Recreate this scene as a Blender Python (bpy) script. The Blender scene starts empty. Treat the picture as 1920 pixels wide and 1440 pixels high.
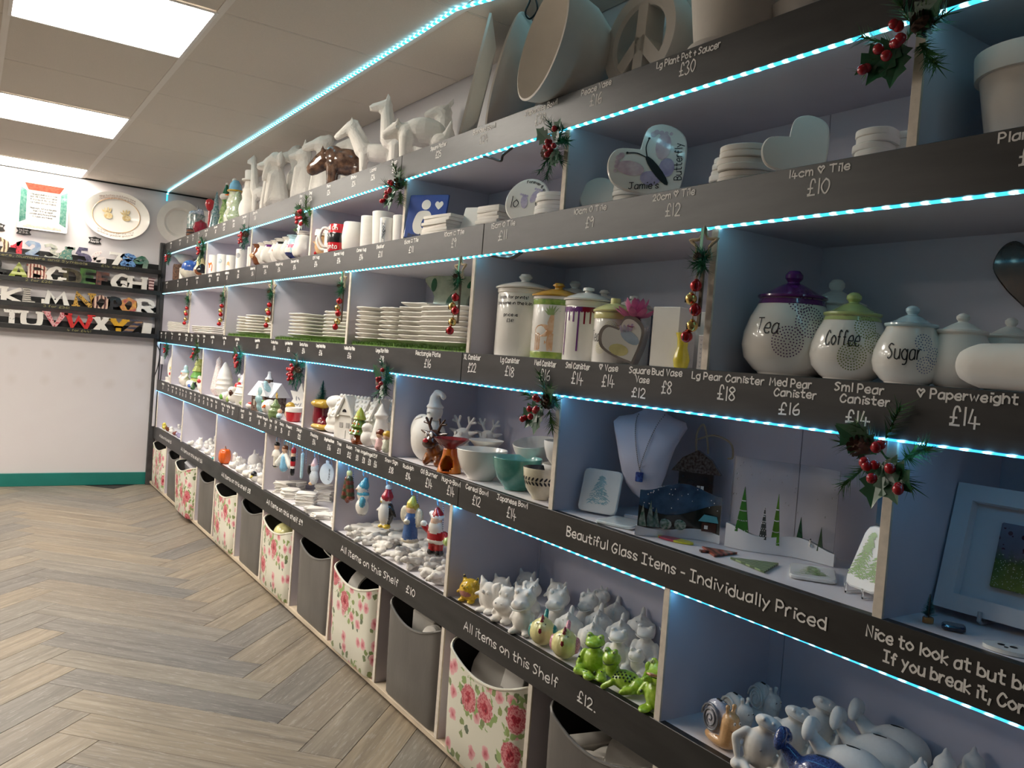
import bpy, bmesh, math, random
import numpy as np
from mathutils import Vector, Matrix, Euler
random.seed(7); PI = math.pi
sc = bpy.context.scene; C = sc.collection
# ---------------------------------------------------------------- camera, world, lights, exposure
def look(yaw, pitch, roll):
    y, p, r = map(math.radians, (yaw, pitch, roll))
    f = Vector((math.sin(y)*math.cos(p), math.cos(y)*math.cos(p), math.sin(p)))
    rt = Vector((math.cos(y), -math.sin(y), 0)); up = rt.cross(f)
    r2 = math.cos(r)*rt + math.sin(r)*up; u2 = -math.sin(r)*rt + math.cos(r)*up
    return Matrix((r2, u2, -f)).transposed()
cam_d = bpy.data.cameras.new('camera'); cam = bpy.data.objects.new('camera', cam_d); C.objects.link(cam)
cam_d.sensor_fit = 'HORIZONTAL'; cam_d.sensor_width = 36; cam_d.lens = 1549.21/1920*36; cam_d.clip_start = .02
cam.matrix_world = Matrix.Translation((0, 0, 1.2028)) @ look(33.5237, -1.711, 4.4386).to_4x4()
sc.camera = cam
sc.view_settings.view_transform = 'Standard'; sc.view_settings.look = 'None'
sc.view_settings.exposure = 0.80; sc.view_settings.gamma = 1; sc.view_settings.use_curve_mapping = False
w = bpy.data.worlds.new('world'); sc.world = w; w.use_nodes = True
w.node_tree.nodes['Background'].inputs[0].default_value = (.75, .72, .7, 1)
w.node_tree.nodes['Background'].inputs[1].default_value = .09
PANEL_W = 16.0      # emission of the ceiling light panels
LED_S = 3.6         # emission of the LED strips
sc.cycles.max_bounces = 8; sc.cycles.caustics_reflective = False; sc.cycles.caustics_refractive = False
sc.cycles.sample_clamp_indirect = 4
# ---------------------------------------------------------------- dimensions (metres)
XF, XB, XW, YF, YN, ZC = 1.25, 1.59, 1.60, 6.958, -0.65, 2.30
T = {1: 1.890, 2: 1.593, 3: 1.211, 4: .830, 5: .466}      # top of each shelf
B = {1: 1.804, 2: 1.5045, 3: 1.1245, 4: .750, 5: .374}    # underside of each shelf
# ---------------------------------------------------------------- mesh helper
def basis(d):
    d = Vector(d).normalized(); a = Vector((0, 0, 1)) if abs(d.z) < .9 else Vector((1, 0, 0))
    u = d.cross(a).normalized(); return u, u.cross(d).normalized()
def smoothline(P, k=4, closed=False):
    P = [Vector(p) for p in P]; n = len(P)
    if n < 3: return P
    out = []
    for i in range(n if closed else n-1):
        g = lambda j: P[j % n] if closed else P[min(max(j, 0), n-1)]
        a, b, c, d = g(i-1), g(i), g(i+1), g(i+2)
        for s in range(k):
            t = s/k; out.append(.5*((2*b)+(c-a)*t+(2*a-5*b+4*c-d)*t*t+(3*b-a-3*c+d)*t**3))
    if not closed: out.append(P[-1])
    return out
class MB:
    def __init__(s): s.v = []; s.f = []; s.m = []
    def add(s, V, F, m=0):
        o = len(s.v); s.v += [tuple(v) for v in V]
        for f in F: s.f.append([i+o for i in f]); s.m.append(m)
        return s
    def box(s, x0, x1, y0, y1, z0, z1, m=0):
        V = [(x, y, z) for z in (z0, z1) for y in (y0, y1) for x in (x0, x1)]
        return s.add(V, [(0, 2, 3, 1), (4, 5, 7, 6), (0, 1, 5, 4), (2, 6, 7, 3), (0, 4, 6, 2), (1, 3, 7, 5)], m)
    def bbox(s, x0, x1, y0, y1, z0, z1, b=.004, m=0, n=3):      # box with rounded vertical edges and soft top/bottom edge
        o = rrect(x1-x0-2*b*.0, y1-y0, b, n); cx, cy = (x0+x1)/2, (y0+y1)/2; e = min(b, (z1-z0)/2)*.6; rings = []
        for z, k in ((z0, e), (z0+e, 0), (z1-e, 0), (z1, e)):
            fx = 1-2*k/(x1-x0); fy = 1-2*k/(y1-y0); rings.append([(cx+p[0]*fx, cy+p[1]*fy, z) for p in o])
        return s.loft(rings, m=m)
    def loft(s, rings, m=0, closed=True, cap=True):
        n = len(rings[0]); V = [p for r in rings for p in r]; F = []
        for i in range(len(rings)-1):
            for j in range(n if closed else n-1):
                k = (j+1) % n; F.append((i*n+j, i*n+k, (i+1)*n+k, (i+1)*n+j))
        if cap: F += [list(range(n))[::-1], list(range((len(rings)-1)*n, len(rings)*n))]
        return s.add(V, F, m)
    def tube(s, P, r, n=8, m=0, closed=False):
        P = [Vector(p) for p in P]; R = r if hasattr(r, '__len__') else [r]*len(P); rings = []; u = None
        for i, p in enumerate(P):
            a = P[i-1] if (i or closed) else p; b = P[(i+1) % len(P)] if (i < len(P)-1 or closed) else p
            d = (b-a).normalized() if (b-a).length > 1e-9 else Vector((0, 0, 1))
            if u is None: u, _ = basis(d)
            u = u-d*u.dot(d); u = u.normalized() if u.length > 1e-6 else basis(d)[0]; w_ = d.cross(u)
            rings.append([p+R[i]*(math.cos(t)*u+math.sin(t)*w_) for t in [2*PI*k/n for k in range(n)]])
        if closed: rings.append(rings[0])
        return s.loft(rings, m, cap=not closed)
    def lathe(s, prof, n=24, o=(0, 0, 0), m=0, mm=None, sx=1, sy=1):     # prof [(r,z)...]; mm material per segment
        o = Vector(o); V = []; idx = []
        for r, z in prof:
            if r < 1e-6: idx.append([len(V)]*n); V.append(o+Vector((0, 0, z)))
            else:
                idx.append(list(range(len(V), len(V)+n)))
                V += [o+Vector((sx*r*math.cos(2*PI*k/n), sy*r*math.sin(2*PI*k/n), z)) for k in range(n)]
        base = len(s.v); s.v += [tuple(v) for v in V]
        for i in range(len(prof)-1):
            for k in range(n):
                q = [idx[i][k], idx[i][(k+1) % n], idx[i+1][(k+1) % n], idx[i+1][k]]; f = []
                for a in q:
                    if not f or (a != f[-1] and a != f[0]): f.append(a)
                if len(f) > 2: s.f.append([a+base for a in f]); s.m.append(mm[i] if mm else m)
        return s
    def ell(s, c, r, n=12, m=0, rot=None):
        if not hasattr(r, '__len__'): r = (r, r, r)
        k = len(s.v); h = max(4, n*2//3)
        s.lathe([(math.sin(PI*i/h), -math.cos(PI*i/h)) for i in range(h+1)], n, m=m)
        M = Euler(rot).to_matrix() if rot else None
        for i in range(k, len(s.v)):
            v = Vector(s.v[i]); v = Vector((v.x*r[0], v.y*r[1], v.z*r[2]))
            if M: v = M @ v
            s.v[i] = tuple(v+Vector(c))
        return s
    def prism(s, pts, o, u, v, t, m=0, ms=None):     # outline in (u,v), thickness vector t
        o, u, v, t = map(Vector, (o, u, v, t)); n = len(pts)
        A = [o+u*p[0]+v*p[1] for p in pts]; ar = sum(pts[i][0]*pts[(i+1) % n][1]-pts[(i+1) % n][0]*pts[i][1] for i in range(n))
        if (ar > 0) != (u.cross(v).dot(t) > 0): A = A[::-1]
        Bv = [a+t for a in A]; ms = m if ms is None else ms
        k = len(s.f); s.add(A+Bv, [list(range(n))[::-1], list(range(n, 2*n))]+[(i, (i+1) % n, n+(i+1) % n, n+i) for i in range(n)], ms)
        s.m[k+1] = m
        return s
    def ribbon(s, P, wd, o, u, v, m=0):              # flat painted stroke: P in (u,v)
        o, u, v = map(Vector, (o, u, v)); P = [Vector((p[0], p[1], 0)) for p in P]; V = []; nz = u.cross(v).normalized()*4e-6
        Q = [P[0]]
        for p in P[1:]:
            if (p-Q[-1]).length > wd*.15: Q.append(p)
        if len(Q) == 1: Q.append(Q[0]+Vector((wd, 0, 0)))
        for i, p in enumerate(Q):
            a = Q[max(i-1, 0)]; b = Q[min(i+1, len(Q)-1)]; d = (b-a); d = d.normalized() if d.length > 1e-9 else Vector((1, 0, 0))
            e = d*(wd*.4 if i == len(Q)-1 else -wd*.4 if i == 0 else 0); nn = Vector((-d.y, d.x, 0))*wd/2
            for q in (p+e+nn, p+e-nn): V.append(o+u*q.x+v*q.y+nz*i)
        return s.add(V, [(2*i, 2*i+1, 2*i+3, 2*i+2) for i in range(len(Q)-1)], m)
    def mesh(s, name, mats, smooth=35):
        me = bpy.data.meshes.new(name); me.from_pydata(s.v, [], s.f)
        for m in (mats if isinstance(mats, (list, tuple)) else [mats]): me.materials.append(m)
        me.polygons.foreach_set('material_index', s.m); me.update()
        if smooth:
            me.polygons.foreach_set('use_smooth', [True]*len(s.f)); me.set_sharp_from_angle(angle=math.radians(smooth))
        return me
    def build(s, name, mats, parent=None, loc=(0, 0, 0), rz=0, smooth=35, **k):
        return put(name, s.mesh(name, mats, smooth), parent, loc, rz, **k)
def put(name, me, parent=None, loc=(0, 0, 0), rz=0, label=None, cat=None, group=None, kind=None, rot=None, scale=1):
    o = bpy.data.objects.new(name, me); C.objects.link(o); o.parent = parent; o.location = loc
    o.rotation_euler = rot or (0, 0, rz); o.scale = (scale,)*3 if not hasattr(scale, '__len__') else scale
    return tag(o, label, cat, group, kind)
def tag(o, label=None, cat=None, group=None, kind=None):
    for k, v in (('label', label), ('category', cat), ('group', group), ('kind', kind)):
        if v: o[k] = v
    return o
def thing(name, label, cat, loc=(0, 0, 0), rz=0, group=None, rot=None, scale=1):
    return put(name, None, None, loc, rz, label, cat, group, None, rot, scale)
def dup(o, loc, rz=0, label=None, group=None, rot=None, scale=None, parent=None, top=True):
    c = o.copy(); C.objects.link(c)
    if top:
        c.location = loc; c.rotation_euler = rot or (0, 0, rz)
        if scale: c.scale = (scale,)*3 if not hasattr(scale, '__len__') else scale
        if label: c['label'] = label
        if group: c['group'] = group
    else: c.parent = parent
    for ch in list(o.children): dup(ch, None, parent=c, top=False)
    return c
def rrect(a, b, r, n=4):
    out = []
    for cx, cy, t0 in ((a/2-r, b/2-r, 0), (-a/2+r, b/2-r, 90), (-a/2+r, -b/2+r, 180), (a/2-r, -b/2+r, 270)):
        for k in range(n+1):
            t = math.radians(t0+90*k/n); out.append((cx+r*math.cos(t), cy+r*math.sin(t)))
    return out
def circ(r, n=24, cx=0, cy=0, sy=1): return [(cx+r*math.cos(2*PI*k/n), cy+sy*r*math.sin(2*PI*k/n)) for k in range(n)]
def heart(wd, h, k=5):      # outline, tip at (0,0)
    P = [(0, 0), (-.3, .3), (-.5, .62), (-.42, .9), (-.22, 1.0), (0, .82), (.22, 1.0), (.42, .9), (.5, .62), (.3, .3)]
    a = smoothline([(p[0]*wd, p[1]*h, 0) for p in P[:6]], k)+smoothline([(p[0]*wd, p[1]*h, 0) for p in P[5:]+P[:1]], k)[1:-1]
    return [(p.x, p.y) for p in a]
def star(R, r, n=5, a0=90): return [((R if k % 2 == 0 else r)*math.cos(math.radians(a0+180*k/n)), (R if k % 2 == 0 else r)*math.sin(math.radians(a0+180*k/n))) for k in range(2*n)]
# ---------------------------------------------------------------- blended pottery figures
def _dist(p, pr):
    if pr[0] == 'E':
        c, r = np.array(pr[1]), np.array(pr[2] if hasattr(pr[2], '__len__') else (pr[2],)*3); q = p-c
        if len(pr) > 4 and pr[4]: q = q @ np.array(Euler(pr[4]).to_matrix())
        return (np.linalg.norm(q/r, axis=1)-1)*r.min()
    a, b = np.array(pr[1]), np.array(pr[2]); ab = b-a; t = np.clip(((p-a) @ ab)/max(ab @ ab, 1e-9), 0, 1)
    return np.linalg.norm(p-a-t[:, None]*ab, axis=1)-(pr[3][0]+(pr[3][1]-pr[3][0])*t)
def blob(prims, vox=.03, it=2, paint=(), deci=None, extra=None):
    """prims: ('E',centre,radii,material,rot) or ('C',p0,p1,(r0,r1),material); unit-height shapes merged to one skin."""
    mb = MB()
    for p in prims:
        if p[0] == 'E': mb.ell(p[1], p[2], 16, 0, p[4] if len(p) > 4 else None)
        else:
            a, b = Vector(p[1]), Vector(p[2]); r0, r1 = p[3]; d = (b-a).normalized()
            P = [a-d*r0*.98, a-d*r0*.7, a, b, b+d*r1*.7, b+d*r1*.98]; mb.tube(P, [r0*.2, r0*.72, r0, r1, r1*.72, r1*.2], 12)
    me = mb.mesh('tmp', [], 0); o = bpy.data.objects.new('tmp', me); C.objects.link(o)
    md = o.modifiers.new('r', 'REMESH'); md.mode = 'VOXEL'; md.voxel_size = vox
    if deci:
        md = o.modifiers.new('d', 'DECIMATE'); md.ratio = deci
    dg = bpy.context.evaluated_depsgraph_get(); m2 = bpy.data.meshes.new_from_object(o.evaluated_get(dg))
    bpy.data.objects.remove(o); bpy.data.meshes.remove(me)
    if it and not deci:
        bm = bmesh.new(); bm.from_mesh(m2)
        for _ in range(it): bmesh.ops.smooth_vert(bm, verts=bm.verts, factor=.5, use_axis_x=True, use_axis_y=True, use_axis_z=True)
        bm.to_mesh(m2); bm.free()
    n = len(m2.polygons); cen = np.empty(n*3); m2.polygons.foreach_get('center', cen); cen = cen.reshape(-1, 3)
    D = np.array([_dist(cen, p) for p in prims]); ms = np.array([(p[3] if p[0] == 'E' else p[4]) if len(p) > (3 if p[0] == 'E' else 4) else 0 for p in prims])
    idx = ms[D.argmin(0)]
    for p in paint: idx[_dist(cen, p) < 0] = p[3] if p[0] == 'E' else p[4]
    m2.polygons.foreach_set('material_index', idx.astype(int)); m2.polygons.foreach_set('use_smooth', [not deci]*n)
    if extra:   # small raised details kept crisp
        e = extra.mesh('e', [], 0); bm = bmesh.new(); bm.from_mesh(m2); bm.from_mesh(e)
        bm.to_mesh(m2); bm.free(); m2.polygons.foreach_set('use_smooth', [not deci]*n+[True]*len(extra.f)); bpy.data.meshes.remove(e)
    m2.update(); return m2
def skin(me, mats):
    n = len(me.polygons); ix = np.zeros(n, dtype=np.int32); me.polygons.foreach_get('material_index', ix); me.materials.clear()
    for m in (mats if isinstance(mats, (list, tuple)) else [mats]): me.materials.append(m)
    me.polygons.foreach_set('material_index', np.minimum(ix, len(me.materials)-1).astype(np.int32)); return me
def fig(name, label, cat, me, mats, loc, rz=0, s=1, group=None):
    me = skin(me.copy(), mats); me.name = name
    return put(name, me, None, loc, math.radians(rz), label, cat, group, scale=s)
# ---------------------------------------------------------------- materials
def lk(t, a, b): t.links.new(a, b)
def mat(name, col, rough=.6, coat=0, var=0, vs=20, bump=0, bs=60, metal=0, spec=.5, col2=None, sheen=0, alpha=None, trans=0, ior=1.45, stretch=None):
    m = bpy.data.materials.new(name); m.use_nodes = True; t = m.node_tree; p = t.nodes['Principled BSDF']
    p.inputs['Base Color'].default_value = (*col, 1); p.inputs['Roughness'].default_value = rough; p.inputs['Metallic'].default_value = metal
    p.inputs['Specular IOR Level'].default_value = spec; p.inputs['Coat Weight'].default_value = coat; p.inputs['Coat Roughness'].default_value = .06
    p.inputs['Transmission Weight'].default_value = trans; p.inputs['IOR'].default_value = ior; p.inputs['Sheen Weight'].default_value = sheen
    if var or bump or col2:
        tc = t.nodes.new('ShaderNodeTexCoord'); src = tc.outputs['Object']
        if stretch:
            mp = t.nodes.new('ShaderNodeMapping'); mp.inputs['Scale'].default_value = stretch; lk(t, src, mp.inputs[0]); src = mp.outputs[0]
    if var or col2:
        nz = t.nodes.new('ShaderNodeTexNoise'); nz.inputs['Scale'].default_value = vs; nz.inputs['Detail'].default_value = 5; lk(t, src, nz.inputs['Vector'])
        r = t.nodes.new('ShaderNodeValToRGB'); lk(t, nz.outputs[0], r.inputs[0]); e = r.color_ramp.elements
        c2 = col2 or tuple(min(1, c*(1+var)) for c in col); c1 = col if col2 else tuple(c*(1-var) for c in col)
        e[0].position, e[1].position = .35, .65; e[0].color, e[1].color = (*c1, 1), (*c2, 1); lk(t, r.outputs[0], p.inputs['Base Color'])
    if bump:
        nb = t.nodes.new('ShaderNodeTexNoise'); nb.inputs['Scale'].default_value = bs; nb.inputs['Detail'].default_value = 6; lk(t, src, nb.inputs['Vector'])
        b = t.nodes.new('ShaderNodeBump'); b.inputs['Strength'].default_value = bump; b.inputs['Distance'].default_value = .01; lk(t, nb.outputs[0], b.inputs['Height']); lk(t, b.outputs[0], p.inputs['Normal'])
    return m
def emit(name, col, s):
    m = bpy.data.materials.new(name); m.use_nodes = True; t = m.node_tree; t.nodes.remove(t.nodes['Principled BSDF'])
    e = t.nodes.new('ShaderNodeEmission'); e.inputs[0].default_value = (*col, 1); e.inputs[1].default_value = s
    lk(t, e.outputs[0], t.nodes['Material Output'].inputs[0]); return m
bisque = mat('bisque', (.84, .80, .74), .85, var=.02, bump=.04, bs=90, spec=.25)
glaze = mat('white_glaze', (.86, .83, .77), .25, coat=.6)
def gl(name, col, var=.12, vs=30, col2=None): return mat(name, col, .22, coat=.7, var=var, vs=vs, col2=col2)
G = {k: gl('glaze_'+k, c) for k, c in dict(red=(.55, .02, .03), darkred=(.25, .01, .03), green=(.12, .35, .04), lime=(.30, .55, .03), darkgreen=(.02, .12, .04), teal=(.02, .32, .30),
     blue=(.04, .12, .45), skyblue=(.22, .48, .68), yellow=(.75, .62, .10), paleyellow=(.85, .80, .38), gold=(.60, .38, .05), orange=(.80, .16, .02), brown=(.20, .06, .02), darkbrown=(.07, .02, .01),
     black=(.012, .012, .014), pink=(.75, .22, .32), palepink=(.85, .55, .55), peach=(.78, .48, .25), purple=(.16, .03, .20), grey=(.35, .35, .37), skin=(.80, .52, .36), lilac=(.45, .40, .62), navy=(.02, .03, .14), palegreen=(.48, .62, .20), paleblue=(.50, .72, .80), magenta=(.5, .06, .2)).items()}
shelf_p = mat('shelf_paint', (.64, .60, .665), .7, var=.03, vs=6, bump=.03, bs=40)
shelf_top = mat('shelf_top_paint', (.74, .71, .735), .55, var=.03, vs=8)
edge_p = mat('board_edge', (.74, .67, .58), .75, var=.08, vs=60)
chalk = mat('chalkboard_paint', (.021, .020, .0195), .40, var=.35, vs=9, bump=.05, bs=14, stretch=(1, .6, 3))
chalkpen = mat('chalk_pen', (.85, .84, .82), .8)
ink = mat('black_ink', (.01, .01, .012), .5)
class NT:       # tiny node builder
    def __init__(s, name):
        s.m = bpy.data.materials.new(name); s.m.use_nodes = True; s.t = s.m.node_tree; s.p = s.t.nodes['Principled BSDF']
    def n(s, typ, *ins, **props):
        nd = s.t.nodes.new('ShaderNode'+typ)
        for k, v in props.items(): setattr(nd, k, v)
        for i, v in enumerate(ins):
            if v is None: continue
            if isinstance(v, bpy.types.NodeSocket): lk(s.t, v, nd.inputs[i])
            else: nd.inputs[i].default_value = v
        return nd
    def math(s, op, *ins): return s.n('Math', *ins, operation=op).outputs[0]
    def mix(s, f, a, b):
        nd = s.t.nodes.new('ShaderNodeMix'); nd.data_type = 'RGBA'
        for i, v in ((0, f), (6, a), (7, b)):
            if isinstance(v, bpy.types.NodeSocket): lk(s.t, v, nd.inputs[i])
            else: nd.inputs[i].default_value = v if i == 0 else (*v, 1)
        return nd.outputs[2]
    def ramp(s, f, *stops):
        nd = s.n('ValToRGB', f); e = nd.color_ramp.elements
        while len(e) < len(stops): e.new(.5)
        for i, (p, c) in enumerate(stops): e[i].position = p; e[i].color = (*c, 1)
        return nd.outputs[0]
    def obj(s): return s.n('TexCoord').outputs['Object']
    def col(s, c, rough=.6):
        lk(s.t, c, s.p.inputs['Base Color']); s.p.inputs['Roughness'].default_value = rough; return s.m
# far wall: pale lilac emulsion with two rows of worn smudges
N = NT('worn_wall_paint'); v = N.obj(); sp = N.n('SeparateXYZ', v); nz = N.n('TexNoise', v, None, 9.0); nz2 = N.n('TexNoise', v, None, 3.0)
def cell(a, o, p): return N.math('SUBTRACT', N.math('FRACT', N.math('DIVIDE', N.math('SUBTRACT', a, o), p)), .5)
dx = N.math('MULTIPLY', cell(sp.outputs[0], .175, .215), .215); dz = N.math('MULTIPLY', cell(sp.outputs[2], .68, .2), .2)
d = N.math('ADD', N.math('SQRT', N.math('ADD', N.math('POWER', dx, 2.0), N.math('POWER', dz, 2.0))), N.math('MULTIPLY', N.math('SUBTRACT', nz.outputs[0], .5), .06))
msk = N.math('MULTIPLY', N.math('LESS_THAN', N.math('ABSOLUTE', N.math('SUBTRACT', sp.outputs[2], .88)), .2), N.math('MULTIPLY', N.math('SMOOTH_MIN', N.math('MAXIMUM', N.math('MULTIPLY', N.math('SUBTRACT', .05, d), 22.0), 0.0), 1.0, .2), nz2.outputs[0]))
wall_m = N.col(N.mix(N.math('MULTIPLY', msk, .4), N.mix(nz2.outputs[0], (.70, .655, .66), (.73, .69, .70)), (.50, .42, .36)), .75)
wall_p = mat('wall_paint', (.72, .68, .68), .75, var=.02, vs=4)
# ceiling tiles and grid
tile_m = mat('ceiling_tile', (.66, .60, .53), .9, var=.03, vs=220, bump=.06, bs=260)
grid_m = mat('ceiling_grid', (.74, .69, .63), .5)
dark_m = mat('dark_void', (.03, .028, .026), .9)
# vinyl planks
N = NT('vinyl_plank'); oi = N.n('ObjectInfo'); v = N.obj()
off = N.n('CombineXYZ', N.math('MULTIPLY', oi.outputs['Random'], 37.0), N.math('MULTIPLY', oi.outputs['Random'], 91.0), 0.0)
mp = N.n('VectorMath', N.n('VectorMath', v, (1.6, 22.0, 1.0), operation='MULTIPLY').outputs[0], off.outputs[0], operation='ADD').outputs[0]
g1 = N.n('TexNoise', mp, None, 1.3, 6.0, .6); g1.inputs['Distortion'].default_value = 1.1
mp2 = N.n('VectorMath', N.n('VectorMath', v, (14.0, 130.0, 1.0), operation='MULTIPLY').outputs[0], off.outputs[0], operation='ADD').outputs[0]
g2 = N.n('TexNoise', mp2, None, 1.0, 3.0, .6)
base = N.ramp(g1.outputs[0], (.25, (.118, .102, .086)), (.5, (.205, .180, .150)), (.78, (.31, .275, .232)))
tone = N.ramp(oi.outputs['Random'], (0, (.72, .74, .80)), (.35, (1.0, .98, .94)), (.7, (1.25, 1.13, .95)), (1, (.82, .80, .80)))
mx = N.t.nodes.new('ShaderNodeMix'); mx.data_type = 'RGBA'; mx.blend_type = 'MULTIPLY'; mx.inputs[0].default_value = 1; lk(N.t, base, mx.inputs[6]); lk(N.t, tone, mx.inputs[7])
plank_m = N.col(N.mix(N.math('MULTIPLY', N.math('GREATER_THAN', g2.outputs[0], .60), .35), mx.outputs[2], (.42, .38, .34)), .42)
b = N.n('Bump', .12, .005, None, g2.outputs[0]); lk(N.t, b.outputs[0], N.p.inputs['Normal'])
# rose print for the crates
def floral():
    N = NT('rose_print'); v = N.obj(); s = N.n('SeparateXYZ', v); oi = N.n('ObjectInfo')
    u2 = N.n('CombineXYZ', N.math('ADD', N.math('SUBTRACT', s.outputs[1], N.math('MULTIPLY', s.outputs[0], .9)), N.math('MULTIPLY', oi.outputs['Random'], 3.0)), s.outputs[2], 0.0).outputs[0]
    wob = N.n('TexNoise', u2, None, 60.0, 2.0); uw = N.n('VectorMath', u2, N.n('VectorMath', N.n('VectorMath', wob.outputs['Color'], (.5, .5, .5), operation='SUBTRACT').outputs[0], (.022, .022, 0), operation='MULTIPLY').outputs[0], operation='ADD').outputs[0]
    def vor(sc_, src=uw):
        n = N.n('TexVoronoi', src, None, sc_); n.voronoi_dimensions = '2D'; n.feature = 'F1'
        cr = N.n('SeparateColor', n.outputs['Color']); return n.outputs['Distance'], cr.outputs[0], cr.outputs[1]
    c = (.80, .78, .66)
    d3, r3, q3 = vor(26.0); leaf2 = N.math('MULTIPLY', N.math('LESS_THAN', d3, .30), N.math('GREATER_THAN', r3, .62)); col = N.mix(leaf2, c, N.mix(q3, (.30, .38, .12), (.12, .16, .10)).node.outputs[2])
    d2, r2, q2 = vor(15.0); m2 = N.math('MULTIPLY', N.math('LESS_THAN', d2, .30), N.math('GREATER_THAN', r2, .40))
    col = N.mix(m2, col, N.ramp(d2, (0, (.45, .03, .06)), (.12, (.70, .24, .28)), (.3, (.85, .55, .55))))
    dl, rl, ql = vor(7.5); ml = N.math('MULTIPLY', N.math('MULTIPLY', N.math('LESS_THAN', dl, .47), N.math('GREATER_THAN', dl, .26)), N.math('GREATER_THAN', rl, .38))
    blk = N.n('TexNoise', u2, None, 38.0, 1.0); ml = N.math('MULTIPLY', ml, N.math('GREATER_THAN', blk.outputs[0], .53)); col = N.mix(ml, col, N.mix(ql, (.22, .36, .10), (.34, .46, .18)))
    m1 = N.math('MULTIPLY', N.math('LESS_THAN', dl, .30), N.math('GREATER_THAN', rl, .38)); fold = N.n('TexNoise', u2, None, 95.0, 2.0)
    f = N.math('ADD', dl, N.math('MULTIPLY', N.math('SUBTRACT', fold.outputs[0], .5), .42))
    col = N.mix(m1, col, N.ramp(f, (0, (.22, .0, .02)), (.09, (.52, .03, .06)), (.17, (.75, .30, .32)), (.24, (.48, .04, .07)), (.32, (.82, .50, .50))))
    return N.col(col, .35)
floral_m = floral()
greycrate_m = mat('grey_faux_leather', (.145, .135, .125), .45, var=.18, vs=7, bump=.05, bs=120, stretch=(1, 1, .35))
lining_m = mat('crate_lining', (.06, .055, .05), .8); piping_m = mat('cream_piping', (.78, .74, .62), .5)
teal_p = mat('teal_gloss_paint', (.015, .20, .17), .35, var=.05, vs=9)
wood_m = mat('plywood_base', (.60, .50, .38), .6, var=.15, vs=10, stretch=(4, .5, 4))
panel_e = emit('light_panel_glow', (1, .93, .82), PANEL_W)
metal_w = mat('white_metal_trim', (.8, .78, .75), .4); wire_m = mat('black_wire', (.01, .01, .012), .4)
# ---------------------------------------------------------------- room
fl = MB().box(-3.6, XW+.1, -2.6, YF+.1, -.14, -.004).build('floor', dark_m, smooth=0, kind='structure')
L_, W_ = 6, .14
pm = MB(); pm.loft([[(p[0], p[1], z) for p in rrect(L_*W_-k, W_-k, .0015, 1)] for z, k in ((-.004, .0016), (-.0006, .0016), (0, .0034))]); pm = pm.mesh('plank', plank_m, 0)
n = 0
for i in range(-60, 80):
    for k in range(-6, 7):
        for kind in 'HV':
            cx, cy = (i+k*L_+L_/2, i-k*L_+.5) if kind == 'H' else (i+k*L_+L_+.5, i-k*L_-L_/2+1)
            x = (cx-cy)*W_/math.sqrt(2)-.215; y = (cx+cy)*W_/math.sqrt(2)+.03
            if -2.2 < x < 1.68 and .9 < y < YF+.12 and n < 298:
                put('plank', pm, fl, (x, y, 0), rot=(0, 0, PI/4 if kind == 'H' else 3*PI/4)); n += 1
MB().box(-3.6, XW+.1, YF, YF+.1, -.1, ZC+.15).build('wall_far', wall_m, smooth=0, kind='structure')
MB().box(XW, XW+.1, -2.6, YF+.1, -.1, ZC+.15).build('wall_right', wall_p, smooth=0, kind='structure')
MB().box(-3.6, -3.5, -2.6, YF+.1, -.1, ZC+.15).build('wall_left', mat('left_wall_paint', (.42, .38, .36), .8), smooth=0, kind='structure')
MB().box(-3.6, XW+.1, -2.6, -2.5, -.1, ZC+.15).build('wall_near', mat('near_wall_paint', (.32, .30, .30), .8), smooth=0, kind='structure')
MB().bbox(-3.5, 1.222, YF-.016, YF, 0, .096, .004).build('baseboard_far', teal_p, kind='structure')
ce = MB().box(-3.6, XW+.1, -2.6, YF+.1, ZC+.012, ZC+.14).build('ceiling', tile_m, smooth=0, kind='structure')
TX, TY = [.0628+.6*k for k in range(-6, 4)], [2.963+.6*k for k in range(-9, 8)]
LIT = set()
for iy in (9, 12, 15): LIT |= {(6, iy), (4, iy), (2, iy)}  # column next to the visible one is unseen, added to raise ambient light
LIT |= set()
g = MB()
for x in TX:
    if x < 1.5: g.box(x-.012, x+.012, -2.5, YF, ZC-.004, ZC+.001)
for y in TY:
    if y < YF: g.box(-3.5, XW, y-.0018, y+.0018, ZC-.0005, ZC+.0012)
g.build('ceiling_grid', grid_m, ce, smooth=0)
TX2 = [-3.5]+TX[1:]; tiles = {}
for ix, x in enumerate(TX):
    for iy, y in enumerate(TY):
        x1, y1 = min(x+.6, XW), min(y+.6, YF)
        if x < -3.2 or x1-x < .05 or y1-y < .05 or y < -2.4: continue
        wx, wy = x1-x, y1-y
        if (ix, iy) in LIT:
            t = thing('ceiling_light', None, 'ceiling light', ((x+x1)/2, (y+y1)/2, ZC))
            e = MB()
            e.loft([[(p[0], p[1], z) for p in rrect(a, b_, .004, 1)] for a, b_, z in ((wx-.006, wy-.006, 0), (wx-.006, wy-.006, -.006), (wx-.03, wy-.03, -.006), (wx-.03, wy-.03, -.003))], cap=False); e.build('frame', metal_w, t, smooth=0)
            MB().box(-wx/2+.014, wx/2-.014, -wy/2+.014, wy/2-.014, -.004, .001).build('diffuser', panel_e, t, smooth=0)
            t['_k'] = (ix, iy)
        elif y > 1.0 and x > -1.3:
            k = (round(wx, 3), round(wy, 3))
            if k not in tiles: tiles[k] = MB().loft([[(p[0], p[1], z) for p in rrect(wx-q, wy-q, .002, 1)] for z, q in ((.011, .006), (.001, .006), (-.001, .012))]).mesh('ceiling_tile', tile_m, 0)
            put('ceiling_tile', tiles[k], ce, ((x+x1)/2, (y+y1)/2, ZC))
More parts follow.
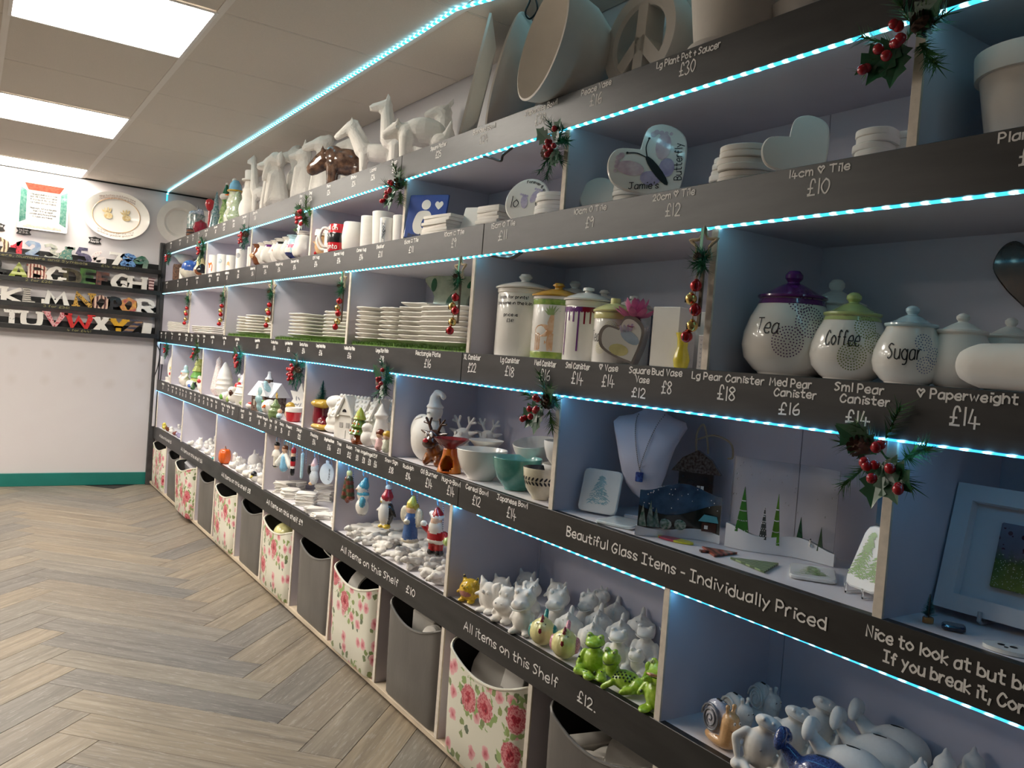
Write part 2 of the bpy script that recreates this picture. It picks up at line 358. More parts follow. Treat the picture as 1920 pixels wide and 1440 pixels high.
LBL = {(6, 9): 'bright square ceiling light panel nearest the camera above the floor', (6, 12): 'second bright square ceiling light panel, between the other two', (6, 15): 'bright ceiling light panel against the wall of letters'}
for o in list(C.objects):
    if '_k' in o:
        k = tuple(o['_k']); del o['_k']
        if k in LBL: o['label'] = LBL[k]
        else: o['label'] = f'square ceiling light panel out of view, row {("near", "middle", "far")[k[1]//3-3]}, {"added as fill beside the visible ones" if k[0] == 4 else "across the room"}'
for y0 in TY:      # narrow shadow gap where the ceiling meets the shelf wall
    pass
MB().box(-3.5, XW, YF-.006, YF-.001, ZC-.012, ZC-.001).build('shadow_gap_strip', dark_m, smooth=0, kind='structure')  # dark strip drawn as the shadow gap between ceiling and far wall
# ---------------------------------------------------------------- display shelving
sh = thing('display_shelving', 'long lilac display shelving with black chalkboard fascias and five lit tiers along the wall', 'shelving', (XF, (YF+YN)/2, 0))
P0 = Vector((XF, (YF+YN)/2, 0))
def spart(name, mb, m, parent=None, smooth=0, **k): return put(name, mb.mesh(name, m, smooth), parent or sh, (-P0 if parent is None else (0, 0, 0)), **k)
fascia = {}
for r in T:
    spart('shelf_board', MB().box(XF+.018, XB, YN, YF-.04, B[r], T[r]), [shelf_top if r > 2 else shelf_p])
    f = MB()
    y = YN; joints = {1: [2.7, 4.6], 2: [2.1, 4.4], 3: [2.17, 5.2], 4: [2.13, 4.55], 5: [1.0, 3.6]}[r]
    for a, b_ in zip([YN]+joints, joints+[YF-.035]): f.bbox(XF, XF+.0185, a+.0006, b_-.0006, B[r]-.002, T[r]+.001, .0018, n=1)
    fascia[r] = spart('fascia_board', f, chalk)
DIV = {2: [.782, 1.723, 2.655, 3.602, 4.534, 5.537], 3: [.24, 1.189, 2.144, 3.103, 4.075, 4.97, 5.911], 4: [-.18, .767, 1.67, 2.627, 3.537, 4.50, 5.448, 6.402], 5: [.30, 1.239, 2.169, 3.101, 4.045, 5.006, 5.92, 6.82]}
for r, L in DIV.items():
    for y in L:
        z0, z1 = T[r], B[r-1]
        spart('divider', MB().box(XF+.006, XB, y-.009, y+.009, z0, z1), shelf_p)
        spart('divider_edge', MB().bbox(XF+.001, XF+.0065, y-.0092, y+.0092, z0, z1, .001, n=1), edge_p)
CR = [.30, .765, 1.23, 1.694, 2.163, 2.627, 3.084, 3.554, 4.005, 4.474, 4.956, 5.416, 5.913, 6.376]
for y in CR:
    spart('base_divider', MB().box(XF+.006, XB, y-.009, y+.009, .03, B[5]), shelf_p)
    spart('divider_edge', MB().bbox(XF+.001, XF+.0065, y-.0092, y+.0092, .03, B[5], .001, n=1), edge_p)
spart('base_board', MB().bbox(XF+.001, XB, YN, YF-.03, .012, .030, .002), wood_m)
spart('plinth', MB().box(XF+.03, XB, YN, YF-.03, 0, .012), dark_m)
ys = sorted([YN, 1.19, 2.15, 4.0, 5.45, YF-.03])
for a, b_ in zip(ys, ys[1:]): spart('back_panel', MB().box(XB-.004, XB+.008, a+.001, b_-.001, .0, T[1]-.01), shelf_p)
spart('end_post', MB().bbox(XF-.03, XF+.02, YF-.034, YF-.004, 0, T[1]+.005, .003), mat('dark_grey_paint', (.06, .058, .06), .5, var=.2))
spart('end_panel', MB().box(XF+.02, XB, YF-.03, YF-.01, 0, T[1]-.001), shelf_p)
spart('trim_strip', MB().bbox(XF-.014, XF+.004, YF-.075, YF-.057, T[5], B[3], .002), shelf_top)
# ---------------------------------------------------------------- LED strips
def led_material(name, body, dot, pitch, k_=1.0):
    N = NT(name); v = N.obj(); s = N.n('SeparateXYZ', v)
    q = N.math('ABSOLUTE', N.math('SUBTRACT', N.math('FRACT', N.math('DIVIDE', s.outputs[1], pitch)), .5))
    k = N.n('MapRange', q, .0, .30, 1.0, 0.0); k.interpolation_type = 'SMOOTHSTEP'
    e = N.t.nodes.new('ShaderNodeEmission'); lk(N.t, N.mix(k.outputs[0], body, dot), e.inputs[0])
    lk(N.t, N.math('MULTIPLY', N.math('ADD', .35, N.math('MULTIPLY', k.outputs[0], 1.3)), LED_S*k_), e.inputs[1])
    lk(N.t, e.outputs[0], N.t.nodes['Material Output'].inputs[0]); return N.m
ledm_hi = led_material('led_cool_white', (.05, .50, .80), (.45, .93, 1.0), .0333)
ledm_lo = led_material('led_ice_blue', (.03, .33, .80), (.20, .66, 1.0), .0333, 1.6)
def led(name, label, pts, m, wd=.010, th=.0035, up=(0, 0, 1)):
    mb = MB(); rings = []; P = [Vector(p) for p in pts]
    for i, p in enumerate(P):
        d = (P[min(i+1, len(P)-1)]-P[max(i-1, 0)]).normalized(); u = d.cross(Vector(up)).normalized(); v = u.cross(d)
        rings.append([p+u*a+v*b_ for a, b_ in ((-wd/2, 0), (wd/2, 0), (wd/2, -th*.7), (wd*.3, -th), (-wd*.3, -th), (-wd/2, -th*.7))])
    mb.loft(rings); return mb.build(name, m, smooth=0, label=label, cat='led strip')
def run(z, x, sag, y0=YN, y1=6.88, seed=0):
    rnd = random.Random(seed); P = []; y = y0
    while y < y1: P.append((x, y, z-abs(rnd.gauss(0, sag)))); y += .22
    return P+[(x, y1, z)]
def ledrun(r, label, m, x, sag, th, gaps=()):
    cuts = [YN]+[c for g_ in gaps for c in g_]+[6.88]
    for i in range(0, len(cuts), 2):
        o = led('led_strip', label if i == 0 else label.replace('LED strip', 'LED strip length')+f' past {("one", "two", "three")[i//2-1]} dark gap', run(B[r]-.0022, x, sag, cuts[i], cuts[i+1], r*9+i), m, .010, th)
ledrun(1, 'glowing cool white LED strip under the top chalkboard fascia', ledm_hi, XF+.004, .0006, .004)
ledrun(2, 'glowing cool white LED strip under the second chalkboard fascia', ledm_hi, XF+.004, .0008, .004)
ledrun(3, 'glowing blue LED strip under the third chalkboard fascia', ledm_lo, XF-.0008, .0006, .0032)
ledrun(4, 'glowing blue LED strip under the fourth chalkboard fascia', ledm_lo, XF+.0068, .0013, .0028, [(2.02, 2.12), (3.75, 4.1)])
cz = ZC-.007
led('led_strip', 'glowing LED strip along the ceiling ending in a loose black connector', [(1.243, 6.93, T[1]+.2), (1.243, 6.93, ZC-.05), (1.243, 6.90, cz)], ledm_hi, .011, .005, up=(0, 1, 0)) if 0 else None
led('led_strip', 'glowing LED strip stuck along the ceiling above the top shelf', [(1.245, 6.93, cz-.07), (1.245, 6.925, cz-.02), (1.245, 6.88, cz-.001)]+[(1.242, 6.8-.3*k, cz) for k in range(15)]+[(1.237, 2.36, cz), (1.28, 2.20, cz-.003), (1.315, 2.09, cz-.004)], ledm_hi, .011, .005)
led('led_strip', 'short glowing LED strip on the ceiling past the loose connector', [(1.335, 2.06, cz), (1.40, 1.8, cz), (1.42, 1.2, cz)], ledm_hi, .011, .005)
def wire(label, pts, r=.0028, m=None):
    return MB().tube(smoothline(pts, 5), r, 6).build('connector_cable', m or wire_m, label=label, cat='cable')
wire('black LED connector cable looped below the ceiling strip', [(1.315, 2.09, cz-.004), (1.33, 2.07, cz-.03), (1.322, 2.078, cz-.07), (1.332, 2.066, cz-.09), (1.345, 2.05, cz-.065), (1.338, 2.055, cz-.03), (1.335, 2.06, cz-.002)])
wire('black LED connector cable hanging under the top fascia', [(XF+.004, 2.14, B[1]-.006), (XF+.004, 2.09, B[1]-.02), (XF+.004, 2.04, B[1]-.035), (XF+.004, 2.03, B[1]-.02), (XF+.004, 1.98, B[1]-.006)], .004)
wire('black LED connector cable bunched under the second fascia', [(XF+.006, 2.05, B[2]-.006), (XF+.01, 2.0, B[2]-.014), (XF+.01, 1.95, B[2]-.017), (XF+.006, 1.90, B[2]-.006)], .006)
wire('black power cable running down the end post by the letters', [(XF-.012, 6.89, T[1]-.01), (XF-.016, 6.91, 1.75), (XF-.02, 6.90, 1.5), (XF-.02, 6.88, 1.3), (XF-.03, 6.87, 1.13), (XF+.0, 6.85, 1.05), (XF-.01, 6.84, .93), (XF-.026, 6.87, .85)], .004)
t = thing('led_power_box', 'small white LED control box on the far shelf end', 'power adapter', (XF+.02, 6.83, .985), 0)
MB().bbox(-.012, .012, -.022, .022, -.03, .03, .004).build('box', shelf_top, t); MB().tube([(0, 0, -.03), (0, .01, -.08), (-.005, .0, -.155)], .004).build('lead', wire_m, t)
# ---------------------------------------------------------------- handwriting: single-stroke pen letters
# each point is two characters: x 0-9, y 0-c (3 = baseline, 9 = small-letter height, c = capitals); '!' keeps corners sharp
FONT = {'A': '!034c83 !1676', 'B': '!0c03 0c4c6a4808 0857654303', 'C': '7a4c19062453 !4253' if 0 else '7a4c1906235375', 'D': '!0c03 0c5b786403', 'E': '!6c0c0363 !0858', 'F': '!6c0c03 !0858',
 'G': '7b4c190623537647 !4777', 'H': '!0c03 !6c63 !0868', 'I': '!0c6c !3c33 !0363', 'J': '!1c8c 5c553304', 'K': '!0c03 !6c0763', 'L': '!0c0353', 'M': '!031c467c93', 'N': '!030c636c', 'O': '3c0906336376793c' if 0 else '3c090633666a3c',
 'P': '!0c03 0c4c694707', 'Q': '3c090633666a3c !4573', 'R': '!0c03 0c4c694707 !3763', 'S': '6b3c0a385644 13' if 0 else '6b3c0a3856441304', 'T': '!0c8c !4c43', 'U': '0c0533656c', 'V': '!0c336c', 'W': '!0c234a739c', 'X': '!0c63 !6c03', 'Y': '!0c37 !6c37 !3733', 'Z': '!0c6c0363',
 'a': '6849180513436 5' if 0 else '68491805134365 !6963', 'b': '!0c03 073967643304', 'c': '6839070 5' if 0 else '68390705235364', 'd': '673907052353 65' if 0 else '67390705235365 !6c63', 'e': '06665939180605235364', 'f': '5b4c3c2a23 !0848', 'g': '67390705235366 69624 0' if 0 else '67390705235366 69624010', 'h': '!0c03 0629496763', 'i': '!1813 !1b1b', 'j': '282200 !2b2b', 'k': '!0c03 !590653', 'l': '!1c13',
 'm': '!0903 0629495753 5769899793', 'n': '!0903 0629496763', 'o': '3907053365673 9' if 0 else '39070533656739', 'p': '!0900 073967653305', 'q': '!6960 67390705335565', 'r': '!0903 062949', 's': '5829072645542304', 't': '!2c24 243353 !0959', 'u': '0904234365 !6963', 'v': '!093369', 'w': '!0923486389', 'x': '!0963 !6903', 'y': '!0935 !6910', 'z': '!09690363',
 '0': '3c090633666a3c', '1': '!1c13', '2': '0a2c5b5803 !0363', '3': '0b3c5a38 3866542304', '4': '!2c0575 !4842', '5': '!5c1c08 0848654304', '6': '4c19052354573706', '7': '!0c5c23', '8': '380a3c6a380533 6538' if 0 else '380a3c6a3805336538', '9': '693c09286a !6a53', '£': '6a5c3c292403 !0363 !0747',
 '♡': '44180a2c4a6c8a6844', '□': '!040b7b7404', '-': '!0747', '+': '!2a24 !0747', '.': '!0313', ',': '!1400', '!': '!1c16 !1413', '#': '!2c13 !5c43 !0969 !0666', '&': '6338071a3c4a0905235376', "'": '!1c1a', '?': '0a2c5b5926 !2423'}
def strokes(txt, ch, xs=.75, track=2.0):
    """pen strokes for txt, capital height ch, starting at (0,0); returns strokes and the width"""
    k = ch/9; x = 0; out = []
    for c in txt:
        if c == ' ': x += 4; continue
        mx = 0
        for s in FONT.get(c, '').split():
            sharp = s[0] == '!'; s = s.lstrip('!'); P = [(int(s[i]), int(s[i+1], 16)-3) for i in range(0, len(s)-1, 2)]
            mx = max(mx, max(p[0] for p in P)); Q = [Vector((x+p[0], p[1], 0)) for p in P]
            out.append(Q if sharp else smoothline(Q, 3))
        x += mx+track+.6
    return [[(p.x*k*xs, p.y*k) for p in s] for s in out], x*k*xs
def write(name, txt, o, u, v, ch, wd, m, parent=None, width=None, align='c', slope=0, seed=0):
    """writing on a surface: o anchor on the baseline, u along the text, v up"""
    S, W0 = strokes(txt, ch); f = width/W0 if width else 1; rnd = random.Random(seed+len(txt)); mb = MB(); W1 = W0*f
    dx = {'c': -W1/2, 'l': 0, 'r': -W1}[align]
    nrm = Vector(u).cross(Vector(v)).normalized()
    for i, s in enumerate(S):
        j = rnd.uniform(-.06, .06)*ch
        mb.ribbon([((p[0]*f+dx), p[1]+j+slope*(p[0]*f)) for p in s], wd, Vector(o)+nrm*(i*2.5e-5), u, v)
    return put(name, mb.mesh(name, m, 0), parent)
LU, LV = Vector((0, -1, 0)), Vector((0, 0, 1))
XT = XF-.0006
def fas(r): return fascia[r]
def place_on_fascia(o): o.location = -P0; return o
LABELS = [
    (1, 6.679, "Plate", "£7"), (1, 6.358, "Basket", "£6"), (1, 6.114, "Tree", "£8"), (1, 5.949, "Tree", "£9"), (1, 5.777, "Jar", "£7"), (1, 5.572, "Snow Jar", "£18"), (1, 5.33, "Snowman", "£8"), (1, 5.127, "Santa", "£12"), (1, 4.912, "Snow", "£12"), (1, 4.691, "Snowman", "£16"), (1, 4.487, "Giraffe", "£16"), (1, 3.758, "Fox", "£24"), (1, 3.629, "Dog", "£24"), (1, 3.406, "Pony", "£24"), (1, 3.133, "Rhino", "£24"), (1, 2.946, "Llama", "£24"), (1, 2.76, "Bear", "£24"), (1, 2.425, "Square Platter", "£25"), (1, 2.14, "Banded Bowl", "£24"), (1, 1.85, "Japanese Bowl", "£30"), (1, 1.615, "Peace Vase", "£16"), (1, 1.308, "Lg Plant Pot + Saucer", "£30"),
    (2, 6.742, "Pen Pot", "£5"), (2, 6.338, "Pot", "£5"), (2, 6.042, "Bank", "£6"), (2, 5.739, "Cow Bank", "£4"), (2, 5.393, "Latte Mug", "£14"), (2, 5.195, "Handle Mug", "£12"), (2, 4.985, "Small Baby Mug", "£8"), (2, 4.744, "Mug", "£12"), (2, 4.463, "Reindeer Mug", "£14"), (2, 4.236, "Santa Mug", "£14"), (2, 4.012, "Penguin Mug", "£14"), (2, 3.783, "Snowman Mug", "£14"), (2, 3.501, "Elf Mug", "£14"), (2, 3.235, "Barrel Mug", "£14"), (2, 3.004, "Cone Mug", "£14"), (2, 2.827, "Beaker", "£11"), (2, 2.574, "15cm □ Tile", "£11"), (2, 2.276, "10cm □ Tile", "£9"), (2, 1.993, "15cm O Tile", "£11"), (2, 1.601, "10cm O Tile", "£9"), (2, 1.315, "20cm ♡ Tile", "£12"), (2, 0.951, "14cm ♡ Tile", "£10"), (2, 0.591, "Plant Pot", "£10"),
    (3, 6.823, "Spoon", "£5"), (3, 6.658, "Dish", "£4"), (3, 6.424, "Plate", "£7"), (3, 6.168, "Coupe Plate", "£8"), (3, 5.947, "Tea Plate", "£12"), (3, 5.785, "Plate", "£10"), (3, 5.602, "Plate", "£5"), (3, 5.442, "Plate", "£5"), (3, 5.224, "Round Plate", "£6"), (3, 4.946, "Tray Plate", "£4"), (3, 4.672, "Lge Tray Plate", "£8"), (3, 4.287, "Cupcake Plate", "£18"), (3, 4.002, "Scallop Plate", "£14"), (3, 3.786, "Lge Scallop Plate", "£16"), (3, 3.581, "Santa Plate", "£14"), (3, 3.368, "Large Santa Plate", "£16"), (3, 3.052, "Medium Star Plate", "£16"), (3, 2.747, "Large Star Plate", "£18"), (3, 2.391, "Rectangle Plate", "£16"), (3, 2.108, "XL Canister", "£22"), (3, 1.904, "Lg Canister", "£18"), (3, 1.737, "Med Canister", "£16"), (3, 1.6, "Sml Canister", "£14"), (3, 1.483, "♡ Vase", "£14"), (3, 1.376, "Square Vase", "£12"), (3, 1.29, "Bud Vase", "£8"), (3, 1.123, "Lg Pear Canister", "£18"), (3, 0.972, "Med Pear Canister", "£16"), (3, 0.833, "Sml Pear Canister", "£14"), (3, 0.656, "♡ Paperweight", "£14"), (3, .41, "Large Shell", "£8"),
    (4, 6.635, "Hanging Sign", "£6"), (4, 6.438, "Tree", "£5"), (4, 6.286, "Snowman", "£5"), (4, 6.158, "Bear", "£6"), (4, 6.034, "Pot", "£8"), (4, 5.948, "Tree", "£6"), (4, 5.849, "Mug", "£5"), (4, 5.706, "Gnome", "£8"), (4, 5.584, "Jar", "£6"), (4, 5.466, "Owl", "£6"), (4, 5.345, "Cat", "£5"), (4, 5.242, "Dog", "£6"), (4, 5.142, "Santa", "£6"), (4, 5.033, "Boot", "£6"), (4, 4.873, "Gonk Mug", "£12"), (4, 4.767, "Mug Hug", "£7"), (4, 4.665, "Teapot", "£7"), (4, 4.473, "Church", "£26"), (4, 4.323, "Sack", "£5"), (4, 4.164, "Snowman", "£4"), (4, 4.065, "Penguin", "£9"), (4, 3.979, "Tree", "£9"), (4, 3.895, "Elf", "£9"), (4, 3.807, "Santa", "£4"), (4, 3.7, "Present", "£7"), (4, 3.561, "Sleigh", "£22"), (4, 3.371, "Stocking", "£14"), (4, 3.197, "Gingerbread House", "£16"), (4, 3.088, "Tree", "£11"), (4, 2.983, "Robin", "£12"), (4, 2.905, "Tree", "£8"), (4, 2.844, "Angel", "£8"), (4, 2.79, "Angel", "£8"), (4, 2.738, "Elf", "£6"), (4, 2.603, "Snow Sign", "£18"), (4, 2.47, "Rudolph", "£14"), (4, 2.321, "Oil Burner", "£14"), (4, 2.178, "Hug-a-Bowl", "£14"), (4, 2.025, "Cereal Bowl", "£12"), (4, 1.84, "Japanese Bowl", "£14"),
]
for i, (r, y, nm, pr) in enumerate(LABELS):
    words = nm.split(); big = y < 2.4; ch = .0135 if big else .012; rnd = random.Random(i)
    two = r == 3 and nm in ('Square Vase', 'Med Pear Canister', 'Sml Pear Canister')
    z = T[r]-.018-(0 if big else .002)
    if two: lines = [' '.join(words[:-1]), words[-1]]
    else: lines = [nm]
    for j, ln in enumerate(lines):
        wdt = min(len(ln)*.0118, .5); ww = min(wdt, {3: .2}.get(r, .19))
        if r == 3 and 1.25 < y < 2.2: ww = min(ww, .098)
        if not big: ww = min(ww, .085 if y > 4.2 else .11)
        o = write('item_lettering', ln, (XT, y-(.012 if j else 0), z-j*.019), LU, LV, ch, .0029, chalkpen, fas(r), ww, slope=rnd.uniform(-.02, .02), seed=i); place_on_fascia(o) if 0 else None
    zp = z-.019*(len(lines)-1)-.033+(.004 if two else 0); ph = .026 if (big and not two) else .020
    if r == 1: zp += .002
    write('price_lettering', pr, (XT, y-.004, zp-(.004 if big else 0)), LU, LV, ph, .0031, chalkpen, fas(r), len(pr)*(.0165 if big else .013), slope=rnd.uniform(-.03, .03), seed=i)
def sentence(r, txt, y0, y1, z, ch, wd=.0036): write('shelf_lettering', txt, (XT, y0, z), LU, LV, ch, wd, chalkpen, fas(r), y0-y1, 'l')
sentence(4, 'Beautiful Glass Items - Individually Priced', 1.592, .850, .783, .021, .0036)
sentence(4, 'Nice to look at but be careful', .781, .43, .797, .018, .0034)
sentence(4, 'If you break it, Consider it sold', .748, .40, .766, .018, .0034)
sentence(5, 'All items on this shelf £5', 6.65, 6.20, .415, .019); sentence(5, 'All items on this shelf £6', 5.89, 5.27, .413, .021)
sentence(5, 'All items on this shelf £8', 4.81, 4.22, .411, .022); sentence(5, 'All items on this shelf £9', 3.955, 3.43, .414, .022)
sentence(5, 'All items on this Shelf    £10', 2.995, 2.35, .410, .023); sentence(5, 'All items on this Shelf      £12.', 2.04, 1.425, .407, .024)
for o in list(C.objects):      # lettering was laid out in room coordinates: bring it under its fascia
    if o.name.split('.')[0] in ('item_lettering', 'price_lettering', 'shelf_lettering'): o.location = (0, 0, 0)
# ---------------------------------------------------------------- letter ledges on the far wall
LED_Z = [1.648, 1.487, 1.313, 1.153]
led_txt = ['Letters, Numbers and Symbols       £14 each!', '2 for £26!', '3 for £36!', '4 for £44!']
led_txt_x = [(.08, 1.0), (.33, .50), (.45, .62), (.61, .77)]
chalk_y = mat('yellow_chalk_pen', (.32, .29, .12), .8)
ORD = ['top', 'second', 'third', 'lowest']
for i, z in enumerate(LED_Z):
    t = thing('letter_ledge', f'{ORD[i]} of four black picture ledges holding letters on the far wall', 'ledge', (.2, YF, z))
    MB().bbox(-2.2, 1.03, -.090, 0, 0, .012, .002).build('ledge_board', chalk, t); f_ = MB().bbox(-2.2, 1.03, -.098, -.090, -.004, .030, .002).build('front_lip', chalk, t); MB().bbox(-2.2, 1.03, -.012, 0, .012, .075, .002).build('back_rail', chalk, t)
    for j, tx in enumerate([led_txt[i]]):
        a, b_ = led_txt_x[i]; write('offer_lettering', tx, (a-.2, -.0986, .006), (1, 0, 0), LV, .015, .0022, chalk_y, f_, b_-a, 'l')
# slab letters: thick strokes with serif bars
SLAB = {'0': 'O', '1': '!2a4c44', }
def slab(ch, H, wdt, t, dep, m, name, label, x, z, rz=0):
    S, W0 = strokes(ch, H-t, 1.0); W0 = max(max(p[0] for s in S for p in s), 1e-3); f = (wdt-t)/W0; mb = MB(); dep0 = dep
    def bar(a, b_, w2):
        a, b_ = Vector((a[0], 0, a[1])), Vector((b_[0], 0, b_[1])); d = (b_-a).normalized() if (b_-a).length > 1e-6 else Vector((1, 0, 0)); nn = Vector((-d.z, 0, d.x))*w2/2
        q = [a+nn, a-nn, b_-nn, b_+nn]; mb.add([p+Vector((0, dy, 0)) for dy in (-dep0-.0016, 0) for p in q], [(0, 1, 2, 3), (7, 6, 5, 4), (0, 4, 5, 1), (1, 5, 6, 2), (2, 6, 7, 3), (3, 7, 4, 0)])
    for si, s in enumerate(S):
        dep = dep0+.0005*si; P = [(p[0]*f+t/2-wdt/2, p[1]+t/2) for p in s]; closed = math.dist(P[0], P[-1]) < 1e-4
        V = []; n = len(P); k = len(mb.v)
        for i_, p in enumerate(P):
            a = P[i_-1] if i_ else (P[-2] if closed else p); b_ = P[i_+1] if i_ < n-1 else (P[1] if closed else p)
            d = Vector((b_[0]-a[0], 0, b_[1]-a[1])).normalized(); nn = Vector((-d.z, 0, d.x))
            c0 = (Vector((b_[0]-p[0], 0, b_[1]-p[1])).normalized() if b_ != p else d); cs = max(.55, abs(c0.dot(d))); w2 = t*(.62 if abs(d.x) > .8 else 1.0)/2/cs
            V += [Vector((p[0], 0, p[1]))+nn*w2, Vector((p[0], 0, p[1]))-nn*w2]
        A = V+[v_+Vector((0, -dep, 0)) for v_ in V]; o2 = 2*n; F = []
        for i_ in range(n-1):
            a, b_, c_, d_ = 2*i_, 2*i_+1, 2*i_+3, 2*i_+2; F += [(a, d_, c_, b_), (o2+a, o2+b_, o2+c_, o2+d_), (a, o2+a, o2+d_, d_), (b_, c_, o2+c_, o2+b_)]
        F += [(0, 1, o2+1, o2), (2*n-2, o2+2*n-2, o2+2*n-1, 2*n-1)]; mb.add(A, F)
        if not closed:
            for e, q in ((P[0], P[1]), (P[-1], P[-2])):
                dd = Vector((e[0]-q[0], e[1]-q[1], 0)).normalized()
                if abs(dd.y) > .55 and ch not in '23579068#': zz = e[1]; bar((e[0]-t*.74, zz), (e[0]+t*.74, zz), t*.42)
    mn = min(p[2] for p in mb.v); mb.v = [(p[0], p[1], p[2]-mn) for p in mb.v]
    return mb.build(name, m, loc=(x, YF-.045, z), smooth=30, label=label, cat='letter', group='painted letters on the far wall')
def stripes(name, c1, c2, sc_, ax=0):
    N = NT(name); s = N.n('SeparateXYZ', N.obj()); nz_ = N.n('TexNoise', N.obj(), None, 30.0)
    f = N.math('GREATER_THAN', N.math('SINE', N.math('MULTIPLY', N.math('ADD', s.outputs[ax], N.math('MULTIPLY', nz_.outputs[0], .012)), sc_)), .1); return N.col(N.mix(f, c1, c2), .3)
def spots(name, c1, c2, sc_, th=.3):
    N = NT(name); n_ = N.n('TexVoronoi', N.obj(), None, sc_); return N.col(N.mix(N.math('LESS_THAN', n_.outputs[0], th), c1, c2), .3)
tan = (.62, .42, .22)
LM = {'0': stripes('brown_zebra_glaze', (.75, .58, .38), (.12, .06, .03), 260), '1': spots('red_speckle_glaze', (.6, .03, .05), (.2, .0, .02), 70), '2': gl('glaze_marble_blue', (.35, .42, .5), col2=(.16, .24, .42), vs=25), '3': gl('glaze_map', (.62, .6, .5), col2=(.3, .33, .3), vs=40), '4': spots('green_mosaic_glaze', (.10, .22, .18), (.55, .45, .3), 90, .35), '5': gl('glaze_violet_grey', (.17, .15, .24), col2=(.07, .07, .12), vs=60), '6': spots('white_red_dot_glaze', (.85, .78, .76), (.5, .05, .1), 90, .22), '7': glaze, '8': spots('blue_bubble_glaze', (.16, .34, .62), (.05, .10, .32), 70, .35), '9': gl('glaze_dark_green', (.03, .13, .08), col2=(.3, .38, .3), vs=12),
 'A': stripes('green_snake_glaze', (.28, .34, .05), (.62, .66, .30), 160, 2), 'B': stripes('brown_candy_stripe_glaze', (.82, .66, .54), (.28, .06, .04), 300), 'C': bisque, 'D': gl('glaze_dark_olive', (.05, .045, .03), col2=(.12, .10, .06)), 'E': gl('glaze_jungle', (.03, .06, .03), col2=(.12, .26, .06), vs=14), 'F': gl('glaze_night_fruit', (.03, .03, .035), col2=(.22, .08, .05), vs=30), 'G': bisque, 'H': bisque, 'I': stripes('pink_brown_stripe_glaze', (.8, .62, .58), (.18, .05, .06), 280, 2),
 'J': G['black'], 'K': bisque, 'L': stripes('grey_brick_glaze', (.60, .56, .5), (.12, .11, .1), 420, 2), 'M': spots('cow_patch_glaze', (.8, .78, .74), (.03, .03, .03), 28, .28), 'N': spots('leopard_glaze', (.55, .32, .06), (.03, .02, .01), 75, .33), 'O': stripes('brown_zebra_stripe_glaze', (.72, .5, .38), (.10, .04, .04), 240), 'P': G['black'], 'Q': gl('glaze_flame', (.75, .42, .08), col2=(.45, .08, .1), vs=22), 'R': spots('white_pale_print_glaze', (.84, .81, .77), (.55, .45, .5), 90, .18), 'S': gl('glaze_mustard', (.62, .5, .14)), 'T': spots('white_black_dot_glaze', (.84, .81, .76), (.04, .04, .05), 80, .2), 'U': bisque, 'V': spots('pink_red_print_glaze', (.72, .40, .40), (.5, .02, .05), 90, .4), 'W': spots('red_gold_glaze', (.62, .03, .03), (.65, .42, .08), 60, .16), 'X': bisque, 'Y': spots('orange_black_fleck_glaze', (.72, .40, .03), (.12, .05, .0), 80, .16), 'Z': stripes('rainbow_black_glaze', (.05, .05, .09), (.35, .2, .1), 200, 2), '#': bisque, '&': spots('black_white_print_glaze', (.04, .04, .04), (.6, .6, .6), 60, .25)}
COLN = {'0': 'brown zebra striped', '1': 'red speckled', '2': 'marbled blue', '3': 'pale map patterned', '4': 'green mosaic', '5': 'violet grey', '6': 'white red-dotted', '7': 'glossy white', '8': 'blue bubbled', '9': 'dark green', 'A': 'green snakeskin', 'B': 'brown candy-striped', 'C': 'plain white', 'D': 'dark olive', 'E': 'jungle green', 'F': 'dark fruit patterned', 'G': 'plain white', 'H': 'plain white', 'I': 'pink and brown striped', 'K': 'plain white', 'L': 'grey brick patterned', 'M': 'black and white cow patterned', 'N': 'leopard spotted', 'O': 'brown zebra striped', 'P': 'black piano patterned', 'Q': 'flame coloured', 'R': 'white printed', 'S': 'mustard yellow', 'T': 'white black-dotted', 'U': 'plain white', 'V': 'pink print', 'W': 'red and gold', 'X': 'white', 'Y': 'orange flecked', 'Z': 'black rainbow', '#': 'plain white', '&': 'black and white', 'J': 'black'}
def pxx(px): return .156+px*.0035     # spacing measured along the far wall
ROWS = [[('0', .165, .10), ('1', .275, .075), ('2', .365, .105), ('3', .475, .105), ('4', .575, .115), ('5', .69, .105), ('6', .79, .10), ('7', .905, .11), ('8', .992, .10), ('9', 1.085, .10)],
 [('&', .16, .08), ('A', .285, .12), ('B', .40, .115), ('C', .515, .12), ('D', .625, .115), ('E', .735, .115), ('F', .835, .10), ('G', .945, .12), ('H', 1.065, .13), ('I', 1.155, .055)],
 [('K', .255, .13), ('L', .37, .085), ('M', .535, .16), ('N', .71, .13), ('O', .825, .115), ('P', .92, .09), ('Q', 1.02, .12), ('R', 1.135, .125)],
 [('S', .145, .09), ('T', .26, .13), ('U', .385, .13), ('V', .53, .14), ('W', .69, .18), ('X', .835, .10), ('Y', .955, .12), ('Z', 1.055, .12), ('#', 1.155, .085)]]
for i, row in enumerate(ROWS):
    for ch, x, wd in row:
        c_ = ch if ch != '1' else '1'
        FONT['1'] = '!083c33 !1353'; FONT['I'] = '!3c33'; FONT['4'] = '!6c0575 !5c53'
        kind = 'number' if ch.isdigit() else 'symbol' if ch in '#&' else 'letter'
        nm = {'#': 'hash', '&': 'ampersand'}.get(ch, ch)
        slab(ch, .132, wd*1.06, .036, .028, LM[ch], 'ceramic_'+kind, f'{COLN[ch]} ceramic {kind} {nm} on the {ORD[i]} black ledge', x, LED_Z[i]+.0125)
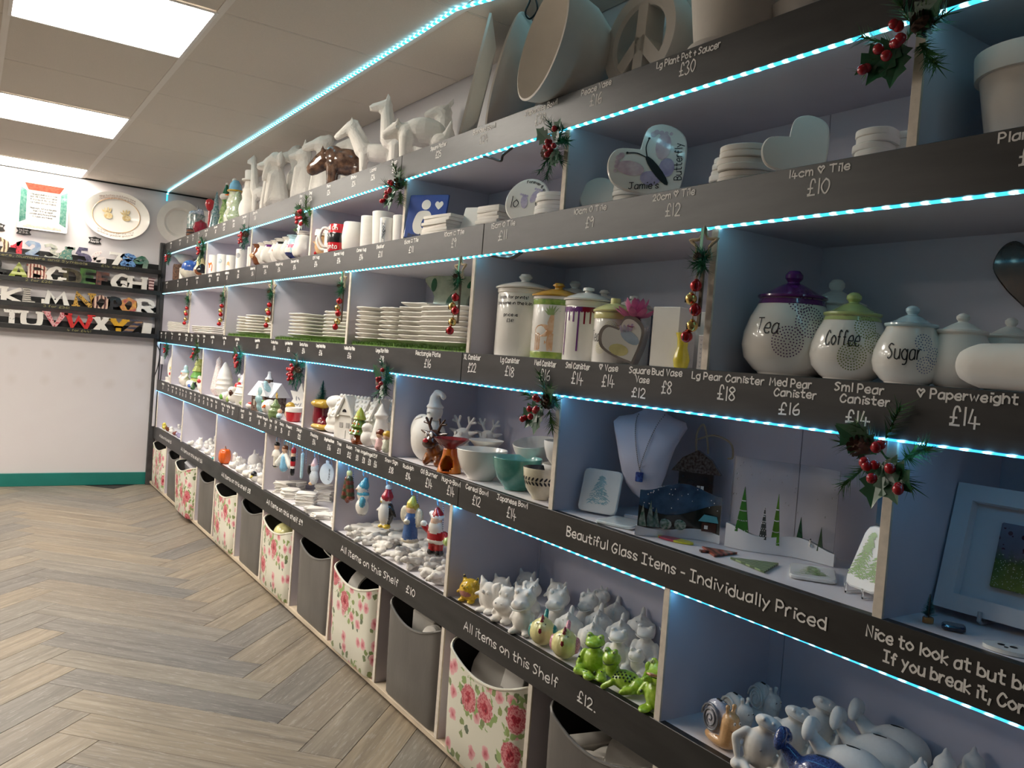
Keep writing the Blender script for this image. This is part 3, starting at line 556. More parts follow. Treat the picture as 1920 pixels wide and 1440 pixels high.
MB().bbox(.28-.008, .28+.01, -.024, 0, 0, .05, .002).build('ceramic_comma', bisque, loc=(.445-.28, YF-.05, LED_Z[2]+.0125), label='small white ceramic comma between the brick L and cow M', cat='letter')
# wall plates and chalk tags
def wallplate(name, label, outline, k_in, dep, mats, x, z, tilt=.0, part_in='well'):
    t = thing(name, label, 'plate', (x, YF-.006, z), rot=(tilt, 0, 0)); mb = MB(); rings = []
    for k, y in ((.55, 0), (1.0, -dep), (1.0, -dep-.006), (k_in, -.014), (k_in*.97, -.011)): rings.append([(p[0]*k, y, p[1]*k) for p in outline])
    mb.loft(rings); mb.build('rim', mats[0], t, smooth=40); return t
sq = rrect(.315, .335, .01, 2)
t = wallplate('square_platter', 'square wall platter with red and green borders and a poem', sq, .64, .035, [glaze], .417, 2.037, .03)
def facet(t, name, P, m): MB().add(P, [(0, 1, 2, 3)]).build(name, m, t, smooth=0)
for nm, m, s_ in (('top_border', gl('glaze_coral', (.42, .08, .05), vs=60, var=.3), 1), ('bottom_border', gl('glaze_coral_pale', (.50, .18, .14), vs=60, var=.3), -1)):
    facet(t, nm, [(-.125, -.0375, s_*.158), (.125, -.0375, s_*.158), (.098, -.0185, s_*.113), (-.098, -.0185, s_*.113)][::s_], m)
for s_ in (-1, 1): facet(t, 'side_border', [(s_*.148, -.0375, -.128), (s_*.148, -.0375, .128), (s_*.106, -.0185, .104), (s_*.106, -.0185, -.104)][::s_], gl('glaze_sea_green', (.03, .13, .10), col2=(.12, .22, .18), vs=60))
poem = ['This plate shall have no home', 'but with family and friends', 'it travels in its circle of', 'our family and our friends.', '', 'Please enjoy what is on this plate', 'then fill it up again', 'and pass along the love it holds', 'to family and friends.']
for i, ln in enumerate(poem):
    if ln: write('poem_lettering', ln, (0, -.0185, .082-i*.02), (1, 0, 0), LV, .011, .0026, ink, t, .17 if len(ln) > 24 else .13)
ov = circ(.232, 40, sy=.77)
t = wallplate('oval_platter', 'oval cream turkey platter with handprints on the far wall', ov, .70, .03, [glaze], .898, 2.054, .03)
MB().tube([(p[0]*.71, -.0185, p[1]*.71) for p in ov], .0022, 6, closed=True).build('brown_band', G['peach'], t)
for cx in (-.055, .07):
    mb = MB(); mb.prism(circ(.030, 14, cx, -.008, .8), (0, -.0145, 0), (1, 0, 0), (0, 0, 1), (0, -.0015, 0))
    for k in range(4): a = math.radians(70+25*k); mb.prism([(cx+.02*math.cos(a)+q[0]*math.cos(a)-q[1]*math.sin(a), q[0]*math.sin(a)+q[1]*math.cos(a)+.02*math.sin(a)) for q in circ(.020, 8, .016, 0, .32)], (0, -.0145, 0), (1, 0, 0), (0, 0, 1), (0, -.0015, 0))
    mb.build('turkey_handprint', gl('glaze_tan_wash', (.62, .42, .16), col2=(.80, .70, .45), vs=60), t, smooth=0)
for i, (ln, z) in enumerate((('The turkey is a funny bird', .142), ('its head goes gobble gobble', .125), ('and he knows just one word', -.140), ('gobble gobble gobble', -.157))):
    S, W0 = strokes(ln, .012); W1 = .25; mb = MB()
    for s in S: mb.ribbon([(p[0]/W0*W1-W1/2, p[1]-abs(p[0]/W0*W1-W1/2)**2*1.6*(1 if z > 0 else -1)) for p in s], .0014, (0, -.034, z), (1, 0, 0), (0, 0, 1))
    mb.build('rhyme_lettering', G['brown'], t, smooth=0)
def tagboard(x, z, wd, label, txt):
    o = smoothline([(-wd/2, -.02, 0), (-wd/2+.012, 0, 0), (-wd/2, .02, 0), (-wd/4, .024, 0), (0, .030, 0), (wd/4, .024, 0), (wd/2, .02, 0), (wd/2-.012, 0, 0), (wd/2, -.02, 0), (wd/4, -.024, 0), (0, -.028, 0), (-wd/4, -.024, 0)], 3, True)
    t = thing('chalk_tag', label, 'sign', (x, YF-.001, z)); MB().prism([(p.x, p.y) for p in o], (0, 0, 0), (1, 0, 0), (0, 0, 1), (0, -.004, 0)).build('board', chalk, t, smooth=0)
    for i, l in enumerate(txt): write('tag_lettering', l, (0, -.0046, .004-.017*i), (1, 0, 0), LV, .011, .0018, chalkpen, t, wd*.62)
tagboard(.305, 1.848, .095, 'small scalloped chalk tag under the square poem platter', ['Sq Dish', '£36']); tagboard(.765, 1.847, .088, 'small chalk tag under the oval turkey platter', ['Oval', 'Platter £50']); tagboard(.16, 1.855, .06, 'small chalk tag at the left end above the zebra number', ['£28'])
# ---------------------------------------------------------------- christmas picks and bell hangers on the dividers
needle_m = [mat('pine_needle_green', (.02, .13, .05), .5, var=.5, vs=40), mat('spruce_green', (.07, .16, .03), .5, var=.5, vs=40), mat('blue_spruce', (.01, .16, .10), .5, var=.4, vs=40)]
holly_m = mat('holly_green', (.01, .075, .03), .3, coat=.3, var=.4, vs=30); berry_m = mat('berry_red', (.45, .01, .02), .2, coat=.6)
cone_m = mat('pine_cone_brown', (.13, .065, .04), .6, var=.4, vs=60); twine_m = mat('jute_twine', (.48, .38, .26), .9, bump=.4, bs=300); ribbon_m = mat('green_ribbon', (.01, .30, .16), .35)
bell_r = mat('bell_red', (.5, .01, .015), .18, metal=.5, coat=.5); bell_g = mat('bell_gold', (.75, .52, .18), .22, metal=.9)
rnd = random.Random(3)
def needles(mb, p0, p1, n, ln, wd, spread=.8, m=0):
    p0, p1 = Vector(p0), Vector(p1); d = (p1-p0).normalized(); u, v = basis(d)
    mb.tube([p0, p1], .0009, 4, m)
    for i in range(n):
        b = p0.lerp(p1, (i+rnd.random())/n); a = rnd.uniform(0, 2*PI); q = (d*(1-spread*.5)+(u*math.cos(a)+v*math.sin(a))*spread).normalized()*ln*rnd.uniform(.7, 1.15)
        s = q.cross(d).normalized()*wd/2; mb.add([b-s, b+s, b+q], [(0, 1, 2)], m)
def holly(ln, wd):
    P = [(0, 0)]
    for x, y in ((.12, .25), (.2, .5), (.3, .3), (.42, .55), (.55, .32), (.66, .48), (.78, .2), (1, 0)): P.append((x*ln, y*wd))
    mb = MB(); n = len(P); top = [(p[0], p[1], .22*p[1]) for p in P]; bot = [(p[0], -p[1], .22*p[1]) for p in P[1:-1]]
    V = top+bot; mid = [(p[0], 0, 0) for p in P]; o = len(V); V += mid; F = []
    for i in range(n-1):
        F.append([i, i+1, o+i+1, o+i]); a = 0 if i == 0 else n+i-1; b = n-1 if i == n-2 else n+i; F.append([a, o+i, o+i+1, b])
    mb.add(V, F); return mb.mesh('holly_leaf', holly_m, 0)
leaf_me = holly(.056, .036); berry_me = MB().ell((0, 0, 0), .0062, 10).mesh('berry', berry_m, 60)
cb = MB().ell((0, 0, .014), (.010, .010, .017), 8)
for k in range(38):
    z = .001+.028*k/38; r = .011*math.sin(PI*min(.95, .25+.72*k/38)); a = k*2.4
    c = Vector((math.cos(a)*r, math.sin(a)*r, z)); d = Vector((math.cos(a), math.sin(a), .55)).normalized(); s = Vector((-math.sin(a), math.cos(a), 0))
    cb.add([c-s*.002, c+s*.002, c+d*.007+s*.0042, c+d*.009, c+d*.007-s*.0042], [(0, 1, 2, 3, 4)])
cone_me = cb.mesh('pine_cone', cone_m, 0)
def pick(label, loc, var, s=1.0, flip=1, group='christmas picks on the dividers'):
    t = thing('christmas_pick', label, 'decoration', loc, 0, group, scale=(s, s*flip, s)); mb = MB(); r2 = random.Random(var)
    dirs = {0: [((0, .0, 0), (-.012, .045, -.03)), ((0, .0, .0), (-.014, -.03, .035)), ((.01, .02, .0), (-.01, .055, .015)), ((0, -.01, 0), (-.012, -.050, .01)), ((0, -.015, -.01), (-.012, -.045, -.045)), ((0, .0, .02), (-.008, .02, .06))],
            1: [((0, 0, 0), (-.012, .04, -.04)), ((0, 0, 0), (-.012, .04, .03)), ((0, 0, 0), (-.01, -.04, -.05)), ((0, -.01, -.01), (-.01, -.01, -.065)), ((0, .01, .01), (-.01, .05, -.0)), ((0, 0, .02), (-.01, -.02, .055))],
            2: [((0, 0, 0), (-.012, -.01, -.06)), ((0, 0, 0), (-.012, .015, .05)), ((0, .0, 0), (-.01, .05, .03)), ((0, .01, -.0), (-.01, .03, -.05)), ((0, -.01, 0), (-.01, -.055, .025)), ((0, 0, .01), (-.01, -.045, -.03))]}[var % 3]
    for a, b in dirs: needles(mb, a, b, 70, .022, .0022)
    mb.build('pine_needles', needle_m[(1, 0, 2)[var % 3]], t, smooth=0, kind='stuff')
    for i in range(4 if var % 3 else 5):
        a = r2.uniform(0, 2*PI) if i > 1 else (2.6 if i else -.6)-.2*var
        put('holly_leaf', leaf_me, t, (-.008, .008*math.cos(a), .008*math.sin(a)), rot=(a, r2.uniform(-.5, .1), 0) if 0 else Euler((0, 0, 0)))
        lf = t.children[-1] if t.children else None
        o = C.objects[-1]; d = Vector((-.25, math.cos(a), math.sin(a))).normalized(); n_ = Vector((-1, 0, 0)); n_ = (n_-d*n_.dot(d)).normalized()
        o.rotation_euler = Matrix((d, n_.cross(d), n_)).transposed().to_euler()
    for i in range(10 if var % 3 != 2 else 15):
        put('berry', berry_me, t, (-.022+r2.uniform(-.008, .004), r2.gauss(.008, .012), r2.gauss(-.012, .014)), scale=r2.uniform(.8, 1.1))
    if var % 3 != 1: put('pine_cone', cone_me, t, (-.010, -.012, .004), rot=(1.1, -1.0, .3), scale=.85)
    else: put('pine_cone', cone_me, t, (-.012, -.014, -.004), rot=(2.3, -.6, .3), scale=.8)
    return t
xp = XF-.006
for i, (y, z, v, s, w_) in enumerate([(6.66, -.035, 2, .8, 'in the far corner'), (5.60, -.05, 1, 1.15, 'above the cow pot'), (4.60, -.045, 2, .95, 'above the reindeer mug'), (3.665, -.03, 0, 1.1, 'above the elf mug'), (2.70, -.03, 0, 1.1, 'above the blue sign'), (1.76, -.045, 1, 1.0, 'above the love tile'), (.80, -.035, 0, 1.12, 'above the divider by the cream pot')]):
    pick(f'holly and berry pick under the top fascia {w_}', (xp, y, B[1]+z), v, s*1.25, -1 if i % 2 else 1)
for i, (y, z, v, s, w_) in enumerate([(6.52, -.045, 1, .85, 'in the far corner'), (5.56, -.03, 0, .95, 'right of the snowman'), (4.56, -.035, 2, 1.05, 'left of the snowy church'), (3.60, -.045, 2, 1.1, 'left of the boot'), (2.69, -.03, 1, 1.0, 'left of the snow sign'), (1.715, -.03, 0, 1.05, 'above the bowls'), (.775, -.03, 0, 1.1, 'left of the framed picture')]):
    pick(f'holly and berry pick under the third fascia {w_}', (xp, y, B[3]+z), v, s*1.25, 1 if i % 2 else -1)
bell_me = {}
for k, m in (('red', bell_r), ('gold', bell_g)):
    b = MB().ell((0, 0, 0), .0125, 14); b.lathe([(.0045, .011), (.005, .0125), (.002, .0145), (0, .0145)], 8); bell_me[k] = b.mesh('bell', m, 50)
slot_me = MB().box(-.0127, -.010, -.0011, .0011, -.008, .004).mesh('bell_slot', wire_m, 0)
def hanger(label, y, seed, full=1):
    r2 = random.Random(seed); z0 = B[2]-.006
    t = thing('bell_hanger', label, 'decoration', (XF-.012, y, z0), 0, 'bell hangers on the dividers')
    S = [(0, p[0], p[1]-.034) for p in star(.036, .016)]
    ang = r2.uniform(-.2, .5); S = [(-math.sin(ang)*p[1]*.6, math.cos(ang)*p[1], p[2]) for p in S]
    MB().tube(smoothline(S, 3, True), .0036, 7, closed=True).build('twine_star', twine_m, t, smooth=60)
    MB().prism([(-.004, 0), (.004, 0), (.005, -.09), (-.003, -.088)], (-.006, 0, 0), (0, 1, 0), (0, 0, 1), (-.0006, 0, 0)).build('ribbon', ribbon_m, t, smooth=0)
    mb = MB()
    for k in range(9):
        a = 2*PI*k/9+r2.random(); needles(mb, (0, 0, -.066), (-.010, .017*math.cos(a), -.070+.028*math.sin(a)), 34, .027, .0018, .9)
    mb.build('pine_tuft', needle_m[0], t, smooth=0, kind='stuff')
    put('pine_cone', cone_me, t, (-.016, .004, -.060), rot=(1.3, -.8, 0), scale=.45)
    P = [((-.008, .004, -.122), 'red'), ((-.012, .012, -.150), 'gold'), ((-.013, -.010, -.163), 'red'), ((-.012, .004, -.197), 'gold'), ((-.016, .008, -.224), 'red')]
    if seed % 2: P = [((-.010, .002, -.118), 'red'), ((-.012, .011, -.145), 'gold'), ((-.014, -.006, -.168), 'red'), ((-.012, .002, -.200), 'gold'), ((-.016, .010, -.222), 'red')]
    for p, k in P:
        b = put('bell', bell_me[k], t, p, rz=r2.uniform(-.6, .8), label=f'{k} jingle bell'); put('bell_slot', slot_me, b)
    for k in range(2): MB().tube(smoothline([(-.004, .003*k, -.08), P[k][0], (-.009, .002-.004*k, P[2+k][0][2]), P[4-k][0]], 4), .0011, 5).build('cord', twine_m, t)
    MB().box(.002, .006, -.004, .004, -.20, -.07).build('backing_twig', mat('twig_brown', (.16, .11, .07), .8), t, smooth=0)
    return t
for i, (y, w_) in enumerate([(5.90, 'nearest the wall of letters'), (4.97, 'at the far edge of the grass mat'), (4.06, 'between the two smaller plate stacks'), (3.14, 'before the white plates with the star dish'), (2.20, 'left of the tall handwritten canister'), (1.205, 'left of the purple lidded canister')]):
    hanger(f'twine star with jingle bells hanging {w_}', y, i)
# ---------------------------------------------------------------- fabric crates in the bottom row
def crate(label, y, wd, m, dx=0, tilt=0, h=.325, dip=.045, rz=0):
    t = thing('storage_crate', label, 'storage bin', (XF+.150+dx, y, .0302), rz, 'storage crates under the shelves', rot=(0, tilt, rz))
    D = .305; base = rrect(D, wd, .045, 5)
    # resample front edge so the sagging rim is smooth
    pts = []
    for i in range(len(base)):
        a, b = base[i], base[(i+1) % len(base)]; n = max(1, int(math.dist(a, b)/.03))
        for k in range(n): pts.append((a[0]+(b[0]-a[0])*k/n, a[1]+(b[1]-a[1])*k/n))
    def rim(p): f = 1-min(1, abs(p[1])/(wd/2))**2; return h-dip*f*(1 if p[0] < -.05 else .15 if p[0] > .05 else .3)
    def bow(p, z): return (p[0]-.010*(1-(2*p[1]/wd)**2)*(z/h) if p[0] < -.1 else p[0], p[1])
    R = []
    for fz, k in ((0, .965), (.02, .985), (.35, .995), (.7, 1.0), (1, 1.0)): R.append([(*[c*k for c in bow(p, fz*h)], rim(p)*fz) for p in pts])
    mb = MB().loft(R, cap=False); mb.add(R[0], [list(range(len(pts)))[::-1]]); mb.build('body', m, t, smooth=50)
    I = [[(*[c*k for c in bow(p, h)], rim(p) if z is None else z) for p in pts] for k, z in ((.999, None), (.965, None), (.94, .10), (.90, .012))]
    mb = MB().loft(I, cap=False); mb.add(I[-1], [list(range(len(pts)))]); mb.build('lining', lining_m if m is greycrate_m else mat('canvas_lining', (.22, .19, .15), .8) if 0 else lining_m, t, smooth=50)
    top = [(q[0]*.99, q[1]*.99, rim(p)) for p in pts for q in [bow(p, h)]]
    MB().tube(top, .0042, 6, closed=True).build('rim_piping', piping_m if m is not greycrate_m else mat('grey_piping', (.17, .16, .15), .4), t, smooth=60)
    if m is greycrate_m: MB().box(-.06, -.055, -wd/2-.002, -wd/2+.001, .02, h-.05).build('seam', mat('dark_seam', (.04, .04, .04), .5), t, smooth=0)
    return t
CL = [(6.655, 0, 'nearest the wall of letters'), (6.13, 1, 'second along from the wall of letters'), (5.645, 0, 'holding crumpled packaging, third from the far end'), (5.17, 1, 'fourth along from the wall of letters'), (4.70, 0, 'fifth along, with a wide open mouth'), (4.225, 1, 'sixth along, empty black mouth'), (3.765, 0, 'holding the pale yellow ball'), (3.30, 1, 'holding the white dish'), (2.84, 0, 'holding the ring shaped plate'), (2.375, 1, 'holding the star stamped block'), (1.905, 0, 'nearest floral one, large in front'), (1.435, 1, 'nearest, holding ceramic letters')]
for i, (y, g, w_) in enumerate(CL):
    lo, hi = (CR+[6.92])[len(CR)-1-i]+.009, (CR+[6.92])[len(CR)-i]-.009; wd = min(.405 if g == 0 else .385, hi-lo-.012) if i else .45
    crate(('grey faux leather' if g else 'rose patterned white') + f' storage crate {w_}', lo+.007+wd/2, wd, greycrate_m if g else floral_m, {2: -.035, 4: -.012, 0: -.006}.get(i, -.010 if g == 0 else .004), tilt=-.03 if i == 2 else 0, dip=.05 if i > 8 else .04)
def rest(o, z):         # set a thing down so its lowest point touches z
    bpy.context.view_layer.update(); lo = 1e9
    for q in [o]+list(o.children_recursive):
        if q.type == 'MESH' and q.data.vertices:
            co = np.empty(len(q.data.vertices)*3); q.data.vertices.foreach_get('co', co); M = np.array(q.matrix_world); lo = min(lo, (co.reshape(-1, 3) @ M[2, :3]+M[2, 3]).min())
    if lo < 1e8: o.location.z += z-lo
    return o
# bits of pottery poking out of the crates
def bit(name, label, mb, m, loc, rot): return mb.build(name, m, label=label, cat='pottery', loc=loc, rot=rot) if 0 else put(name, mb.mesh(name, m, 40), None, loc, 0, label, 'pottery', rot=rot)
dish = [(0, 0), (.05, 0), (.085, .022), (.11, .030), (.11, .035), (.083, .028), (.05, .007), (0, .007)]
[rest(o, .0303) for o in list(C.objects) if o.name == 'storage_crate.002']
bit('ceramic_ball', 'pale yellow ceramic ball in the floral crate', MB().ell((0, 0, 0), (.065, .07, .05), 20), G['paleyellow'], (XF+.07, 3.83, .295), (0, 0, 0))
bit('ceramic_dish', 'white ceramic dish on its side in the grey crate', MB().lathe(dish, 28), bisque, (XF+.13, 3.29, .285), (.3, .35, 0))
bit('ring_plate', 'white ring shaped plate leaning in the floral crate', MB().lathe([(.075, 0), (.115, .004), (.115, .012), (.075, .012), (.07, .006), (.075, 0)], 32), bisque, (XF+.10, 2.86, .27), (.9, -.5, 0))
bit('ceramic_shell', 'lumpy unglazed shell piece in the floral crate', MB().ell((0, 0, 0), (.04, .05, .03), 10).ell((.01, .04, .01), (.03, .03, .025), 8), bisque, (XF+.08, 2.74, .285), (0, .3, 0))
bit('ceramic_block', 'star stamped ceramic block in the grey crate', MB().bbox(-.04, .04, -.05, .05, -.06, .06, .006), bisque, (XF+.10, 2.42, .285), (.25, -.25, .3))
bit('ceramic_shell', 'round ridged shell piece in the grey crate', MB().ell((0, 0, 0), (.035, .04, .035), 14).ell((0, 0, 0), (.010, .043, .038), 14).ell((-.02, 0, 0), (.008, .037, .032), 14), bisque, (XF+.06, 2.32, .285), (0, .3, .2))
bit('ceramic_box', 'cream ceramic box end in the nearest floral crate', MB().bbox(-.06, .06, -.045, .045, -.04, .04, .006), bisque, (XF+.13, 1.88, .295), (.1, .2, .1))
bit('ceramic_dish', 'small bowl tipped over in the nearest floral crate', MB().lathe(dish, 24), bisque, (XF+.14, 1.99, .27), (.2, -.7, .2))
for k, (dy, dz, rx) in enumerate(((.10, .285, .3), (.045, .275, -.15), (-.01, .272, .1))): bit('ceramic_letter', ('tall', 'wide', 'short')[k]+' cream block letter lying in the nearest grey crate', MB().bbox(-.05, .05, -.022, .022, -.012, .012, .003).bbox(-.05, -.02, -.022, .05, -.012, .012, .003) if k else MB().bbox(-.06, .06, -.02, .02, -.012, .012, .003), bisque, (XF+.07, 1.42+dy, dz), (rx, .1, .4*k))
bit('ceramic_plate', 'large cream plate leaning in the nearest grey crate', MB().lathe([(0, 0), (.08, 0), (.11, .012), (.11, .017), (.08, .007), (0, .007)], 32), bisque, (XF+.12, 1.36, .275), (.5, -.35, 0))
bit('packaging', 'crumpled white packaging in the third crate', MB().bbox(-.06, .06, -.10, .10, -.05, .06, .02), G['grey'], (XF+.07, 5.66, .30), (.2, -.2, .1))
# ---------------------------------------------------------------- top shelf: large white pieces, far to near
def turned(name, label, cat, prof, m, loc, n=28, rot=None, rz=0, group=None, z=None, sm=40, sx=1, sy=1, mm=None):
    o = put(name, MB().lathe(prof, n, mm=mm, sx=sx, sy=sy).mesh(name, m, sm), None, loc, rz, label, cat, group, rot=rot)
    return rest(o, z) if z is not None else o
def facing(az, tilt):       # rotation taking local +z to a horizontal direction az (degrees from -x towards +y), leaning back by tilt
    a = math.radians(az); d = Vector((-math.cos(a), math.sin(a), 0)); e = (d*math.cos(math.radians(tilt))+Vector((0, 0, 1))*math.sin(math.radians(tilt))).normalized()
    x = Vector((0, 0, 1)).cross(e).normalized(); return Matrix((x, e.cross(x), e)).transposed().to_euler()
t1 = T[1]+.001
rim_plate = [(0, .004), (.095, .004), (.115, .026), (.168, .034), (.170, .038), (.115, .032), (.096, .012), (0, .010)]
o = turned('dinner_plate', 'large white rimmed plate standing in the far corner', 'plate', rim_plate, bisque, (1.335, 6.875, 2.08), 40, rot=(PI/2+.12, 0, 0), z=t1)
o = turned('dinner_plate', 'smaller white plate standing behind the wire basket', 'plate', [(r*.82, z*.9) for r, z in rim_plate], bisque, (1.49, 6.80, 2.08), 36, rot=(PI/2+.15, 0, -.2), z=t1)
# wire bound jar with glitter
t = thing('glitter_jar', 'teal and brown banded glass jar with frosted top', 'jar', (1.37, 6.45, t1))
MB().lathe([(.058, 0), (.062, .03), (.062, .085)], 24).build('brown_base', mat('brown_wicker', (.10, .05, .03), .6, var=.5, vs=90), t); MB().lathe([(.062, .085), (.063, .14), (.062, .19), (.055, .195), (0, .195)], 24).build('teal_band', gl('glaze_teal_frost', (.05, .16, .16), col2=(.45, .48, .46), vs=50), t)
for k in range(6): MB().tube([(.0635*math.cos(2*PI*i/20), .0635*math.sin(2*PI*i/20), .012+.014*k) for i in range(20)], .0035, 6, closed=True).build('wire_ring', wire_m if k % 2 else G['brown'], t)
MB().ell((0, 0, .2), (.055, .055, .028), 12).ell((.02, -.03, .215), .025, 8).build('frosting', gl('glaze_frost_blue', (.18, .26, .40), col2=(.65, .7, .75), vs=70), t); MB().lathe([(.012, 0), (.0, .05)], 6, o=(.01, .01, .225)).build('spike', G['grey'], t)
o = turned('bauble', 'glossy red glass bauble above the banded jar', 'ornament', [(0, 0), (.012, .0), (.008, .10), (.008, .20), (.02, .212), (.034, .245), (.028, .275), (.010, .288), (0, .288)], G['red'], (1.40, 6.19, 0), 18, z=t1)
o = turned('bauble', 'dark plum glass bauble low beside the banded jar', 'ornament', [(0, 0), (.03, .005), (.052, .045), (.04, .085), (.012, .10), (0, .11)], G['darkred'], (1.31, 6.02, 0), 18, z=t1)
def conetree(name, label, m, loc, h, r, z, tiers=0, n=22):
    if not tiers: prof = [(0, 0), (r, 0), (r*.98, h*.06), (r*.5, h*.52), (r*.12, h*.94), (0, h)]
    else:
        prof = [(0, 0), (r*.3, 0), (r*.3, h*.08)]
        for k in range(tiers):
            a = h*(.08+.9*k/tiers); b = h*(.08+.9*(k+1)/tiers); R = r*(1-k/tiers*.85); prof += [(R, a), (R*.9, a+.1*(b-a)), (max(r*(1-(k+1)/tiers*.85)*.62, .002), b)]
        prof += [(0, h)]
    return turned(name, label, 'ornament', prof, m, loc, n, z=z)
conetree('cone_tree', 'speckled teal ceramic cone tree on the top shelf', gl('glaze_teal_speckle', (.03, .16, .17), col2=(.35, .42, .45), vs=90), (1.37, 5.87, 0), .30, .046, t1)
t = thing('tree_figurine', 'green tree figurine topped by a small snowman', 'figurine', (1.385, 5.68, t1))
MB().lathe([(0, 0), (.052, 0), (.03, .12), (.04, .12), (.02, .20), (.028, .20), (.008, .27), (0, .27)], 18).build('tree', gl('glaze_dotted_green', (.10, .24, .05), col2=(.45, .55, .25), vs=60), t)
MB().ell((-.012, 0, .235), (.03, .04, .022), 12).build('snow_collar', bisque, t); MB().lathe([(.026, 0), (.024, .012), (.012, .05), (.005, .07), (0, .07)], 12, o=(0, 0, .25)).build('hat', G['darkgreen'], t); MB().ell((0, 0, .322), .009, 10).build('hat_bobble', bisque, t)
E_ = lambda c, r, m=0, rot=None: ('E', c, r, m, rot)
C_ = lambda a, b, r0, r1, m=0: ('C', a, b, (r0, r1), m)
snow_me = blob([E_((0, 0, .22), (.22, .24, .23)), E_((0, 0, .52), (.16, .17, .16)), E_((0, 0, .74), .13), C_((0, .17, .55), (-.12, .25, .42), .05, .045), C_((0, -.17, .55), (-.12, -.25, .42), .05, .045)], .03)
t = thing('snowman_figurine', 'white sparkly snowman in a pale blue hat with floral tummy', 'figurine', (1.36, 5.36, t1))
put('body', skin(blob([E_((0, 0, .06), (.062, .085, .075)), E_((0, 0, .15), (.05, .065, .06)), E_((0, 0, .205), .04)], .008), gl('glaze_floral_white', (.80, .80, .74), col2=(.55, .62, .40), vs=55)), t)
MB().lathe([(.043, 0), (.045, .012), (.040, .013), (.036, .045), (.018, .072), (0, .078)], 16, o=(0, 0, .222)).build('hat', G['skyblue'], t); MB().tube([(.044*math.cos(a), .044*math.sin(a), .228) for a in [2*PI*k/16 for k in range(16)]], .006, 6, closed=True).build('hat_brim', G['gold'], t)
MB().ell((0, .03, .298), .017, 10).build('hat_bobble', bisque, t); MB().ell((-.041, -.008, .21), (.005, .003, .005), 8).ell((-.038, .014, .21), (.005, .003, .005), 8).build('eyes', G['black'], t); MB().tube([(-.04, 0, .2), (-.062, 0, .196)], [.006, .002], 6).build('nose', G['orange'], t)
def xmas_light(label, loc, h):
    o = fig('tree_figurine', label, 'figurine', blob([E_((0, 0, .2), (.30, .34, .2)), E_((0, 0, .45), (.22, .25, .25)), E_((0, 0, .75), (.13, .14, .27))], .05), gl('glaze_iced_green', (.62, .66, .55), col2=(.16, .28, .10), vs=70), loc, 0, h); return rest(o, t1)
xmas_light('small iced green tree figurine beside the blue hatted snowman', (1.33, 5.17, 0), .20); xmas_light('low frosted white tree figurine behind the plum bauble', (1.40, 5.58, 0), .10)
t = thing('snowman_figurine', 'unpainted white snowman in a top hat on the top shelf', 'figurine', (1.35, 4.985, t1))
put('body', skin(blob([E_((0, 0, .07), (.06, .068, .08)), E_((0, 0, .155), (.045, .052, .055)), E_((0, 0, .215), .036), E_((0, 0, .185), (.045, .05, .014))], .007), bisque), t)
MB().lathe([(0, 0), (.05, 0), (.05, .008), (.034, .01), (.036, .055), (.034, .06), (0, .06)], 20, o=(0, 0, .238)).build('top_hat', bisque, t)
# faceted white animals
def animal(name, label, prims, loc, rz, h, m=bisque, deci=.16, vox=.03, z=None):
    o = fig(name, label, 'figurine', blob(prims, vox, 1, deci=deci), m, loc, rz, h); return rest(o, t1 if z is None else z)
def legs(x0, x1, y, z, r0, r1): return [C_((x, s*y, z), (x, s*y, r1*.9), r0, r1) for x in (x0, x1) for s in (-1, 1)]
def ears(x, y, z, h, r, dx=0): return [C_((x, s*y, z), (x+dx, s*y*1.3, z+h), r, r*.3) for s in (-1, 1)]
giraffe = [E_((.04, 0, .42), (.17, .09, .10))]+legs(-.06, .14, .045, .4, .04, .03)+[C_((-.08, 0, .46), (-.12, 0, .88), .07, .04), C_((-.12, 0, .91), (-.21, 0, .86), .05, .03)]+ears(-.11, .03, .94, .06, .016)
sit = lambda hd, er, tail=0: [C_((.05, 0, .14), (0, 0, .56), .19, .13), E_((.06, 0, .12), (.2, .21, .12)), C_((-.09, .07, .5), (-.14, .07, .04), .065, .055), C_((-.09, -.07, .5), (-.14, -.07, .04), .065, .055), C_((0, 0, .55), (-.01, 0, .72), .11, .11)]+hd+er
dogh = [E_((-.02, 0, .82), (.15, .14, .15)), C_((-.1, 0, .8), (-.24, 0, .77), .09, .07), E_((.02, .14, .78), (.06, .035, .12)), E_((.02, -.14, .78), (.06, .035, .12))]
foxh = [E_((-.02, 0, .74), (.13, .14, .11)), C_((-.1, 0, .73), (-.24, 0, .69), .07, .035)]+ears(.0, .085, .80, .16, .055)
bearh = [E_((-.02, 0, .80), (.16, .17, .16)), C_((-.1, 0, .77), (-.22, 0, .75), .09, .07)]+ears(.0, .12, .9, .05, .05)
eleh = [E_((-.02, 0, .80), (.15, .15, .15)), C_((-.14, 0, .76), (-.22, 0, .45), .07, .045), E_((.02, .17, .8), (.05, .07, .14)), E_((.02, -.17, .8), (.05, .07, .14))]
camelh = [E_((-.03, 0, .84), (.14, .13, .13)), C_((-.1, 0, .84), (-.30, 0, .76), .09, .065), E_((.06, 0, .9), (.09, .08, .10))]
animal('giraffe_figurine', 'tall faceted white giraffe on the top shelf', giraffe, (1.385, 4.90, 0), -35, .40)
animal('bear_figurine', 'faceted white sitting bear behind the giraffe', sit(bearh, []), (1.37, 4.61, 0), -20, .33)
animal('elephant_figurine', 'faceted white sitting elephant with a curled trunk', sit(eleh, []), (1.315, 4.365, 0), -10, .30)
animal('dog_figurine', 'faceted white sitting dog looking left', sit(dogh, []), (1.44, 4.40, 0), -30, .36)
animal('fox_figurine', 'faceted white sitting fox with pointed ears', sit(foxh, []), (1.36, 4.07, 0), -25, .31)
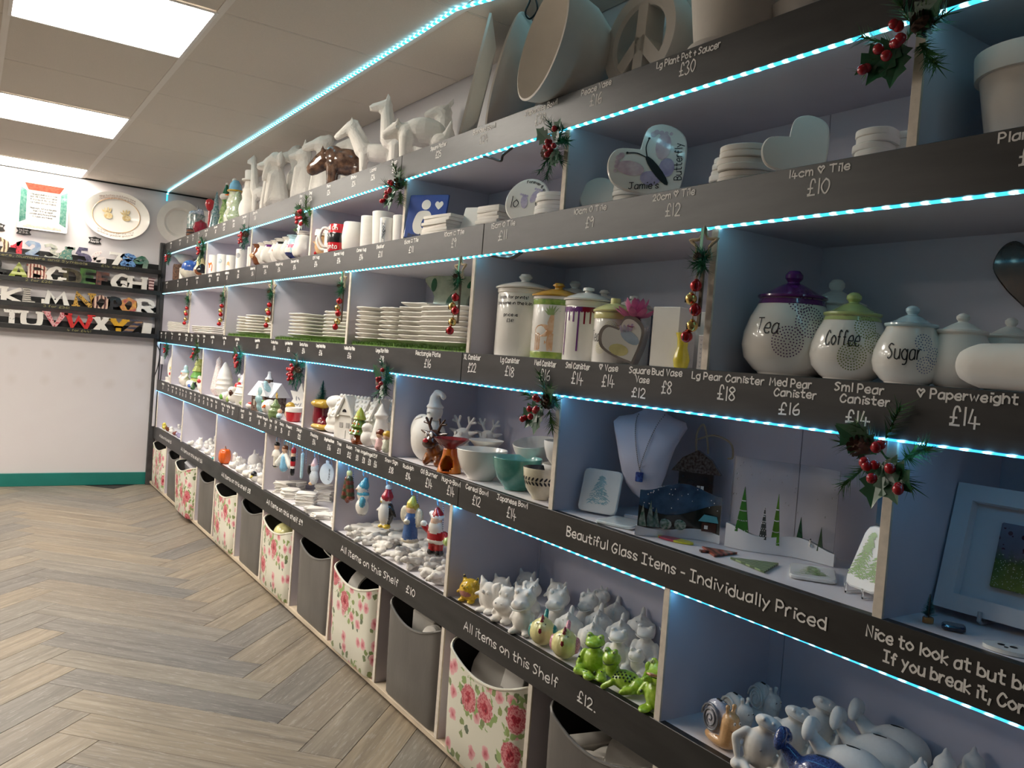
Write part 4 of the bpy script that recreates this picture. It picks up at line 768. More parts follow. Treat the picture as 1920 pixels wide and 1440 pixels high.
animal('lion_figurine', 'faceted white sitting lion with a long muzzle', sit(camelh, []), (1.38, 3.86, 0), -35, .30)
animal('hare_figurine', 'faceted white animal with tall upright ears behind the brown rhino', sit([E_((-.03, 0, .76), (.13, .11, .10)), C_((-.1, 0, .76), (-.26, 0, .72), .08, .05)], ears(.02, .05, .82, .20, .045)), (1.48, 3.72, 0), -40, .325)
rhino = [E_((.05, 0, .58), (.44, .25, .28)), E_((-.2, 0, .62), (.22, .23, .28))]+legs(-.22, .32, .13, .45, .12, .09)+[C_((-.4, 0, .58), (-.62, 0, .38), .2, .14)]+ears(-.42, .12, .74, .10, .05)
animal('rhino_figurine', 'glossy brown ceramic rhino on the top shelf', rhino, (1.355, 3.53, 0), -30, .215, gl('glaze_streaky_brown', (.055, .03, .022), col2=(.20, .11, .07), vs=9), deci=.25)
horse = [E_((.08, 0, .48), (.32, .13, .15))]+legs(-.14, .32, .07, .44, .07, .04)+[C_((-.16, 0, .50), (-.36, 0, .84), .14, .085), C_((-.36, 0, .87), (-.58, 0, .68), .095, .055), C_((-.12, 0, .64), (-.30, 0, .95), .05, .04)]+ears(-.36, .045, .93, .08, .03)
animal('horse_figurine', 'white ceramic horse with a wavy mane beside the brown rhino', horse, (1.375, 3.26, 0), -32, .262, deci=.4)
llama = [E_((.08, 0, .42), (.26, .13, .15))]+legs(-.08, .26, .07, .36, .075, .055)+[C_((-.16, 0, .44), (-.22, 0, .84), .12, .075), C_((-.22, 0, .86), (-.40, 0, .82), .08, .05)]+ears(-.2, .05, .9, .12, .035)
animal('llama_figurine', 'faceted white llama with upright ears', llama, (1.40, 3.035, 0), -30, .315)
bear = [E_((.10, 0, .66), (.46, .27, .30)), E_((-.22, 0, .60), (.26, .22, .24))]+legs(-.26, .36, .15, .5, .14, .11)+[C_((-.45, 0, .66), (-.66, 0, .54), .17, .10)]+ears(-.44, .12, .78, .08, .05)
animal('bear_figurine', 'faceted white walking bear, large at the shelf edge', bear, (1.36, 2.80, 0), -28, .185)
animal('ox_figurine', 'white animal with swept back horns peeping over the walking bear', sit([E_((-.03, 0, .82), (.12, .10, .09)), C_((-.1, 0, .82), (-.24, 0, .77), .08, .05)], ears(.02, .05, .88, .12, .03, .08)), (1.53, 2.93, 0), -30, .30)
animal('rabbit_figurine', 'white crouching rabbit with large ears near the square platter', [E_((.1, 0, .3), (.4, .24, .28)), E_((-.3, 0, .45), (.2, .16, .16))]+ears(-.24, .07, .55, .30, .07, .10), (1.47, 2.70, 0), -25, .20)
# big dishes leaning on the wall
sqp = MB().loft([[(p[0]*k, p[1]*k, z) for p in rrect(.36, .40, .012, 2)] for k, z in ((.62, 0), (1, .038), (1, .046), (.95, .046), (.64, .012), (.62, .010))])
rest(put('square_platter', sqp.mesh('square_platter', bisque, 30), None, (1.41, 2.43, 2.08), 0, 'large white square platter standing on edge on the top shelf', 'plate', rot=facing(28, 10)), t1)
def stand(label, loc, az):
    t = thing('plate_stand', label, 'stand', loc, math.radians(-az)); mb = MB()
    for s in (-.04, .04): mb.tube([(-.05, s, .03), (-.045, s, .0025), (.05, s, .0025), (.06, s, .13)], .0022, 6)
    mb.tube([(.05, -.04, .0025), (.05, .04, .0025)], .0022, 6); mb.build('frame', wire_m, t); return t
stand('thin black wire stand behind the square platter', (1.46, 2.38, t1), 28)
shallow = [(0, 0), (.075, 0), (.08, .008), (.125, .04), (.165, .085), (.178, .108), (.184, .112), (.186, .106), (.172, .078), (.13, .03), (.09, .012), (0, .012)]
turned('banded_bowl', 'large white banded bowl standing on its rim', 'bowl', shallow, bisque, (1.425, 2.13, 2.08), 44, rot=facing(36, 14), z=t1)
deep = [(r*.83, z*.85) for r, z in [(0, -.01), (.07, -.01), (.075, .0), (.12, .03), (.158, .09), (.176, .16), (.185, .215), (.178, .217), (.166, .16), (.148, .09), (.11, .042), (.05, .02), (0, .018)]]
turned('large_bowl', 'deep white bowl on its side showing its hollow inside', 'bowl', deep, bisque, (1.405, 1.80, 2.05), 48, rot=facing(12, 8), z=t1)
def peace(label, loc, az, R=.128):
    mb = MB(); n = 48; w2 = .034
    def ring(r, x): return [(x, r*math.cos(2*PI*k/n), r*math.sin(2*PI*k/n)) for k in range(n)]
    rr = [(R-.004, -w2), (R, -w2+.008), (R, w2-.008), (R-.004, w2), (R-.034, w2), (R-.042, w2-.008), (R-.042, -w2+.008), (R-.034, -w2), (R-.004, -w2)]
    mb.loft([ring(r, x) for r, x in rr], cap=False)
    for a in (90, 270, 225, 315):
        d = Vector((0, math.cos(math.radians(a)), math.sin(math.radians(a)))); s = Vector((0, -d.z, d.y))*.017
        V = [p+Vector((x, 0, 0)) for x in (-w2+.004, w2-.004) for p in (-s, s, d*(R-.035)+s, d*(R-.035)-s)]; mb.add(V, [(0, 1, 2, 3), (7, 6, 5, 4), (0, 4, 5, 1), (1, 5, 6, 2), (2, 6, 7, 3), (3, 7, 4, 0)])
    return rest(put('peace_vase', mb.mesh('peace_vase', bisque, 40), None, loc, 0, label, 'vase', rot=(0, .05, math.radians(-az))), t1)
peace('white round peace sign vase at the front of the top shelf', (1.39, 1.60, 2.05), -2); peace('white peace sign vase partly hidden behind the first one', (1.49, 1.52, 2.05), 0, .125)
t = thing('plant_pot', 'tall white plant pot in its saucer on the top shelf', 'plant pot', (1.375, 1.30, t1))
MB().lathe([(0, .006), (.078, .006), (.083, .012), (.10, .15), (.105, .20), (.112, .20), (.112, .235), (.104, .235), (.10, .20), (.08, .02), (0, .02)], 40).build('pot', bisque, t); MB().lathe([(0, 0), (.075, 0), (.092, .012), (.10, .024), (.094, .026), (.086, .012), (0, .01)], 40).build('saucer', bisque, t)
turned('shallow_dish', 'white shallow dish beyond the tall plant pot', 'bowl', [(0, 0), (.05, 0), (.075, .03), (.095, .10), (.09, .102), (.07, .035), (0, .01)], bisque, (1.47, 1.17, 0), 32, z=t1)
# ---------------------------------------------------------------- second shelf: mugs and tiles
t2 = T[2]+.001
turned('wicker_pot', 'brown wicker textured pen pot in the far corner', 'pot', [(0, 0), (.05, 0), (.056, .02), (.058, .12), (.054, .135), (.048, .13), (.046, .03), (0, .03)], mat('wicker_weave', (.10, .045, .025), .6, var=.7, vs=80, bump=.5, bs=120), (1.345, 6.75, 0), 20, z=t2)
turned('wicker_pot', 'wicker pot behind the blue whale bank', 'pot', [(0, 0), (.05, 0), (.055, .02), (.056, .09), (.052, .10), (.046, .09), (0, .08)], mat('wicker_weave_pale', (.22, .14, .08), .6, var=.6, vs=80, bump=.5, bs=120), (1.39, 6.42, 0), 20, z=t2)
turned('box_sign', 'white upright card between the wicker pots', 'sign', [(0, 0), (.018, 0), (.018, .10), (0, .10)], bisque, (1.32, 6.58, 0), 4, z=t2)
E_b = lambda: None
o = fig('ceramic_bird', 'round white ceramic bird resting on the wicker pot', 'figurine', blob([E_((0, 0, 0), (.055, .07, .045)), E_((-.04, .03, .02), .03), C_((-.06, .04, .02), (-.085, .05, .015), .012, .005)], .008), bisque, (1.365, 6.72, 0), 0); rest(o, t2+.1355)
o = fig('whale_bank', 'blue and cream glazed whale money bank', 'money bank', blob([E_((0, 0, .05), (.055, .075, .05), 0), E_((.0, -.02, .075), (.052, .065, .045), 1), C_((.02, -.06, .09), (.03, -.09, .12), .02, .012, 1)], .008, paint=[E_((0, 0, .02), (.07, .1, .045), 0)]), [gl('glaze_cream', (.74, .70, .58)), G['blue']], (1.305, 6.26, 0), 0, 1.15); rest(o, t2)
o = fig('cow_bank', 'black and cream cow shaped money bank', 'money bank', blob([E_((0, 0, .042), (.05, .055, .045), 0), C_((0, 0, .06), (-.005, 0, .12), .035, .026, 1), C_((0, .02, .13), (0, .035, .15), .008, .005, 1), C_((0, -.02, .13), (0, -.035, .15), .008, .005, 1)], .007, paint=[E_((-.02, .03, .09), (.035, .022, .05), 2), E_((-.02, -.03, .03), (.04, .02, .022), 3), E_((.0, -.05, .06), (.06, .025, .04), 2)]), [gl('glaze_cream_2', (.74, .66, .50)), gl('glaze_straw', (.72, .62, .30)), G['black'], G['brown']], (1.30, 5.88, 0), 0); rest(o, t2)
def mugprof(r0, r1, h, wl=.004): return [(0, 0), (r0*.9, 0), (r0, .004), ((r0+r1)/2, h*.5), (r1, h-.002), (r1-wl/2, h), (r1-wl, h-.003), ((r0+r1)/2-wl, h*.5), (r0-wl, .012), (0, .008)]
def handle(t, r, h, m, ang, sz=1.0, th=.006):
    a = math.radians(ang); d = Vector((math.cos(a), math.sin(a), 0)); P = [d*(r-.003)+Vector((0, 0, h*.82)), d*(r+.020*sz)+Vector((0, 0, h*.84)), d*(r+.032*sz)+Vector((0, 0, h*.52)), d*(r+.018*sz)+Vector((0, 0, h*.22)), d*(r-.004)+Vector((0, 0, h*.20))]
    MB().tube(smoothline(P, 4), th, 8).build('handle', m, t, smooth=60)
def mug(label, loc, r0, r1, h, m=bisque, hm=None, ang=100, prof=None, name='mug', cat='mug'):
    t = thing(name, label, cat, (*loc, t2)); MB().lathe(prof or mugprof(r0, r1, h), 30).build('body', m, t)
    if ang is not None: handle(t, r1*.97, h, hm or m, ang)
    return t
def wrap(t, name, txt, r0, r1, h, z, ang, m, ch=.02, wd=.002, w=None, r_off=.0008):       # text bent around a vessel, centred on compass angle ang
    S, W0 = strokes(txt, ch); f = w/W0 if w else 1; mb = MB()
    for s in S:
        V = []; P = [Vector((p[0]*f-W0*f/2, p[1], 0)) for p in s]
        for i, p in enumerate(P):
            a = P[max(0, i-1)]; b = P[min(len(P)-1, i+1)]; d = (b-a); d = d.normalized() if d.length > 1e-9 else Vector((1, 0, 0)); nn = Vector((-d.y, d.x, 0))*wd/2
            for q in (p+nn, p-nn):
                zz = z+q.y; R = r0+(r1-r0)*max(0, min(1, zz/h)) if not callable(r0) else r0(zz); R += r_off; an = math.radians(ang)+q.x/R; V.append((R*math.cos(an), R*math.sin(an), zz))
        mb.add(V, [(2*i, 2*i+1, 2*i+3, 2*i+2) for i in range(len(P)-1)])
    return mb.build(name, m, t, smooth=0)
def patch(t, name, R, ang, z, pts, m, off=.0007):      # painted shape wrapped on a vessel (R may be a function of z)
    Rf = R if callable(R) else (lambda zz: R); V = []
    for x, y in pts: rr = Rf(z+y)+off; a = math.radians(ang)+x/rr; V.append((rr*math.cos(a), rr*math.sin(a), z+y))
    n = len(V); rr = Rf(z)+off; V.append((rr*math.cos(math.radians(ang)), rr*math.sin(math.radians(ang)), z))
    return MB().add(V, [(i, (i+1) % n, n) for i in range(n)]).build(name, m, t, smooth=0)
t = mug('white mug with an orange fox print, first past the cow pot', (1.29, 5.485), .033, .034, .122, glaze, ang=None); patch(t, 'fox_print', lambda z: .0337, 205, .045, [(-.02, -.03), (.02, -.03), (.022, .01), (.014, .03), (0, .022), (-.014, .03), (-.022, .01)], G['orange'])
t = mug('white mug with a pale blue brushed print', (1.295, 5.27), .038, .040, .112, glaze, ang=60); patch(t, 'blue_print', lambda z: .0395, 215, .07, circ(.02, 12, sy=.8), gl('glaze_wash_blue', (.62, .70, .72), col2=(.40, .50, .56), vs=60))
t = mug('small white mug with a tiny brown animal print', (1.292, 5.06), .034, .034, .094, glaze, ang=60); patch(t, 'animal_print', lambda z: .034, 215, .04, [(-.012, -.012), (.012, -.012), (.010, .008), (.004, .016), (-.008, .010)], G['peach'])
t = mug('tall white mug with red flag stripe and a grey round print', (1.295, 4.87), .030, .031, .118, glaze, ang=100); patch(t, 'round_print', lambda z: .0308, 215, .08, circ(.015, 14), G['grey'])
for k in range(3): patch(t, 'red_stripe', lambda z: .0308, 165, .066+.012*k, [(-.006, -.003), (.006, -.003), (.006, .003), (-.006, .003)], G['red'])
turned('beaker', 'plain white slim beaker tucked against the divider', 'mug', mugprof(.024, .025, .118), bisque, (1.30, 4.68, 0), 24, z=t2)
def cmug(label, y, x, prims, mats, s=.115, ang=70, hm=None, paint=()):
    t = thing('character_mug', label, 'mug', (x, y, t2)); R = .36
    base = [C_((0, 0, .34), (0, 0, .64), .35, .35)]
    put('body', skin(blob(base+prims, .05, paint=paint), mats), t, scale=s)
    MB().lathe([(R*s*.8, 0), (R*s*.95, -.001), (R*s*.98, .002), (R*s*.9, .003), (R*s*.72, -.012), (0, -.013)], 24, o=(0, 0, s*.985)).build('rim', mats[0], t); handle(t, R*s, s, hm or mats[0], ang); return t
face = [E_((-.32, 0, .5), (.1, .09, .08), 1)]
cmug('brown glazed reindeer mug with a red nose', 4.487, 1.287, [E_((-.33, 0, .45), (.13, .14, .12), 1), E_((-.42, 0, .5), .06, 2), C_((-.1, .3, .75), (-.1, .42, .9), .06, .03), C_((-.1, -.3, .75), (-.1, -.42, .9), .06, .03)], [G['brown'], G['peach'], G['red']])
cmug('plain white bear face mug after the reindeer mug', 4.40, 1.29, [E_((-.33, 0, .45), (.13, .14, .12)), E_((0, .25, .95), .09), E_((0, -.25, .95), .09)], [bisque])
cmug('white bearded santa mug with a plum hat', 4.305, 1.29, [E_((-.28, 0, .35), (.16, .22, .26), 1), E_((-.36, 0, .56), .06, 2)], [bisque, bisque, G['skin'], G['purple']], paint=[E_((0, 0, 1.0), (.6, .6, .26), 3)])
cmug('plain white penguin mug beside the santa mug', 4.21, 1.30, [E_((-.3, .1, .5), (.1, .1, .12)), C_((-.35, 0, .45), (-.46, 0, .42), .06, .02), C_((0, .3, .6), (-.1, .42, .25), .07, .05)], [bisque])
cmug('white snowman mug with a black bowler hat', 4.105, 1.288, [E_((-.2, 0, .42), (.22, .28, .28)), C_((-.36, 0, .5), (-.48, 0, .48), .05, .02, 2)], [bisque, G['black'], G['orange']], paint=[E_((-.1, .0, .95), (.5, .5, .22), 1)])
cmug('plain white snowman mug with stub nose', 4.005, 1.295, [E_((-.2, 0, .42), (.22, .28, .28)), C_((-.36, 0, .5), (-.48, 0, .48), .05, .02)], [bisque])
cmug('pale blue and navy penguin mug with a pink scarf', 3.905, 1.285, [E_((-.24, 0, .35), (.18, .24, .24), 1)], [G['paleblue'], bisque, G['navy'], G['pink']], paint=[E_((0, 0, .12), (.6, .6, .2), 2), E_((0, 0, .55), (.6, .6, .07), 3), E_((-.3, 0, .36), (.16, .2, .12), 1)])
cmug('plain white pleated elf mug at the divider', 3.795, 1.29, [E_((-.2+.0, s*.2, .3), (.18, .14, .26)) for s in (-1, 1)], [bisque], s=.125)
t = thing('elf_mug', 'elf face mug with a curled red hat handle', 'mug', (1.29, 3.545, t2)); put('body', skin(blob([C_((0, 0, .3), (0, 0, .6), .33, .32, 0), E_((-.3, -.1, .45), (.08, .07, .07), 0), C_((-.2, .3, .5), (-.25, .46, .58), .06, .03, 0)], .05), [G['peach']]), t, scale=.11)
MB().lathe([(.036, .085), (.037, .095), (.034, .112), (.030, .112), (.030, .09), (0, .088)], 24).build('hat_band', bisque, t); MB().tube(smoothline([(-.01, .03, .10), (-.012, .062, .098), (-.014, .082, .06), (-.012, .072, .02), (-.01, .045, .010)], 4), [.011]*16+[.009], 10).build('red_curl', G['red'], t, smooth=60)
t = mug('white santa belly mug with a loop handle, before the red one', (1.31, 3.475), .036, .038, .115, bisque, ang=150)
t = thing('santa_mug', 'red barrel mug with black belt and santa lettering', 'mug', (1.30, 3.375, t2)); pr = [(0, 0), (.040, 0), (.046, .006), (.050, .06), (.046, .116), (.044, .12), (.041, .117), (.045, .06), (.04, .012), (0, .01)]
MB().lathe(pr, 32).build('body', G['red'], t); MB().lathe([(.0502, .042), (.0508, .044), (.0512, .062), (.0508, .08), (.0500, .082)], 32).build('belt', G['black'], t); handle(t, .048, .12, bisque, 150, 1.1, .007)
Rb = lambda z: .0505-.004*abs(z-.06)/.06
wrap(t, 'mug_lettering', 'Oh Oh', Rb, None, 1, .093, 205, bisque, .016, .0028, .062, .002); wrap(t, 'mug_lettering', 'Santa', Rb, None, 1, .015, 205, bisque, .018, .003, .066, .002)
turned('barrel_mug', 'plain white barrel mug, fat and rounded', 'mug', [(0, 0), (.036, 0), (.043, .01), (.047, .06), (.041, .114), (.038, .118), (.035, .112), (.04, .06), (0, .012)], bisque, (1.305, 3.235, 0), 30, z=t2)
turned('cone_mug', 'plain white cone mug beside the barrel mug', 'mug', mugprof(.032, .035, .137), bisque, (1.33, 3.135, 0), 28, z=t2)
turned('beaker', 'tall plain white beaker, widest of the row', 'mug', mugprof(.036, .044, .150), bisque, (1.355, 3.06, 0), 30, z=t2)
t = thing('name_beaker', 'small white beaker with a grey handwritten name strip', 'mug', (1.315, 2.93, t2)); MB().lathe(mugprof(.025, .028, .108), 28).build('body', glaze, t); patch(t, 'grey_strip', lambda z: .025+.003*z/.108, 215, .054, [(-.009, -.042), (.009, -.042), (.009, .042), (-.009, .042)], G['grey'] if 0 else gl('glaze_silver_strip', (.58, .60, .62)))
S, W0 = strokes('Logan', .012); mb = MB()
for s in S:
    P = [(-.005+p[1]*.95, -.030+p[0]/W0*.06) for p in s]; V = []
    for i, p in enumerate(P):
        a, b = P[max(0, i-1)], P[min(len(P)-1, i+1)]; d = Vector((b[0]-a[0], b[1]-a[1], 0)); d = d.normalized() if d.length > 1e-9 else Vector((1, 0, 0))
        for sg in (-1, 1):
            x, z = -(p[0]-d.y*sg*.0009), .054-(p[1]+d.x*sg*.0009); rr = .025+.003*z/.108+.0016; an = math.radians(215)+x/rr; V.append((rr*math.cos(an), rr*math.sin(an), z))
    mb.add(V, [(2*i, 2*i+1, 2*i+3, 2*i+2) for i in range(len(P)-1)])
mb.build('name_lettering', ink, t, smooth=0)
turned('beaker', 'plain white beaker next to the divider behind the blue sign', 'mug', mugprof(.026, .030, .116), bisque, (1.345, 2.875, 0), 28, z=t2)
# tiles ----------------------------------------------------------------
def slabobj(name, label, cat, outline, th, m, loc, az, lean, z, spin=0, group=None, b=.003):
    """flat tile standing up: outline in (right, up) seen from its front, leaning back"""
    t = thing(name, label, cat, loc, group=group, rot=(0, math.radians(lean), math.radians(az))); mb = MB(); n = len(outline); cx = sum(p[0] for p in outline)/n; cy = sum(p[1] for p in outline)/n
    def ring(x, k): return [(x, -(cx+(p[0]-cx)*(1-k/max(.01, math.hypot(p[0]-cx, p[1]-cy)))), cy+(p[1]-cy)*(1-k/max(.01, math.hypot(p[0]-cx, p[1]-cy)))) for p in outline]
    mb.loft([ring(0, b), ring(b*.7, 0), ring(th-b*.7, 0), ring(th, b)]); mb.build('tile', m, t, smooth=30); rest(t, z); return t
FR, UP = Vector((0, -1, 0)), Vector((0, 0, 1))
def sq_(w, h=None, r=.004): return [(p[0], p[1]+(h or w)/2) for p in rrect(w, h or w, r, 2)]
def paint(t, name, pts, m, x=-.0006): return MB().prism(pts, (x, 0, 0), FR, UP, (-.0004, 0, 0)).build(name, m, t, smooth=0)
def small_easel(loc, az, m=None, h=.09):
    t = thing('tile_easel', None, 'stand', loc, math.radians(az)); mb = MB()
    for s in (-.018, .018): mb.tube([(-.022, s, .014), (-.020, s, .0018), (.03, s, .0018), (.012, s, h)], .0016, 5)
    mb.tube([(.03, -.018, .0018), (.03, .018, .0018)], .0016, 5); mb.build('frame', m or mat('clear_plastic', (.8, .8, .8), .1, alpha=1, trans=.8), t); return t
blue_t = gl('glaze_sign_blue', (.035, .085, .33), var=.08)
t = slabobj('sign_tile', 'blue tile sign with a white nursing mother symbol', 'tile', sq_(.155), .008, blue_t, (1.285, 2.565, t2), 32, 10, t2)
cream = mat('sign_white', (.85, .82, .76), .3, coat=.5)
paint(t, 'symbol_head', circ(.018, 18, -.006, .118), cream); paint(t, 'heart', [(x*1.0+.045, y+.10) for x, y in heart(.032, .030)], cream)
body = smoothline([(-.04, .022, 0), (-.048, .05, 0), (-.038, .085, 0), (-.02, .096, 0), (.01, .094, 0), (.022, .075, 0), (.012, .072, 0), (-.004, .074, 0), (-.014, .055, 0), (-.010, .035, 0), (.016, .030, 0), (.022, .042, 0), (.030, .030, 0), (.022, .014, 0), (-.02, .012, 0)], 3, True)
paint(t, 'symbol_body', [(p.x, p.y) for p in body], cream); paint(t, 'symbol_baby_head', circ(.013, 14, .015, .060), cream); paint(t, 'symbol_baby_face', circ(.009, 14, .017, .061), blue_t, -.0012)
write('sign_lettering', 'Breast Feeding', (-.0012, 0, .004), FR, UP, .010, .0018, ink, t, .12)
tilest = mat('bisque_tile', (.84, .80, .74), .85)
def stack(name, labelf, cat, me, m, loc, n, h, group, z, jit=.004, rz=0, rj=.06, seed=0):
    r2 = random.Random(seed); out = []
    for k in range(n):
        o_ = 'top' if k == n-1 else 'bottom' if k == 0 else ['', 'second', 'third', 'fourth', 'fifth', 'sixth', 'seventh', 'eighth', 'ninth'][k]
        lab = labelf.replace('%', f'{o_}' if k in (0, n-1) else f'{o_} from bottom')
        out.append(put(name, me, None, (loc[0]+r2.uniform(-jit, jit), loc[1]+r2.uniform(-jit, jit), z+k*h+.0002*k), rz+r2.uniform(-rj, rj), lab, cat, group))
    return out
def tile_me(o, th=.0075, m=tilest, name='tile'): return MB().loft([[(p[0]*k, p[1]*k, z) for p in o] for z, k in ((0, .985), (.0015, 1), (th-.0015, 1), (th, .985))]).mesh(name, m, 30)
s15, s10 = tile_me(rrect(.152, .152, .004, 2), .0105), tile_me(rrect(.10, .10, .003, 2), .0105)
stack('square_tile', 'white square tile, % of the stack beside the blue sign', 'tile', s15, tilest, (1.345, 2.46, 0), 6, .0108, 'square tiles in the larger stack', t2, rz=.1, seed=1)
slabobj('square_tile', 'white square tile leaning up between the two tile stacks', 'tile', sq_(.10), .007, tilest, (1.34, 2.33, t2), 28, 20, t2)
stack('square_tile', 'small white square tile, % of the stack left of the love tile', 'tile', s10, tilest, (1.335, 2.155, 0), 6, .0108, 'square tiles in the smaller stack', t2, rz=.15, seed=2)
t = slabobj('round_tile', 'round white tile painted love with lilac footprints', 'tile', circ(.070, 36, 0, .070), .008, glaze, (1.315, 1.995, t2), 30, 14, t2)
lil = gl('glaze_lilac_wash', (.46, .40, .58), col2=(.66, .60, .72), vs=60)
for cx, cy, a in ((-.008, .066, .2), (.022, .082, -.4)):
    paint(t, 'footprint', [(cx+q[0]*math.cos(a)-q[1]*math.sin(a), cy+q[0]*math.sin(a)+q[1]*math.cos(a)) for q in circ(.011, 12, 0, 0, 1.9)], lil)
    for k in range(4): paint(t, 'toe_print', circ(.0035, 8, cx-.012*math.sin(a)*2-.010+.007*k, cy+.024-.002*k), lil)
write('love_lettering', 'lo', (-.0013, .035, .048), FR, UP, .034, .0024, ink, t, .030); write('love_lettering', 'e', (-.0013, -.042, .052), FR, UP, .034, .0024, ink, t, .024)
rim_txt = MB(); S, W0 = strokes('Forever & ever', .008)
for s in S:
    P = []
    for p in s:
        a = math.radians(100)-p[0]/W0*1.6; R_ = .055+p[1]; P.append((R_*math.cos(a), .070+R_*math.sin(a)))
    rim_txt.ribbon(P, .0016, (-.0012, 0, 0), FR, UP)
rim_txt.build('rim_lettering', ink, t, smooth=0)
r15, r10 = tile_me(circ(.062, 36), .0115), tile_me(circ(.048, 32), .0105)
stack('round_tile', 'white round tile, % of the stack right of the love tile', 'tile', r15, tilest, (1.385, 1.925, 0), 7, .0118, 'round tiles in the larger stack', t2, seed=3)
slabobj('round_tile', 'plain white round tile leaning beyond the divider', 'tile', circ(.049, 32, 0, .049), .007, tilest, (1.315, 1.67, t2), 32, 18, t2)
stack('round_tile', 'white round tile, % of the stack left of the butterfly heart', 'tile', r10, tilest, (1.365, 1.585, 0), 6, .0108, 'round tiles in the smaller stack', t2, seed=4)
t = slabobj('heart_tile', 'large white heart tile with a footprint butterfly', 'tile', heart(.195, .19), .009, glaze, (1.325, 1.385, t2), 40, 16, t2)
t.rotation_euler = (Matrix.Rotation(math.radians(40), 3, 'Z') @ Matrix.Rotation(math.radians(14), 3, 'Y') @ Matrix.Rotation(math.radians(-38), 3, 'X')).to_euler(); rest(t, t2)
pk = gl('glaze_pink_wash', (.62, .42, .50), col2=(.80, .66, .68), vs=40); pu = gl('glaze_purple_wash', (.38, .33, .55), col2=(.58, .52, .70), vs=40)
def leafp(cx, cy, l, w_, a, n=14): return [(cx+l*math.cos(2*PI*k/n)*math.cos(a)-w_*math.sin(2*PI*k/n)*math.sin(a), cy+l*math.cos(2*PI*k/n)*math.sin(a)+w_*math.sin(2*PI*k/n)*math.cos(a)) for k in range(n)]
for sg in (-1, 1):
    paint(t, 'foot_wing', leafp(sg*.045, .128, .034, .018, sg*.9), pk); paint(t, 'heel_wing', leafp(sg*.022, .078, .024, .018, sg*.9), pu)
    for k in range(5): paint(t, 'toe_print', circ(.0075-.0008*k, 10, sg*(.052+.009*(k-1)*.9), .172-.004*abs(k-1)-.004*k), pk)
    P = smoothline([(0, .125, 0), (sg*.012, .150, 0), (sg*.03, .165, 0)], 5); MB().ribbon([(p.x, p.y) for p in P], .0028, (-.0016, 0, 0), FR, UP).build('antenna', ink, t, smooth=0); paint(t, 'antenna_tip', circ(.003, 8, sg*.03, .165), ink, -.0016)
paint(t, 'butterfly_body', leafp(0, .085, .046, .0095, PI/2), ink, -.0014)
def slant(txt, ang, ox, oy, w_, ch=.016):
    S, W0 = strokes(txt, ch); mb = MB(); c, s_ = math.cos(ang), math.sin(ang)
    for s in S: mb.ribbon([(ox+(p[0]/W0*w_)*c-p[1]*s_, oy+(p[0]/W0*w_)*s_+p[1]*c) for p in s], .0020, (-.0014, 0, 0), FR, UP)
    mb.build('name_lettering', ink, t, smooth=0)
slant("Jamie's", -.62, -.076, .085, .072); slant('Butterfly', .98, .032, .032, .095)
h20, h14 = tile_me([(p[0], p[1]-.09) for p in heart(.195, .18)], .0125), tile_me([(p[0], p[1]-.065) for p in heart(.135, .125)], .0125)
stack('heart_tile', 'large white heart tile, % of the stack right of the butterfly', 'tile', h20, tilest, (1.375, 1.20, 0), 6, .0128, 'large heart tiles in a stack', t2, rz=.9, seed=5, rj=.04)
t = slabobj('heart_tile', 'plain white heart tile leaning on its point between stacks', 'tile', heart(.135, .125), .008, tilest, (1.325, 1.0, t2), 40, 16, t2)
t.rotation_euler = (Matrix.Rotation(math.radians(40), 3, 'Z') @ Matrix.Rotation(math.radians(14), 3, 'Y') @ Matrix.Rotation(math.radians(-40), 3, 'X')).to_euler(); rest(t, t2)
stack('heart_tile', 'small white heart tile, % of the stack by the divider', 'tile', h14, tilest, (1.375, .905, 0), 5, .0128, 'small heart tiles in a stack', t2, rz=2.6, seed=6, rj=.04)
turned('plant_pot', 'cream plant pot with a collar at the right edge', 'plant pot', [(0, 0), (.062, 0), (.066, .004), (.083, .108), (.090, .108), (.093, .145), (.086, .147), (.08, .108), (.06, .012), (0, .012)], bisque, (1.375, .655, 0), 40, z=t2)
# ---------------------------------------------------------------- third shelf: plates on the grass mat, canisters
t3 = T[3]+.001
grass_m = mat('artificial_grass', (.10, .20, .025), .6, var=.5, vs=90)
for gi, (ya, yb, w_) in enumerate([(2.19, 3.088, 'nearest the canisters'), (3.118, 4.06, 'in the middle cell'), (4.09, 4.955, 'farthest along, under the small stack')]):
    mat_ = thing('grass_mat', f'artificial grass mat under the plates {w_}', 'mat', (XF+.003, 0, t3), group='grass mats')
    MB().box(.016, .325, ya, yb, 0, .004).build('backing', grass_m, mat_, smooth=0); r2 = random.Random(gi); mb = MB()
    for k in range(5200):
        y = r2.uniform(ya, yb); x = .016+r2.uniform(0, 1)**2*.30; a = r2.uniform(0, 2*PI); l = r2.uniform(.008, .017); dx_, dy_ = r2.gauss(0, .005), r2.gauss(0, .005)
        mb.add([(x-.0009*math.cos(a), y-.0009*math.sin(a), .004), (x+.0009*math.cos(a), y+.0009*math.sin(a), .004), (x+dx_, y+dy_, .004+l)], [(0, 1, 2)])
    mb.build('grass_blades', grass_m, mat_, smooth=0, kind='stuff')
def plate_me(o, h=.016, m=bisque, rim=.78):
    return MB().loft([[(p[0]*k, p[1]*k, z) for p in o] for z, k in ((0, .68), (.001, .70), (h*.6, .95), (h-.003, 1), (h, .99), (h*.72, rim), (h*.45, rim*.92))]).mesh('plate', m, 40)
rp = [plate_me(circ(r, 40)) for r in (.075, .10, .125)]; sp_ = plate_me(rrect(.20, .20, .02, 4)); rect = plate_me(rrect(.16, .30, .02, 4)); starm = plate_me([(p.x, p.y) for p in smoothline([(*p, 0) for p in star(.11, .08)], 3, True)])
